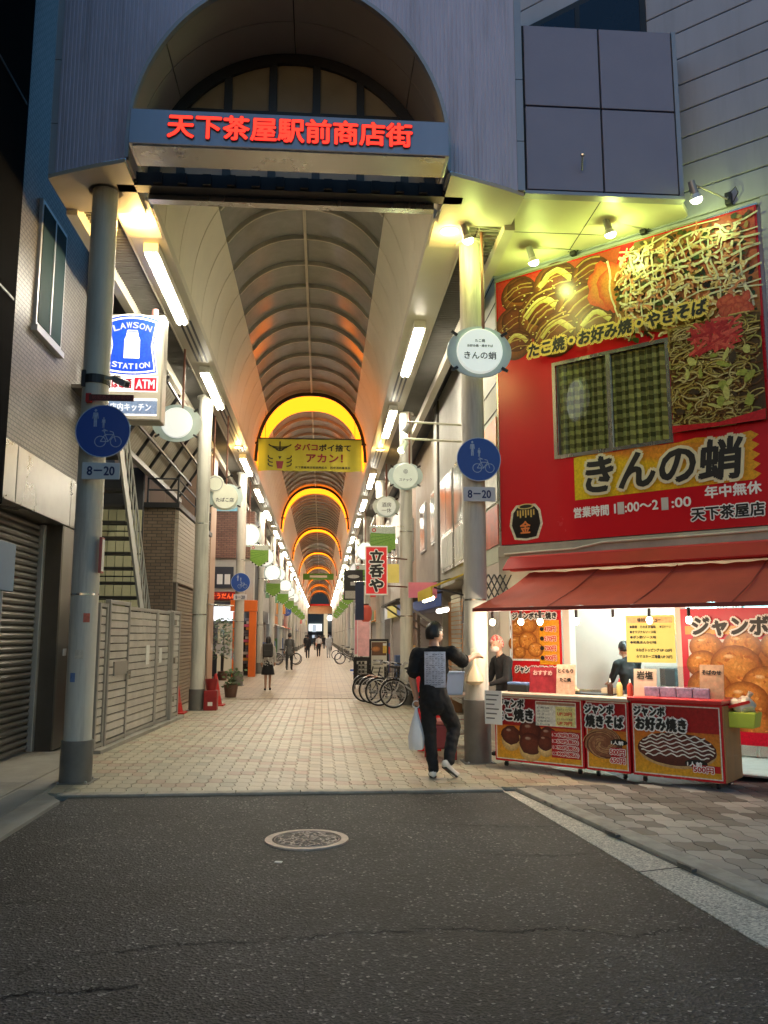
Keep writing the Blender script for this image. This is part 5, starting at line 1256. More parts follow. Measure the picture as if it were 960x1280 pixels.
# ---- awning
aw_m = M('awning_cloth', (.58, .09, .055), .7, var=.14, scale=2, bump=.15, bs=200)
aw = sthing('red_awning', 0, 0, 0, 'dull red fabric awning sloping down over the food shop counters', 'awning')
mb = MB(); vs = []; n = 46
for i in range(n + 1):
    u = .52 + 4.18 * i / n
    for j in range(9):
        t_ = j / 8; vs.append((u, -.14 - 1.45 * t_, 2.47 - .53 * t_ - (.04 + .012 * math.sin(i * .55)) * math.sin(math.pi * t_) + .007 * math.sin(i * 1.9 + 3 * t_) + .006 * math.sin(i * .8 - 5 * t_)))
mb.add(vs, [(i * 9 + j, i * 9 + 9 + j, i * 9 + 10 + j, i * 9 + 1 + j) for i in range(n) for j in range(8)]); mb.build('cloth', aw_m, aw, smooth=True)
for u in (1.55, 2.6, 3.65): MB().prism([(-.15, 2.472), (-.875, 2.172), (-1.58, 1.948), (-1.58, 1.953), (-.875, 2.178), (-.15, 2.478)], u - .008, u + .008, 'x').build('seam', M('seam_red', (.3, .04, .03), .7), aw)
MB().box(.52, 4.7, -1.62, -1.585, 1.9, 1.945).build('front_bar', M('bar_dark_red', (.2, .03, .025), .5), aw, bev=.006)
MB().box(.24, 4.7, -.22, -.09, 2.5, 2.71).build('cassette', M('cassette_red', (.62, .05, .045), .5, var=.12), aw, bev=.02)
MB().prism([(-.4, 2.52), (-.24, 2.68), (-.23, 2.66), (-.39, 2.5)], .24, 4.7, 'x').build('upper_valance', M('valance_red', (.45, .02, .02), .6), aw)
for u in (.58, 4.2): MB().bar((u, -.12, 2.3), (u, -1.58, 1.92), .03, .03).build('arm', dark_metal, aw)
for i, u in enumerate((.62, 1.02, 1.28, 1.75, 2.2, 2.62, 3.05)):
    t = sthing('bulb_lamp', u + .12, -1.5, 1.8, '%s of the bare bulbs in a row under the awning, counted from the column' % ORD(i), 'lamp', 'bare bulbs under the awning')
    MB().tube((0, 0, .0), (0, 0, .1), .018).build('socket', black, t); MB().ball((0, 0, -.03), .034, .034, .042, 12, 8).build('bulb', lamp_mat('warm_bulb', (1, .86, .6), 40), t, smooth=True)
    lampo('bulb_light', 'POINT', (0, 0, -.1), 17, (1, .84, .6), .04, parent=t)

# ---- serving counters on casters
ctop = M('counter_top', (.5, .44, .34), .4, var=.12)
def counter(u0, u1, label, top=.87, z0=.075, topm=None):
    t = sthing('serving_counter', (u0 + u1) / 2, -1.5, .04, label, 'counter', 'red serving counters'); w_ = (u1 - u0) / 2 - .006
    MB().box(-w_, w_, 0, .55, z0, top - .03).build('cabinet', red_mat, t, bev=.008)
    MB().box(-w_ - .02, w_ + .02, -.05, .6, top - .03, top + .01).build('top', topm or ctop, t, bev=.008)
    for x in (-w_ + .1, w_ - .1):
        for y in (.1, .45):
            c = MB().box(x - .03, x + .03, y - .03, y + .03, z0 - .015, z0).build('caster', steel, t)
            MB().lathe([(.03, -.014), (.03, .014)], 16, (x, y - .01, .031), 'x').build('wheel', black, c, smooth=True)
            MB().bar((x, y, z0 - .02), (x, y - .01, .035), .04, .02).build('fork', steel, c)
    return t, w_
def front_print(t, w_, z0, z1, draw):
    p = Print(); z0 -= .05; p.rect(-w_ + .02, z0, w_ - .02, z1, (.75, .68, .6)); p.rect(-w_ + .032, z0 + .012, w_ - .032, z1 - .012, (.72, .36, .02), (.5, .03, .02)); draw(p); p.build('printed_front', PM, t, (0, -.003, 0))
t, w_ = counter(.74, 1.92, 'left red counter with a picture of sauce-topped octopus balls')
def dr(p):
    p.rect(-w_ + .032, .5, w_ - .032, .815, (.4, .012, .015), (.34, .01, .012))
    for x, y, r in ((-.36, .36, .13), (-.1, .42, .15), (.14, .38, .13), (-.1, .28, .15), (.1, .3, .1)):
        p.disc(x, y - .04, r, r * .95, (.8, .6, .28), (.5, .3, .1), n=20); p.disc(x, y + .02, r * 1.02, r * .85, (.16, .035, .02), (.06, .012, .01), n=20, jit=.06); p.disc(x - .03, y + .08, r * .3, r * .14, (.5, .35, .25), (.2, .06, .04), n=10)
    p.rect(.18, .17, w_ - .04, .47, (.45, .012, .015)); p.rect(-.02, .52, .5, .8, (.8, .78, .66)); p.rect(-.01, .76, .49, .79, (.4, .2, .12)); p.rect(.24, .53, .49, .75, (.8, .75, .3))
front_print(t, w_, .15, .83, dr)
txt('ジャンボ', t, (-.34, -.03, .76), .36, .1, black_ink, bold=.008, outline=(.02, white_ink)); txt('たこ焼き', t, (-.3, -.03, .63), .52, .14, black_ink, bold=.01, outline=(.024, white_ink))
for i, s in enumerate(('470円(税込)', '570円(税込)', '700円(税込)', '900円(税込)')): txt(s, t, (.4, -.03, .43 - i * .07), .26, .05, M('print_red', (.5, .02, .02), .5), bold=.003, outline=(.01, white_ink)); txt(('6コ', '8コ', '10コ', '12コ')[i], t, (.23, -.028, .43 - i * .07), .06, .04, white_ink)
for i in range(6): txt(('1.素焼', '2.オリジナルソース', '3.ポン酢ソース', '4.和風あんかけ', '5.塩昆布', '6.カレー塩')[i], t, (.1, -.03, .73 - i * .038), .16, .022, black_ink)
txt('☆ねぎトッピング', t, (.37, -.03, .72), .2, .024, black_ink); txt('UP120円', t, (.37, -.03, .67), .18, .04, M('price_red', (.6, .05, .02), .5), bold=.002); txt('☆マヨネーズ増量', t, (.37, -.03, .61), .2, .024, black_ink); txt('UP 70円', t, (.37, -.03, .565), .18, .04, M('price_red', (.6, .05, .02), .5), bold=.002)
nt_ = MB().box(-.68, -.44, -.07, -.062, .5, .9).build('price_sheet', white_paint, t); 
for i in range(6): MB().box(-.66, -.48 - .03 * (i % 3), -.0725, -.0705, .84 - i * .055, .855 - i * .055).build('ink_line', M('ink_grey', (.12, .12, .12), .5), nt_)
t, w_ = counter(1.93, 2.46, 'narrow middle red counter with a picture of fried noodles')
def dr(p):
    p.rect(-w_ + .032, .52, w_ - .032, .81, (.4, .012, .015)); p.disc(-.04, .38, .22, .17, (.25, .1, .05), (.1, .03, .02), n=24)
    for i in range(70):
        a = U(0, 6.3); r = U(.02, .18); p.line([(-.04 + (r + .01 * k) * math.cos(a + .25 * k) * 1.1, .38 + (r + .008 * k) * .8 * math.sin(a + .25 * k)) for k in range(6)], .009, rnd.choice([(.4, .2, .1), (.3, .12, .06), (.5, .3, .14)]))
    p.rect(.04, .17, w_ - .04, .34, (.5, .012, .015)); p.disc(.14, .4, .1, .035, (.01, .01, .01), n=16)
front_print(t, w_, .15, .83, dr)
txt('ジャンボ', t, (-.06, -.05, .75), .34, .1, black_ink, bold=.008, outline=(.02, white_ink)); txt('焼きそば', t, (0, -.05, .62), .44, .13, black_ink, bold=.01, outline=(.022, white_ink))
txt('1人前', t, (.14, -.05, .4), .14, .04, white_ink, bold=.003)
for i, s in enumerate(('500円', '650円')): txt(s, t, (.14, -.05, .3 - i * .09), .17, .06, M('print_red', (.5, .02, .02), .5), bold=.003, outline=(.01, white_ink))
red_top = M('red_counter_top', (.5, .03, .03), .35)
t, w_ = counter(2.475, 3.46, 'right red counter with wooden side and a savoury pancake picture', .89, .075, red_top)
MB().box(w_ - .002, w_ + .014, .02, .54, .08, .84).build('wooden_side', M('plywood', (.42, .2, .08), .5, var=.2, scale=6, streak=True), t)
def dr(p):
    p.rect(-w_ + .032, .56, w_ - .032, .815, (.36, .01, .013)); p.disc(0, .36, .42, .18, (.8, .62, .35), (.5, .3, .12), n=36); p.disc(.0, .38, .42, .17, (.14, .03, .02), (.07, .014, .01), n=36, jit=.015)
    for i in range(6):
        y = .3 + i * .04; h = .4 * math.sqrt(max(0, 1 - ((y - .39) / .17) ** 2))
        p.line([(-h + 2 * h * k / 24, y + .014 * math.sin(k * 1.4 + i) + .02 * math.sin(k / 24 * 3.14)) for k in range(25)], .013, (.8, .78, .7))
    p.disc(.2, .25, .12, .04, (.01, .01, .01), n=18); p.rect(.16, .17, w_ - .04, .24, (.5, .012, .015))
front_print(t, w_, .15, .83, dr)
txt('ジャンボ', t, (-.26, -.045, .76), .34, .1, black_ink, bold=.008, outline=(.02, white_ink)); txt('お好み焼き', t, (-.14, -.045, .63), .54, .13, black_ink, bold=.01, outline=(.024, white_ink))
txt('1人前', t, (.2, -.045, .25), .15, .045, white_ink, bold=.003); txt('500円', t, (.29, -.045, .2), .2, .06, M('print_red', (.5, .02, .02), .5), bold=.003, outline=(.01, white_ink))

# ---- things on the counters
def card(u, v, w_, h, z, label, c, lines, lean=.2, ink=black_ink):
    t = sthing('counter_card', u, v, z, label, 'sign', 'small signs standing on the counters')
    MB().prism([(0, 0), (.012, 0), (.012 + lean * h, h), (lean * h, h)], -w_ / 2, w_ / 2, 'x').build('card', c, t)
    MB().prism([(.012, 0), (.1, 0), (.1, .01), (.012 + lean * h * .6, h * .6)], -.02, .02, 'x').build('stand', black, t)
    for i, (s, k) in enumerate(lines): txt(s, t, (0, -.004 + lean * h * (.78 - i * .3), h * (.78 - i * .3)), w_ * k, None, ink, rot=(R(90) - math.atan(lean), 0, 0), bold=.003)
ZT = .925
card(1.3, -1.3, .36, .3, ZT, 'dark red photo menu box standing on the left counter', M('menu_dark_red', (.25, .02, .03), .4, var=.4, scale=14), (('おすすめ', .7),), .1, M('menu_pink', (.6, .35, .3), .5))
card(1.62, -1.34, .24, .34, ZT, 'pinkish price card beside the dark red menu on the left counter', M('menu_pink_card', (.65, .4, .28), .5, var=.35, scale=18), (('とくもり', .8), ('たこ焼', .6)), .12)
card(2.58, -1.32, .26, .3, ZT + .01, 'beige handwritten salt card at the left of the right counter', M('menu_beige', (.62, .46, .34), .5, var=.15, scale=12), (('岩塩', .7),), .1)
card(3.3, -1.3, .25, .36, ZT + .01, 'brown photo card at the right end of the right counter', M('menu_brown', (.42, .25, .15), .5, var=.35, scale=15), (('そばのせ', .8),), .12)
t = sthing('clear_boxes', 2.93, -1.32, ZT + .012, 'row of stacked clear plastic food boxes on the right counter', 'boxes')
for i in range(4): MB().box(-.36 + i * .18, -.19 + i * .18, 0, .14, 0, .11).build('box', M('lilac_plastic', (.3, .24, .34), .15, var=.5, scale=20), t, bev=.01)
MB().box(-.4, .4, .15, .16, 0, .33).build('screen', glass_mat('sneeze_guard', (.95, .96, .96), .06, .02), t)
t = sthing('tissue_box', .95, -1.3, ZT - .01, 'black and blue box at the left end of the counter', 'box'); MB().box(-.14, .14, 0, .16, .0, .09).build('body', black, t, bev=.01); MB().box(-.14, .14, .0, .16, .091, .12).build('lid', M('lid_blue', (.12, .2, .4), .4), t, bev=.008)
t = sthing('griddle', 1.85, -1.15, ZT - .01, 'black griddle plate lying on the counter before the opening', 'griddle'); MB().box(-.3, .3, -.1, .2, 0, .02).build('plate', black, t); MB().box(-.32, .32, .2, .23, 0, .05).build('edge', steel, t)
t = sthing('towel', 1.55, -1.08, ZT - .01, 'crumpled cream cloth on the left counter', 'cloth'); mb = MB(); mb.ball((0, 0, .045), .13, .09, .055, 14, 8); mb.v = [(x + .02 * math.sin(z * 60 + y * 30), y + .015 * math.sin(x * 40), z + .012 * math.sin(x * 50)) for x, y, z in mb.v]; mb.build('cloth', M('towel_cream', (.62, .54, .3), .8), t, smooth=True)
for i, (u, v, c, lab) in enumerate(((1.12, -1.12, (.35, .02, .02), 'red sauce bottle at the left end behind the menu cards'), (2.12, -1.2, (.06, .025, .015), 'dark brown sauce bottle on the middle counter'), (2.22, -1.17, (.7, .6, .2), 'yellow mayonnaise bottle beside the brown sauce bottle'), (2.36, -1.2, (.5, .05, .03), 'short red bottle at the right of the middle counter'))):
    t = sthing('sauce_bottle', u, v, ZT - .01, lab, 'bottle', 'sauce bottles on the counters')
    MB().lathe([(.032, 0), (.034, .02), (.034, .12), (.02, .15), (.012, .16)], 14).build('body', M('bottle_%d' % i, c, .25), t, smooth=True); MB().lathe([(.013, .16), (.005, .2)], 10).build('nozzle', white_ink if i % 2 else red_paint, t, smooth=True)
for i, (u, h) in enumerate(((2.02, .08), (3.08, .12))):
    t = sthing('tray_stack', u, -1.0 if i == 0 else -1.08, ZT if i else ZT - .01, ('low', 'tall')[i] + ' stack of paper food trays at the back of the counter', 'trays')
    for k in range(int(h / .02)): MB().box(-.08, .08, -.05, .05, k * .02, k * .02 + .017).build('tray', M('tray_paper', (.62, .52, .36), .6, rand=.1), t)
t = sthing('basket', 3.58, -1.2, .66, 'lime green basket holding a tied plastic bag at the counter end', 'basket')
mb = MB().prism([(-.13, 0), (.13, 0), (.16, .16), (-.16, .16)], -.12, .12, 'y'); mb.build('tub', M('lime_plastic', (.5, .6, .06), .4), t, bev=.012)
mb = MB(); mb.ball((0, 0, .22), .13, .11, .09, 14, 8); mb.v = [(x + .015 * math.sin(z * 50 + y * 40), y, z + .02 * math.sin(x * 40 + y * 30)) for x, y, z in mb.v]; mb.build('bag', M('cream_plastic', (.72, .62, .45), .35), t, smooth=True); MB().tube((.04, 0, .28), (.09, 0, .36), .015, .03, 8).build('knot', M('cream_plastic', (.72, .62, .45)), t)
MB().bar((-.2, -.1, .18), (.1, -.1, .27), .02, .03).build('handle', red_paint, t)
# folding lattice bracket and the wall strip between column and sign wall
lt = sthing('folding_lattice', .12, -.25, 2.12, 'black folding scissor lattice beside the left end of the awning', 'lattice', turn=R(48))
for i in range(7):
    for s in (-1, 1): MB().bar((-.52 + i * .085, .01 * s, 0 if s > 0 else .34), (-.52 + i * .085 + .17, .01 * s, .34 if s > 0 else 0), .018, .012, (0, 1, 0)).build('strut', black, lt)
MB().bar((-.56, 0, -.35), (-.5, 0, .42), .025, .025).build('post', dark_metal, lt)
cs2 = thing('poster_wall', (2.62, 12.05, 0), 'narrow pale side wall with posters between the column and the red sign', 'wall')
MB().box(0, 3, .02, 2.75, 2.7, 7.25).build('wall', M('pale_green_wall', (.45, .47, .36), .5, var=.1), cs2)
for i in range(6): MB().bar((-.006, .05, 5.0 + i * .42), (-.006, 2.7, 5.0 + i * .42), .012, .012).build('joint', dark_metal, cs2)
MB().box(0, 3, .1, 2.75, .02, 2.69).build('lower_wall', M('lower_wall_pink', (.5, .42, .36), .5, var=.1), cs2)
for i, (c, z0, z1) in enumerate((((.5, .2, .05), 4.3, 4.9), ((.5, .5, .45), 3.6, 4.25), ((.45, .08, .05), 2.95, 3.55), ((.6, .5, .4), 1.5, 2.4))): MB().box(-.02, -.001, .2, 2.4, z0, z1).build('poster', M('side_poster_%d' % i, c, .35, var=.5, scale=5), cs2)
pb = thing('takeaway_bag', (1.92, 10.62, 1.02), 'cream plastic takeaway bag hanging at the front right column', 'bag')
mb = MB(); mb.lathe([(.02, .32), (.03, .22), (.1, .1), (.12, .02), (.08, -.02), (.01, -.03)], 18); mb.v = [(x * (1 + .08 * math.sin(7 * math.atan2(y, x))), y * .8, z) for x, y, z in mb.v]; mb.build('bag', M('cream_plastic2', (.7, .58, .38), .3, var=.1), pb, smooth=True)
MB().torus((0, 0, .34), (0, 1, 0), .035, .006, 14, 5).build('handle', M('cream_plastic2', (.7, .58, .38)), pb)
# ================================================================== RIGHT SIDE BEYOND THE CORNER
gb = thing('grey_building', (2.75, 14.85, 0), 'grey rendered house with sliding windows beyond the food shop corner', 'building')
gr_m = M('grey_render2', (.4, .39, .36), .7, var=.15, bump=.3, bs=80, dirt=.2)
MB().box(0, 4, 0, 5.6, 2.7, 7.25).build('wall', gr_m, gb)
MB().box(.9, 4, 0, 5.6, .02, 2.69).build('lower_wall', dark_wall, gb)
for y0, y1 in ((.35, 2.1), (2.3, 4.1)):
    w2 = MB().box(-.06, -.001, y0, y1, 3.0, 5.1).build('window', steel, gb)
    MB().box(-.07, -.061, y0 + .07, (y0 + y1) / 2 - .03, 3.85, 5.0).build('pane', M('grey_glass', (.12, .13, .12), .15, .1, var=.3), w2); MB().box(-.07, -.061, (y0 + y1) / 2 + .03, y1 - .07, 3.85, 5.0).build('pane', M('grey_glass', (.12, .13, .12)), w2)
    for i in range(5): MB().box(-.07, -.061, y0 + .08 + i * .33, y0 + .34 + i * .33, 3.07, 3.75).build('panel', M('frosted_panel', (.5, .5, .46), .4), w2)
MB().box(-.05, .0, 4.6, 4.75, 2.7, 7.2).build('downpipe', M('pipe_dark', (.08, .07, .06), .5), gb)
fl = thing('flood_lamps', (2.74, 14.6, 5.1), 'pair of floodlights on long tubes over the arcade beside the second right column', 'lamp')
for dy, dz, L in ((0, .25, 1.25), (.15, -.02, 1.3)):
    MB().tube((0.0, dy, dz), (-L, dy, dz + .05), .02, n=10).build('arm', arm_m, fl, smooth=True)
    MB().tube((-L + .06, dy, dz), (-L - .04, dy + .05, dz - .14), .05, .07, 14).build('head', sl_m, fl, smooth=True); MB().ball((-L - .045, dy + .05, dz - .16), .06, n=12, m=8).build('bulb', bulb_sp, fl, smooth=True)
lampo('flood_light', 'POINT', (-1.4, .1, -.25), 22, (.86, 1, .5), .08, parent=fl)
# stall front under the grey house
sw = thing('stall_awning', (2.74, 15.2, 2.5), 'small yellow awning over the stall beside the grey house', 'awning')
MB().prism([(0, .3), (-.75, .0), (-.75, -.03), (0, .27)], .0, 2.2, 'y').build('cloth', M('yellow_cloth', (.6, .45, .03), .6), sw); MB().bar((0, .1, -.2), (-.7, .1, -.02), .03, .03).build('arm', dark_metal, sw)
MB().box(-.76, -.74, 0, 2.2, -.2, -.0).build('valance', M('yellow_cloth', (.6, .45, .03)), sw)
pkp = thing('pink_sign', (2.1, 17.5, 2.55), 'small pink sign tilted under the yellow awning', 'sign'); MB().box(-.3, .3, 0, .03, -.16, .16).build('board', M('pink_board', (.7, .2, .3), .5), pkp); MB().bar((0, .03, .1), (.6, .03, .25), .02, .02).build('arm', dark_metal, pkp)
for i, (y, z, L, c) in enumerate(((15.4, 2.12, 1.3, (1, .98, .9)), (17.4, 2.42, 1.6, (1, .85, .5)))):
    t = thing('lamp_row', (2.3, y, z), '%s light strip under the stall roof beside the column' % ('cool white', 'warm')[i], 'lamp')
    MB().box(-.04, .04, 0, L, 0, .03).build('batten', white_paint, t)
    for k in range(6): MB().ball((0, .1 + k * (L - .2) / 5, -.035), .045, n=10, m=6).build('bulb', lamp_mat('row_bulb_%d' % i, c, 18), t, smooth=True)
bx = thing('market_stall', (2.75, 15.1, 0), 'dim stall front with half-closed shutter beside the column', 'stall')
MB().box(0, .1, 0, 1.3, .02, 2.6).build('door', M('door_grey', (.3, .3, .28), .5), bx)
for i in range(24): MB().box(-.03, -.001, 1.4, 2.6, .3 + i * .09, .37 + i * .09).build('slat', M('stall_slat', (.35, .33, .28), .5), bx)
MB().box(-.02, .2, 2.7, 5.2, .02, .9).build('bench', M('stall_wood', (.25, .13, .06), .6), bx); MB().box(.3, .4, 2.7, 5.2, .9, 2.4).build('back_panel', M('stall_orange', (.45, .2, .06), .6, var=.4), bx)

# goods beside the man
ft = thing('folding_table', (1.78, 12.3, .024), 'folding table with crates pushed against the wall behind the man', 'table')
MB().box(-.25, .45, -.3, .3, .72, .75).build('top', M('table_top', (.4, .36, .3), .5), ft)
for x in (-.22, .42):
    for y in (-.27, .27): MB().tube((x, y, 0), (x, y, .72), .015).build('leg', steel, ft)
for z in (.2, .4): MB().box(-.22, .42, -.26, .26, z, z + .02).build('shelf', steel, ft)
bt = thing('blue_tub', (1.83, 12.2, .775), 'pale blue plastic tub on the folding table', 'tub'); mb = MB().prism([(-.17, 0), (.17, 0), (.2, .3), (-.2, .3)], -.18, .18, 'y'); mb.build('tub', M('tub_blue', (.3, .42, .65), .4), bt, bev=.015); MB().box(-.22, .22, -.2, .2, .3, .32).build('rim', M('tub_blue', (.3, .42, .65)), bt)
rp = thing('red_board', (1.47, 11.9, .024), 'bright red sign board leaning behind the man', 'board'); MB().prism([(0, 0), (.03, 0), (.13, 1.22), (.1, 1.22)], -.13, .2, 'x').build('board', M('bright_red', (.75, .015, .02), .4), rp); MB().bar((0, .3, 0), (0, .12, 1.1), .03, .03).build('strut', dark_metal, rp)
ms = thing('maroon_stool', (1.52, 11.2, .024), 'maroon cushioned box stool on short legs behind the man', 'stool')
MB().box(-.16, .24, -.18, .18, .14, .44).build('body', M('maroon', (.22, .03, .035), .5), ms, bev=.02); MB().box(-.17, .25, -.19, .19, .44, .5).build('cushion', M('maroon_cushion', (.4, .12, .1), .5), ms, bev=.02)
for x in (-.12, .2):
    for y in (-.14, .14): MB().box(x - .03, x + .03, y - .03, y + .03, 0, .14).build('leg', M('red_leg', (.4, .02, .02), .4), ms)

# standing-bar sign and stands
kb = thing('vertical_sign', (1.23, 19.1, 3.08), 'tall red vertical bar sign with black brush characters below the green pennant', 'sign')
MB().box(-.24, .24, 0, .12, -.55, .55).build('case', M('sign_red_case', (.6, .02, .025), .4, emit=.25, ecol=(.9, .03, .03)), kb, bev=.01)
for a in ((-.245, .245, -.56, -.53), (-.245, .245, .53, .56), (-.255, -.235, -.56, .56), (.235, .255, -.56, .56)): MB().box(a[0], a[1], -.006, .125, a[2], a[3]).build('rim', white_ink, kb)
for i, ch in enumerate('立呑や'): txt(ch, kb, (0, -.012, .32 - i * .33), .3, .28, black_ink, bold=.016, outline=(.035, white_ink))
for z in (.3, -.35): MB().bar((.24, .06, z), (.75, .5, z), .03, .03).build('bracket', pipe_m, kb)
def stand(loc, w_, h, label, c, rz=0, photo=False):
    t = thing('menu_stand', loc, label, 'sign', 'menu stands on the pavement', rz)
    MB().box(-w_ / 2, w_ / 2, 0, .04, .12, h).build('frame', black, t, bev=.01); MB().box(-w_ / 2 + .05, w_ / 2 - .05, -.008, -.001, .2, h - .06).build('board', c, t)
    for x in (-w_ / 2 + .05, w_ / 2 - .05): MB().bar((x, .02, .12), (x, .3, 0), .03, .03).build('leg', black, t); MB().bar((x, .02, .12), (x, -.08, 0), .03, .03).build('leg', black, t)
    if photo:
        p = Print(); p.rect(-w_ / 2 + .06, h - .42, w_ / 2 - .06, h - .08, (.12, .05, .02)); p.disc(-.08, h - .26, .12, .07, (.5, .2, .05), (.2, .06, .02)); p.rect(.1, h - .36, .2, h - .16, (.7, .45, .08)); p.rect(.1, h - .17, .2, h - .11, (.7, .7, .65)); p.build('printed_picture', PM, t, (0, -.01, 0))
        for i in range(4): MB().box(-w_ / 2 + .1, .1, -.011, -.009, h - .55 - i * .1, h - .53 - i * .1).build('ink_line', black_ink, t)
    else:
        p = Print(); p.rect(-w_ / 2 + .1, h * .45, w_ / 2 - .1, h - .12, (.6, .6, .55))
        for i in range(6): p.rect(-.1 + (i % 2) * .11, h * .5 + (i // 2) * .13, -.03 + (i % 2) * .11, h * .5 + .08 + (i // 2) * .13, (.03, .03, .03))
        p.build('printed_sheet', PM, t, (0, -.01, 0))
stand((1.48, 21.9, .024), .5, 1.5, 'tall menu stand with a picture of food and beer by the bicycles', M('stand_cream', (.6, .56, .46), .5), 0, True)
stand((1.22, 25.8, .02), .5, .95, 'low black menu stand beyond the bicycles on the right', black)
bl = thing('bar_roof', (2.95, 20.5, 2.45), 'dark lean-to roof of the standing bar propped on struts', 'roof')
MB().prism([(0, .25), (-1.15, .05), (-1.15, .0), (0, .2)], 0, 5.2, 'y').build('roof_sheet', M('roof_dark', (.05, .045, .04), .6), bl)
for y in (.2, 2.6, 5.0): MB().bar((0, y, -.7), (-1.05, y, .02), .05, .05).build('strut', M('strut_grey', (.3, .29, .27), .5), bl)
rl = thing('paper_lantern', (1.28, 24.6, 2.25), 'faded red paper lantern hanging from the bar roof', 'lantern')
MB().lathe([(.08, -.24), (.15, -.18), (.18, 0), (.15, .18), (.08, .24)], 18).build('body', M('lantern_red', (.5, .09, .06), .6, emit=.15, ecol=(1, .15, .08)), rl, smooth=True); MB().lathe([(.085, .24), (.085, .28)], 14).build('cap', black, rl); MB().tube((0, 0, .28), (.0, 0, .55), .008).build('cord', black, rl)
nv = thing('navy_banner', (1.15, 24.2, 2.55), 'narrow navy cloth banner hanging beside the red lantern', 'banner'); MB().box(-.2, .05, 0, .02, -.5, .6).build('cloth', M('navy_cloth', (.015, .025, .06), .7), nv); MB().tube((-.25, .01, .6), (.5, .01, .6), .012).build('rod', steel, nv)
bs = thing('black_box_sign', (1.05, 28.3, 3.3), 'black box sign with pale marks below the second right pennant', 'sign'); MB().box(-.32, .32, 0, .15, -.5, .5).build('case', black, bs); p = Print(); p.rect(-.28, -.46, .28, -.2, (.4, .4, .36)); p.disc(.0, .28, .2, .06, (.5, .5, .48), n=14); p.rect(-.1, -.02, .1, .1, (.4, .4, .4)); p.build('printed_marks', PM, bs, (0, -.004, 0)); MB().bar((.32, .07, .3), (.9, .2, .3), .03, .03).build('bracket', dark_metal, bs)
for i, (y, x, c) in enumerate(((35.5, 1.5, (.7, .4, .42)), (36.6, 1.62, (.75, .7, .68)), (39.0, 1.5, (.6, .25, .28)))):
    t = thing('nobori_flag', (x, y, .02), '%s upright cloth flag on a pole on the right side' % ('pink', 'white', 'rose')[i], 'flag', 'upright shop flags')
    MB().tube((0, 0, 0), (0, 0, 2.6), .015).build('pole', white_paint, t); MB().box(.02, .5, 0, .01, .75, 2.5).build('cloth', M('flag_cloth_%d' % i, c, .7, var=.25, scale=4), t); MB().lathe([(.2, 0), (.18, .08)], 14).build('base', blue_ink, t)
    if i == 1: MB().lathe([(.12, -.003), (.12, .003)], 18, (.27, -.006, 1.2), 'y').build('emblem', red_paint, t)

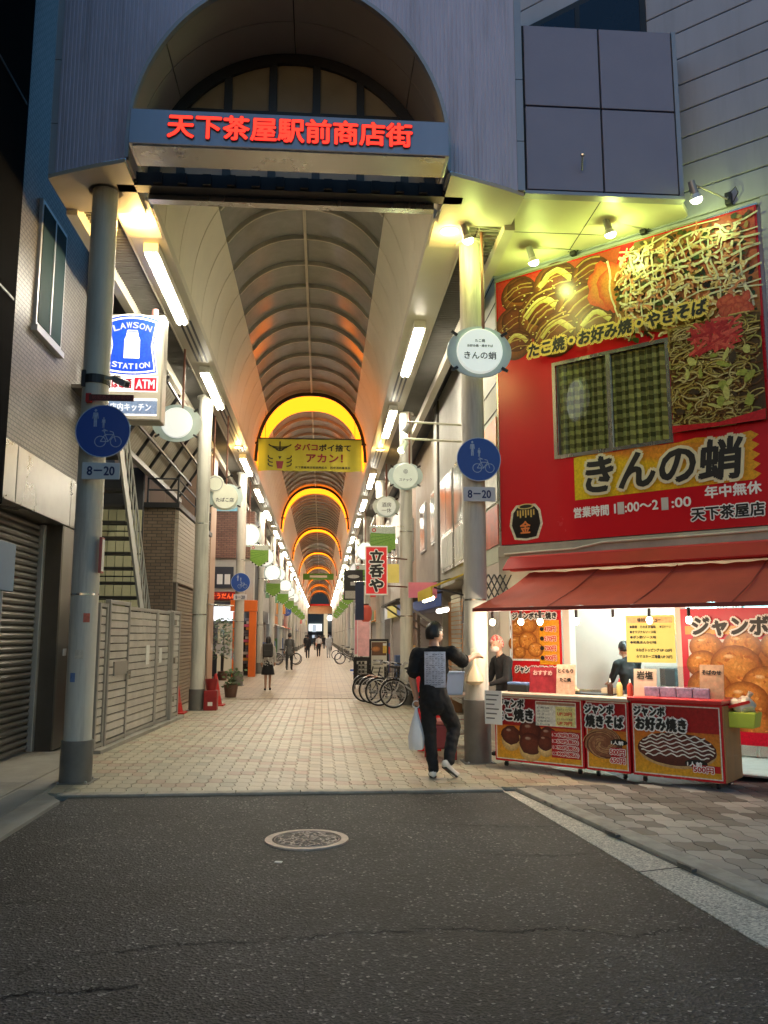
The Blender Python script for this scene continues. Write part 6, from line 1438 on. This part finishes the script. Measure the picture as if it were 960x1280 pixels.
# ================================================================== SHOP ROWS DEEPER IN THE ARCADE
rnd = random.Random(99)
wall_cols = [(.42, .38, .3), (.3, .27, .23), (.45, .43, .4), (.25, .17, .12), (.36, .33, .3), (.2, .2, .21)]
sign_cols = [(.45, .03, .03), (.5, .42, .1), (.1, .2, .1), (.5, .5, .46), (.07, .1, .22), (.5, .2, .04), (.05, .05, .05)]
GC = [M('shop_goods_%d' % i, c, .5) for i, c in enumerate([(.5, .08, .06), (.55, .5, .4), (.08, .14, .3), (.55, .35, .06), (.12, .25, .1), (.06, .06, .06)])]
desc_w = ['beige', 'brown', 'pale grey', 'dark brick-coloured', 'taupe', 'charcoal']; desc_s = ['red', 'mustard', 'dark green', 'white', 'navy', 'orange', 'black']
used = set()
def shop(side, y0, y1, i):
    s = 1 if side == 'right' else -1; X0 = 2.95 if s > 0 else -3.3; L = y1 - y0
    a, b = rnd.randrange(6), rnd.randrange(7)
    t = thing('shop_house', (X0, y0, 0), '%s shop house on the %s with a %s fascia, %s in that row' % (desc_w[a], side, desc_s[b], ORD(i)), 'building', 'shop houses deeper in the arcade')
    bx_ = lambda x0, x1, *r: MB().box(min(s * x0, s * x1), max(s * x0, s * x1), *r)
    wm = M('shop_wall_%d' % a, wall_cols[a], .65, var=.18, dirt=.2)
    bx_(0, 4, 0, L, 2.9, 7.25).build('upper_wall', wm, t); bx_(1.6, 4, 0, L, 0, 2.89).build('rear_wall', dark_wall, t)
    for y in (0, L - .25): bx_(0, 1.6, y, y + .25, 0, 2.89).build('pier', wm, t)
    lit = rnd.random() < .6
    bx_(-.15, 0, .15, L - .15, 2.35, 2.95).build('fascia', M('fascia_lit_%d' % b, sign_cols[b], .4, emit=.5 if lit else .06), t)
    n = max(1, int(L // 2.2))
    for k in range(n):
        yy = .5 + k * (L - .8) / n
        w2 = bx_(-.05, -.001, yy, yy + 1.2, 4.0, 5.4).build('window', grey_metal, t); bx_(-.06, -.051, yy + .06, yy + 1.14, 4.06, 5.34).build('pane', M('grey_glass', (.12, .13, .12)), w2)
    mode = rnd.random()
    if mode < .4:
        sh_ = bx_(.1, .14, .25, L - .25, .02, 2.4).build('shutter', M('shutter_grey', (.35, .34, .32), .45, .3), t)
        for k in range(20): bx_(.08, .0995, .25, L - .25, .05 + k * .115, .13 + k * .115).build('slat', M('shutter_grey', (.35, .34, .32)), sh_)
    else:
        bx_(1.55, 1.59, .3, L - .3, .1, 2.6).build('lit_interior', lamp_mat('shop_interior_%d' % rnd.randrange(3), rnd.choice([(1, .86, .62), (1, .95, .85), (.9, .97, 1)]), .9), t)
        for k in range(int(L * 1.4)):
            yy = .4 + rnd.random() * (L - 1.2); x = rnd.choice([-.5, -.3, .2, .5]); h = rnd.uniform(.5, 1.5)
            bx_(x, x + .5, yy, yy + rnd.uniform(.3, .8), 0.02, h).build('goods', rnd.choice(GC), t, bev=.02)
        if rnd.random() < .6: MB().prism([(0, 2.5), (-s * .9, 2.15), (-s * .9, 2.12), (0, 2.46)], .3, L - .3, 'y').build('awning', M('shop_awning_%d' % b, sign_cols[b], .7), t)
    if rnd.random() < .7:
        yy = rnd.uniform(.5, L - .5); z = rnd.uniform(3.1, 3.8); c = rnd.randrange(7)
        bx_(-.75, -.12, yy, yy + .14, z, z + rnd.uniform(.5, 1.1)).build('projecting_sign', M('proj_sign_%d' % c, sign_cols[c], .4, emit=.5), t)
yr = 20.6; i = 0
while yr < 148:
    L = rnd.uniform(4.6, 7.5) if yr < 90 else 14
    if not 32.5 < yr < 33: shop('right', yr, yr + L - .05, i)
    yr += L; i += 1
yl = 40.1; i = 0
while yl < 148:
    L = rnd.uniform(4.6, 7.5) if yl < 90 else 14
    shop('left', yl, yl + L - .05, i); yl += L; i += 1
# blocks behind everything, so that the rows have depth
for side, x0, x1, y0, y1, lab in (('left', -16, -6.6, 14, 38, 'dark city block behind the left side street'), ('left', -16, -7.4, 40, 150, 'dark city block behind the left shop row'), ('right', 7.1, 16, 13, 150, 'dark city block behind the right shop row')):
    t = thing('city_block', (0, 0, 0), lab, 'building'); MB().box(x0, x1, y0, y1, 0, 7.2).build('wall', dark_wall, t)
    MB().box(x0 - .1, x1 + .1, y0 - .1, y1 + .1, 7.2, 7.4).build('roof', dark_metal, t)
eb = thing('end_building', (0, 172, 0), 'dark building closing the far end of the arcade with a few lit signs', 'building')
MB().box(-14, 14, 0, 8, 0, 12).build('wall', M('end_wall', (.07, .08, .08), .7), eb)
MB().box(-2.6, 0, -.3, -.01, 2.6, 4.0).build('lit_sign', lamp_mat('far_sign', (.9, 1, .95), 2.2), eb); MB().box(-4.5, 4, -.4, -.01, 1.8, 2.4).build('awning', dark_metal, eb)
for x in (1.6, 3.4): MB().ball((x, -.6, 5.2), .55, n=12, m=8).build('round_lamp', lamp_mat('far_lamp', (1, 1, .95), 5), eb)
for k, x in enumerate((-3.5, -1.9, .4, 1.3, 2.8, 4.2)): MB().box(x, x + .8, -.05 - .3 * (k % 3), -.005, .3 + .9 * (k % 2), 1.7 + 2.2 * (k % 3)).build('lit_window', lamp_mat('far_window_%d' % (k % 2), ((1, .8, .5), (.8, .9, 1))[k % 2], .7), eb)
# ================================================================== BICYCLES
tyre_m = M('tyre_rubber', (.015, .015, .016), .7); rim_m = M('rim_silver', (.5, .5, .52), .3, .8)
def bicycle(loc, rz, label, fc, basket=True):
    t = thing('bicycle', loc, label, 'bicycle', 'bicycles parked beside the second right column', rz)
    fm = M('bike_frame_%s' % fc[0], fc[1], .35, .3); r = .32
    for k, x in enumerate((-.52, .52)):
        wl = MB().torus((x, 0, r), (0, 1, 0), r - .02, .02, 36, 8).build('wheel', tyre_m, t, smooth=True)
        MB().torus((x, 0, r), (0, 1, 0), r - .045, .011, 36, 6).build('rim', rim_m, wl, smooth=True); MB().lathe([(.03, -.04), (.03, .04)], 12, (x, 0, r), 'y').build('hub', rim_m, wl)
        sp = MB()
        for a in range(14): an = a * 2 * math.pi / 14; sp.tube((x, (-1) ** a * .02, r), (x + (r - .045) * math.cos(an), 0, r + (r - .045) * math.sin(an)), .003, n=4)
        sp.build('spokes', rim_m, wl, kind='stuff')
        n = 16; mb = MB(); vs = []
        for i in range(n + 1):
            a = (.15 if k else .35) + (2.2 if k else 2.6) * i / n
            for rr, yy in ((r + .02, -.028), (r + .032, 0), (r + .02, .028)): vs.append((x + rr * math.cos(a), yy, r + rr * math.sin(a)))
        mb.add(vs, [(3 * i + j, 3 * i + 3 + j, 3 * i + 4 + j, 3 * i + 1 + j) for i in range(n) for j in (0, 1)]); mb.build('mudguard', rim_m, t, smooth=True)
    P = dict(bb=(-.08, 0, .28), seat=(-.22, 0, .72), head=(.36, 0, .68), headl=(.4, 0, .56), rear=(-.52, 0, r), front=(.52, 0, r))
    mb = MB(); mb.path([P['headl'], (.1, 0, .38), P['bb']], .02, 8); mb.tube(P['bb'], P['seat'], .017); mb.path([P['head'], (.12, 0, .5), (-.13, 0, .44)], .017, 8)
    for y in (-.05, .05): mb.tube((P['bb'][0], y * .5, P['bb'][2]), (P['rear'][0], y, r), .01); mb.tube((-.19, y * .4, .6), (P['rear'][0], y, r), .009)
    mb.build('frame', fm, t, smooth=True)
    mb = MB(); mb.tube((.33, 0, .85), (.41, 0, .52), .016); 
    for y in (-.045, .045): mb.path([(.41, y, .54), (.45, y, .42), (.52, y, r)], .01, 6)
    mb.build('fork', fm, t, smooth=True)
    MB().path([(.08, -.28, .95), (.24, -.24, .99), (.33, -.08, .93), (.33, .08, .93), (.24, .24, .99), (.08, .28, .95)], .012, 8).build('handlebar', rim_m, t, smooth=True)
    for y in (-.28, .28): MB().tube((.0, y, .93), (.13, y * .97, .965), .017).build('grip', black, t)
    MB().tube((-.22, 0, .7), (-.245, 0, .8), .012).build('seat_post', rim_m, t); sd = MB(); sd.ball((-.27, 0, .83), .14, .085, .04, 14, 8); sd.ball((-.14, 0, .84), .08, .03, .03, 10, 6); sd.build('saddle', black, t, smooth=True)
    MB().lathe([(.09, -.005), (.09, .005)], 20, (-.08, -.06, .28), 'y').build('chainring', rim_m, t); MB().bar((-.08, -.08, .28), (.0, -.08, .14), .018, .012).build('crank', rim_m, t); MB().box(-.04, .05, -.15, -.09, .12, .14).build('pedal', black, t)
    MB().tube((-.5, .05, .3), (-.42, .12, .0), .008).build('kickstand', rim_m, t)
    if basket:
        bk = MB().box(.42, .7, -.15, .15, .66, .67).build('basket', dark_metal, t); ws = MB()
        for i in range(9):
            x = .42 + i * .035
            for y in (-.17, .17): ws.tube((x, y * .85, .66), (x, y, .9), .003, n=4)
        for i in range(9):
            y = -.15 + i * .0375
            for x in (.41, .71): ws.tube((x, y, .66), (x, y * 1.1, .9), .003, n=4)
        for z in (.72, .8, .9): ws.path([(.41, -.165, z), (.71, -.165, z), (.71, .165, z), (.41, .165, z)], .005, 5, closed=True)
        ws.build('wire', dark_metal, bk, kind='stuff')
    return t
bicycle((1.58, 20.6, .024), R(172), 'farthest bicycle of the cluster with a front wire basket', ('black', (.02, .02, .02)), True)
bicycle((1.72, 20.1, .024), R(176), 'second farthest bicycle of the cluster, black framed', ('dark', (.03, .03, .035)), False)
bicycle((1.84, 19.5, .024), R(180), 'middle bicycle of the cluster with a dark grey frame', ('grey', (.12, .12, .13)), False)
bicycle((2.12, 18.9, .024), R(183), 'nearest bicycle of the cluster, silver framed with a big front wheel', ('silver', (.5, .5, .5)), True)
for i, (x, y) in enumerate(((1.55, 48), (1.6, 49.2), (-1.9, 47.5), (-2.0, 49), (1.5, 57))):
    o = bicycle((x, y, .02), R(170 if x > 0 else 10), '%s parked bicycle deep in the arcade' % ('left-hand black', 'right-hand silver', 'first left-row', 'second left-row', 'farthest right-row')[i], (('black', (.02, .02, .02)), ('silver', (.5, .5, .5)))[i % 2], False); o['group'] = 'bicycles parked deep in the arcade'

# ================================================================== PEOPLE
skin = M('skin', (.5, .28, .19), .5, var=.08, scale=20); hair_m = M('hair_black', (.012, .01, .01), .45, var=.4, scale=60)
dgc = None
def capsule(mb, p0, p1, r0, r1, n=12, sy=1.0):
    """tapered limb with round ends; sy flattens front-back"""
    p0, p1 = Vector(p0), Vector(p1); d = p1 - p0; L = d.length or 1e-6; pts, rs = [], []
    e = d / L
    for a in (-90, -60, -30, 0): pts.append(p0 + e * r0 * math.sin(R(a))); rs.append(max(r0 * math.cos(R(a)), .001))
    for a in (0, 30, 60, 90): pts.append(p1 + e * r1 * math.sin(R(a))); rs.append(max(r1 * math.cos(R(a)), .001))
    k = len(mb.v); mb.path(pts, rs, n)
    if sy != 1.0:
        c = (p0 + p1) / 2
        mb.v[k:] = [(x, c.y + (p0.y + (p1.y - p0.y) * max(0, min(1, ((Vector((x, y, z)) - p0).dot(e)) / L)) - c.y) + (y - (p0.y + (p1.y - p0.y) * max(0, min(1, ((Vector((x, y, z)) - p0).dot(e)) / L)))) * sy, z) for x, y, z in mb.v[k:]]
from mathutils import noise as mnoise
def body(parent, limbs, mats, voxel=.012, smooth=6, fold=.009):
    """limbs: (p0, p1, r0, r1, sy, material index). One continuous surface by voxel union, coloured by the nearest limb"""
    mb = MB()
    for p0, p1, r0, r1, sy, mi in limbs: capsule(mb, p0, p1, r0, r1, 14, sy)
    me = mb.mesh('body', mats); o = put('body', me, None)
    rm = o.modifiers.new('r', 'REMESH'); rm.mode = 'VOXEL'; rm.voxel_size = voxel
    sm = o.modifiers.new('s', 'SMOOTH'); sm.iterations = smooth; sm.factor = .5
    dg = bpy.context.evaluated_depsgraph_get(); dg.update()
    nm = bpy.data.meshes.new_from_object(o.evaluated_get(dg))
    bpy.data.objects.remove(o); bpy.data.meshes.remove(me)
    nm.materials.clear()
    for m in mats: nm.materials.append(m)
    seg = [(Vector(a), Vector(b) - Vector(a), r0, r1, sy, mi) for a, b, r0, r1, sy, mi in limbs]
    idx = []
    for pl_ in nm.polygons:
        c = pl_.center; best = (9e9, 0)
        for a, d, r0, r1, sy, mi in seg:
            t = max(0, min(1, (c - a).dot(d) / (d.length_squared or 1))); q = c - (a + d * t); q.y /= sy
            v = q.length - (r0 + (r1 - r0) * t)
            if v < best[0]: best = (v, mi)
        idx.append(best[1])
    cloth = set()
    for pl_, mi in zip(nm.polygons, idx):
        if mi in (1, 2): cloth.update(pl_.vertices)
    nrm = [v.normal.copy() for v in nm.vertices]; nn = mnoise.noise
    for i in cloth:
        c = nm.vertices[i].co
        w1 = nn(Vector((c.x * 9 + 3, c.y * 9, c.z * 16 + 7 * c.x))); w2 = nn(Vector((c.x * 22, c.y * 22 + 5, c.z * 30 - 14 * c.x)))
        nm.vertices[i].co = c + nrm[i] * (fold * (w1 + .45 * w2))
    nm.polygons.foreach_set('material_index', idx); nm.polygons.foreach_set('use_smooth', [True] * len(nm.polygons)); nm.update()
    nm.name = 'body'; return put('body', nm, parent)
def hand_limbs(w_, d, n, size=1.0, mi=0, curl=.5):
    """palm and five fingers from wrist w_ along d; n = palm normal"""
    w_, d, n = Vector(w_), Vector(d).normalized(), Vector(n).normalized(); s = d.cross(n).normalized(); L = []
    L.append((w_, w_ + d * .07 * size, .028 * size, .034 * size, 1.0, mi))
    for i, fl_ in enumerate((.072, .08, .075, .06)):
        b = w_ + d * .08 * size + s * (.03 - .02 * i) * size; k = b + (d * (1 - curl * .3) + n * curl * .5).normalized() * fl_ * .5 * size; e = k + (d * (1 - curl) + n * curl).normalized() * fl_ * .5 * size
        L += [(w_ + d * .04 * size + s * (.026 - .018 * i) * size, b, .012, .0105, 1, mi), (b, k, .0105, .0095, 1, mi), (k, e, .0095, .008, 1, mi)]
    tb_ = w_ + d * .03 * size + s * .028 * size; tk = tb_ + (d * .6 + s * .6 + n * .3).normalized() * .04 * size
    L += [(tb_, tk, .014, .011, 1, mi), (tk, tk + (d + n * .4).normalized() * .035 * size, .011, .009, 1, mi)]
    return L
def head(parent, c, yaw, hair=hair_m, long=0.0, s=1.0, mask=False, cap=None):
    """hair, ears, nose and eyes around a head centre; yaw 0 looks along +y"""
    h = put('head', None, parent, c, (0, 0, yaw)); 
    ex = MB(); ex.ball((0, .0, .0), .078 * s, .098 * s, .118 * s, 18, 14); ex.ball((0, .055 * s, -.05 * s), .05 * s, .045 * s, .055 * s, 12, 8); ex.path([(0, .09 * s, .02 * s), (0, .115 * s, -.025 * s), (0, .095 * s, -.035 * s)], [.01 * s, .016 * s, .012 * s], 8)
    for k in (-1, 1): ex.ball((k * .08 * s, -.005, -.01 * s), .012 * s, .022 * s, .033 * s, 8, 6)
    ex.build('face', skin, h, smooth=True)
    ey = MB()
    for k in (-1, 1): ey.ball((k * .032 * s, .088 * s, .012 * s), .012 * s, .008 * s, .007 * s, 8, 6)
    ey.build('eyes', black, h); MB().box(-.026 * s, .026 * s, .09 * s, .1 * s, -.063 * s, -.055 * s).build('mouth', M('lips', (.35, .12, .1), .5), h)
    if mask: MB().ball((0, .055 * s, -.05 * s), .07 * s, .062 * s, .06 * s, 14, 10).build('mask', M('mask_white', (.72, .62, .56), .7), h, smooth=True)
    rnd_ = random.Random(5); mb = MB(); n, m = 28, 18; vs = []
    lo_ = -.35 if not long else -1.0
    for i in range(m + 1):
        t = math.pi * i / m
        for j in range(n):
            a = 2 * math.pi * j / n; f = math.sin(a)            # f>0: face side
            k = 1.09 + .085 * rnd_.random()
            z = math.cos(t)
            lim = (.35 + .1 * math.cos(3 * a)) if f > .45 else (.12 if f > .0 else lo_ - .25 * (-f))
            z2 = max(z, lim); rr = math.sin(math.acos(max(-1, min(1, z2))))
            if z < lim: rr *= .55
            vs.append((.08 * s * k * rr * math.cos(a), -.006 + .1 * s * k * rr * math.sin(a), .12 * s * k * z2))
    mb.add(vs, [(i * n + j, i * n + (j + 1) % n, (i + 1) * n + (j + 1) % n, (i + 1) * n + j) for i in range(m) for j in range(n)])
    mb.build('hair' if cap is None else 'head_scarf', cap or hair, h, smooth=True)
    if long:
        mb = MB(); mb.path([(0, -.06 * s, .03), (0, -.085 * s, -.08), (0, -.08 * s, -.08 - long)], [.07 * s, .075 * s, .05 * s], 12); mb.build('back_hair', hair, h, smooth=True)
    return h
tee = M('black_tee', (.008, .008, .009), .85, var=.2); trs = M('black_trousers', (.009, .009, .01), .8, var=.2); shoe = M('white_shoe', (.7, .68, .64), .5)
man = thing('person', (1.27, 9.72, .024), 'man in black T-shirt with a pale back print and black trousers carrying a white bag', 'person', rz=-R(7.4))
SH = .02
limbs = [((.0, 0, .9), (.02, .0, 1.2), .155, .16, .72, 1), ((.02, 0, 1.2), (.03, .0, 1.32), .175, .15, .68, 1), ((-.13, 0, 1.37), (.19, .0, 1.39), .075, .075, 1, 1), ((.02, .01, 1.4), (.02, .02, 1.5), .065, .056, 1, 0), ((.03, .03, 1.55), (.03, .03, 1.64), .06, .075, 1.1, 0),
         ((-.17, 0, 1.37), (-.215, -.01, 1.17), .082, .078, 1, 1), ((-.2, -.01, 1.2), (-.235, .0, 1.1), .05, .045, 1, 0), ((-.235, .0, 1.1), (-.19, .03, .9), .044, .03, 1, 0),
         ((.22, .0, 1.385), (.35, .14, 1.29), .085, .08, 1, 1), ((.33, .12, 1.3), (.38, .2, 1.29), .047, .044, 1, 0), ((.38, .2, 1.29), (.5, .36, 1.34), .043, .03, 1, 0),
         ((-.0, 0, .96), (.03, 0, .84), .16, .165, .8, 2), ((-.06, 0, .84), (-.035, .03, .47), .1, .078, 1, 2), ((-.035, .03, .47), (-.0, -.02, .1), .078, .062, 1, 2),
         ((.1, 0, .84), (.24, .14, .55), .11, .085, 1, 2), ((.24, .14, .55), (.18, -.06, .2), .082, .066, 1, 2),
         ((.0, -.05, .045), (-.02, .14, .035), .042, .04, 1, 3), ((.13, -.12, .17), (.24, -.02, .045), .04, .036, 1, 3), ((.24, -.02, .045), (.27, .02, .035), .036, .03, 1, 3)]
limbs += hand_limbs((-.19, .03, .89), (.05, .02, -1), (1, .2, 0), 1.0, 0, .75) + hand_limbs((.5, .36, 1.34), (.6, .6, .05), (0, .2, -1), 1.0, 0, .5)
body(man, limbs, [skin, tee, trs, shoe], .0085, 5)
head(man, (.03, .035, 1.61), -R(48), s=1.02)
for a, b, dz in (((.0, -.075, .02), (-.02, .165, .012), 0), ((.12, -.135, .135), (.25, -.005, .012), 0)): MB().bar(a, b, .075, .02).build('shoe_sole', M('sole_dark', (.05, .05, .05), .7), man, bev=.008)
MB().torus((.02, .015, 1.445), (.0, .15, 1), .068, .009, 20, 6).build('collar', tee, man, smooth=True)
for c, ax in (((-.217, -.01, 1.165), (.05, 0, 1)), ((.352, .142, 1.288), (-.13, -.14, .1))): MB().torus(c, ax, .078, .008, 20, 6).build('sleeve_hem', tee, man, smooth=True)
p = Print(); p.rect(-.12, -.2, .12, .2, (.5, .53, .64), (.56, .58, .68))
for i in range(15):
    for k in range(6):
        if random.random() < .8: p.rect(-.1 + k * .034, .165 - i * .024, -.1 + k * .034 + random.uniform(.012, .03), .172 - i * .024, (.16, .18, .27))
# the print follows the curve of the back
o = p.build('shirt_print', print_mat(), man, (.03, 0, 1.2)); me = o.data
bme = bmesh.new(); bme.from_mesh(me); bmesh.ops.subdivide_edges(bme, edges=[e for e in bme.edges if e.calc_length() > .1], cuts=8, use_grid_fill=True); bme.to_mesh(me); bme.free()
for v in me.vertices: v.co.z += .147 - 1.6 * v.co.x ** 2 - (.4 * (v.co.y - .04) ** 2) + (-.08 * max(0, -v.co.y - .02))
ph = MB().box(-.2, -.165, .03, .07, .74, .88).build('phone', black, man, bev=.006)
bg = thing('shopping_bag', (1.08, 9.72, .33), 'white plastic shopping bag hanging from the walking man\'s left hand', 'bag')
mb = MB(); mb.lathe([(.07, 0), (.085, .02), (.085, .14), (.06, .27), (.02, .42), (.012, .47)], 20); mb.v = [(x * (1 + .12 * math.sin(6 * math.atan2(y, x) + z * 9)), y * .7, z) for x, y, z in mb.v]; mb.build('bag', M('white_plastic', (.78, .78, .78), .35, var=.1), bg, smooth=True)
MB().torus((0, 0, .5), (0, 1, 0), .04, .006, 14, 5).build('handle', M('white_plastic', (.62, .62, .66)), bg)
def walker(loc, label, top, legs, h=1.7, skirt=False, stride=.16, arms=.1, rz=0.0, sleeve=1, shoes=None, bag=None, long=0.0, jacket=False, voxel=.02):
    k = h / 1.74; t = thing('person', loc, label, 'person', 'people walking in the arcade', rz); q = lambda *a: tuple(x * k for x in a)
    L = [(q(0, 0, .95), q(0, 0, 1.2), .13 * k, .15 * k, .72, 1), (q(0, 0, 1.2), q(0, 0, 1.34), .155 * k, .13 * k, .7, 1), (q(-.13, 0, 1.38), q(.13, 0, 1.38), .065 * k, .065 * k, 1, 1), (q(0, .01, 1.42), q(0, .02, 1.5), .055 * k, .05 * k, 1, 0), (q(0, .03, 1.55), q(0, .03, 1.63), .06 * k, .07 * k, 1.1, 0)]
    for s in (-1, 1):
        L += [(q(s * .17, 0, 1.37), q(s * .22, -.02 * s, 1.12), .062 * k, .052 * k, 1, sleeve), (q(s * .22, -.02 * s, 1.12), q(s * .21, arms * s, .9), .046 * k, .034 * k, 1, sleeve if jacket else 0)]
        L += hand_limbs(q(s * .21, arms * s, .89), (0, .1, -1), (-s, 0, 0), k, 0, .4) if voxel < .015 else [(q(s * .21, arms * s, .87), q(s * .21, arms * s + .02, .78), .03 * k, .028 * k, 1, 0)]
        if skirt: L += [(q(s * .07, s * stride * .3, .5), q(s * .06, s * stride, .09), .05 * k, .035 * k, 1, 0)]
        else: L += [(q(s * .08, 0, .88), q(s * .085, s * stride * .6, .48), .095 * k, .07 * k, 1, 2), (q(s * .085, s * stride * .6, .48), q(s * .08, s * stride * .7 - .04, .1), .068 * k, .052 * k, 1, 2)]
        L += [(q(s * .075, s * stride * .75 - .03, .04), q(s * .08, s * stride * .75 + .14, .035), .04 * k, .034 * k, 1, 3)]
    if skirt:
        L += [(q(0, 0, .98), q(0, 0, .86), .135 * k, .145 * k, .8, 2)]
        sk = MB().lathe([(.13 * k, 1.02 * k), (.15 * k, .9 * k), (.215 * k, .5 * k), (.205 * k, .5 * k), (.14 * k, .9 * k)], 26); sk.v = [(x * (1 + .05 * math.sin(7 * math.atan2(y, x))), y * .8, z) for x, y, z in sk.v]; sk.build('skirt', legs, t, smooth=True)
    else: L += [(q(0, 0, .98), q(0, 0, .88), .14 * k, .15 * k, .8, 2)]
    if jacket: L += [(q(0, 0, 1.0), q(0, 0, .8), .15 * k, .175 * k, .75, 1)]
    body(t, L, [skin, top, legs, shoes or black], voxel, 3); head(t, q(0, .03, 1.6), 0, long=long, s=k)
    return t
C = lambda n, c: M('cloth_' + n, c, .8, var=.15)
wo_ = walker((-1.57, 25.4, .02), 'woman in white blouse and black skirt with a dark backpack walking away', C('white', (.6, .58, .55)), C('black', (.012, .012, .014)), 1.58, True, .1, .06, long=.06, jacket=True, voxel=.014)
bp_ = thing('backpack', (-1.57, 25.22, .98), 'dark backpack with a white keyring on the woman\'s back', 'backpack')
MB().box(-.15, .15, -.09, .07, .0, .4).build('body', C('charcoal', (.05, .048, .046)), bp_, bev=.04); MB().box(-.11, .11, -.13, -.09, .03, .2).build('pocket', C('charcoal', (.05, .048, .046)), bp_, bev=.02); MB().ball((.02, -.15, -.02), .03, n=8, m=6).build('charm', white_paint, bp_)
for x in (-.1, .1): MB().path([(x, .0, .4), (x, .16, .43), (x, .2, .3)], .016, 6).build('strap', C('charcoal', (.05, .048, .046)), bp_)
walker((-1.5, 40.3, .02), 'man in a grey jacket and dark trousers walking away on the left', C('grey', (.1, .1, .095)), C('dark', (.03, .03, .032)), 1.74, False, .2, .14, rz=R(-12), jacket=True)
walker((-.98, 61, .02), 'distant person in black clothes left of the arcade centre', C('black', (.012, .012, .014)), C('black', (.012, .012, .014)), 1.7, False, .12, jacket=True, voxel=.03)
walker((-.22, 66, .02), 'distant person in white top and black trousers at the arcade centre', C('white', (.6, .58, .55)), C('black', (.012, .012, .014)), 1.68, False, .14, voxel=.03)
walker((.52, 62, .02), 'distant person in pale grey clothes right of the arcade centre', C('pale', (.45, .45, .46)), C('pale', (.45, .45, .46)), 1.74, False, .18, jacket=True, voxel=.03)
for i, (x, y, c) in enumerate(((-1.5, 82, 'black'), (-.7, 96, 'dark'), (.3, 105, 'black'), (1.0, 92, 'grey'), (-.2, 120, 'dark'))):
    walker((x, y, .02), 'tiny far-off walker in the arcade, %s from the left' % ('first', 'second', 'fourth', 'fifth', 'third')[i], C(c, (.02, .02, .02)), C('dark', (.03, .03, .032)), 1.7, False, .14, jacket=True, voxel=.04)
# shop staff
scarf = twotone('scarf_red_white', (.55, .05, .05), (.75, .55, .48), 26)
def staff(u, v, label, yaw, look, tilt, h, cap=None, mask=True):
    t = thing('person', SW(u, v, .04), label, 'person', rz=SRZ + yaw); k = h / 1.74; q = lambda *a: tuple(x * k for x in a)
    L = [(q(0, 0, .9), q(0, .0, 1.2), .15 * k, .16 * k, .72, 1), (q(0, 0, 1.2), q(0, .03, 1.33), .165 * k, .14 * k, .7, 1), (q(-.15, .03, 1.37), q(.15, .03, 1.37), .07 * k, .07 * k, 1, 1), (q(0, .05, 1.4), q(0, .08, 1.5), .055 * k, .05 * k, 1, 0), (q(0, .1, 1.54), q(0, .1, 1.62), .06 * k, .07 * k, 1.1, 0)]
    for s in (-1, 1):
        L += [(q(s * .19, .03, 1.36), q(s * .25, .1, 1.1), .068 * k, .055 * k, 1, 1), (q(s * .25, .1, 1.1), q(s * .16, .32, 1.04), .05 * k, .034 * k, 1, 1), (q(s * .08, 0, .88), q(s * .09, .02, .48), .1 * k, .07 * k, 1, 2), (q(s * .09, .02, .48), q(s * .09, 0, .1), .068 * k, .052 * k, 1, 2), (q(s * .09, -.03, .04), q(s * .1, .14, .035), .04 * k, .034 * k, 1, 2)]
        L += hand_limbs(q(s * .16, .33, 1.04), (-s * .2, 1, -.1), (0, 0, -1), k, 0, .5)
    L += [(q(0, 0, .98), q(0, 0, .88), .145 * k, .155 * k, .8, 2)]
    body(t, L, [skin, tee, trs], .013, 4); hd = head(t, q(0, .11, 1.6), look, mask=mask, cap=cap, s=k); hd.rotation_euler[0] = tilt; return t
staff(.42, -.72, 'shop worker in red patterned headscarf, mask and black top behind the counter', R(150), R(20), -.25, 1.58, scarf)
staff(1.42, 1.0, 'shop worker with black hair and black shirt bending in the kitchen', R(55), R(-10), -.4, 1.5, None)
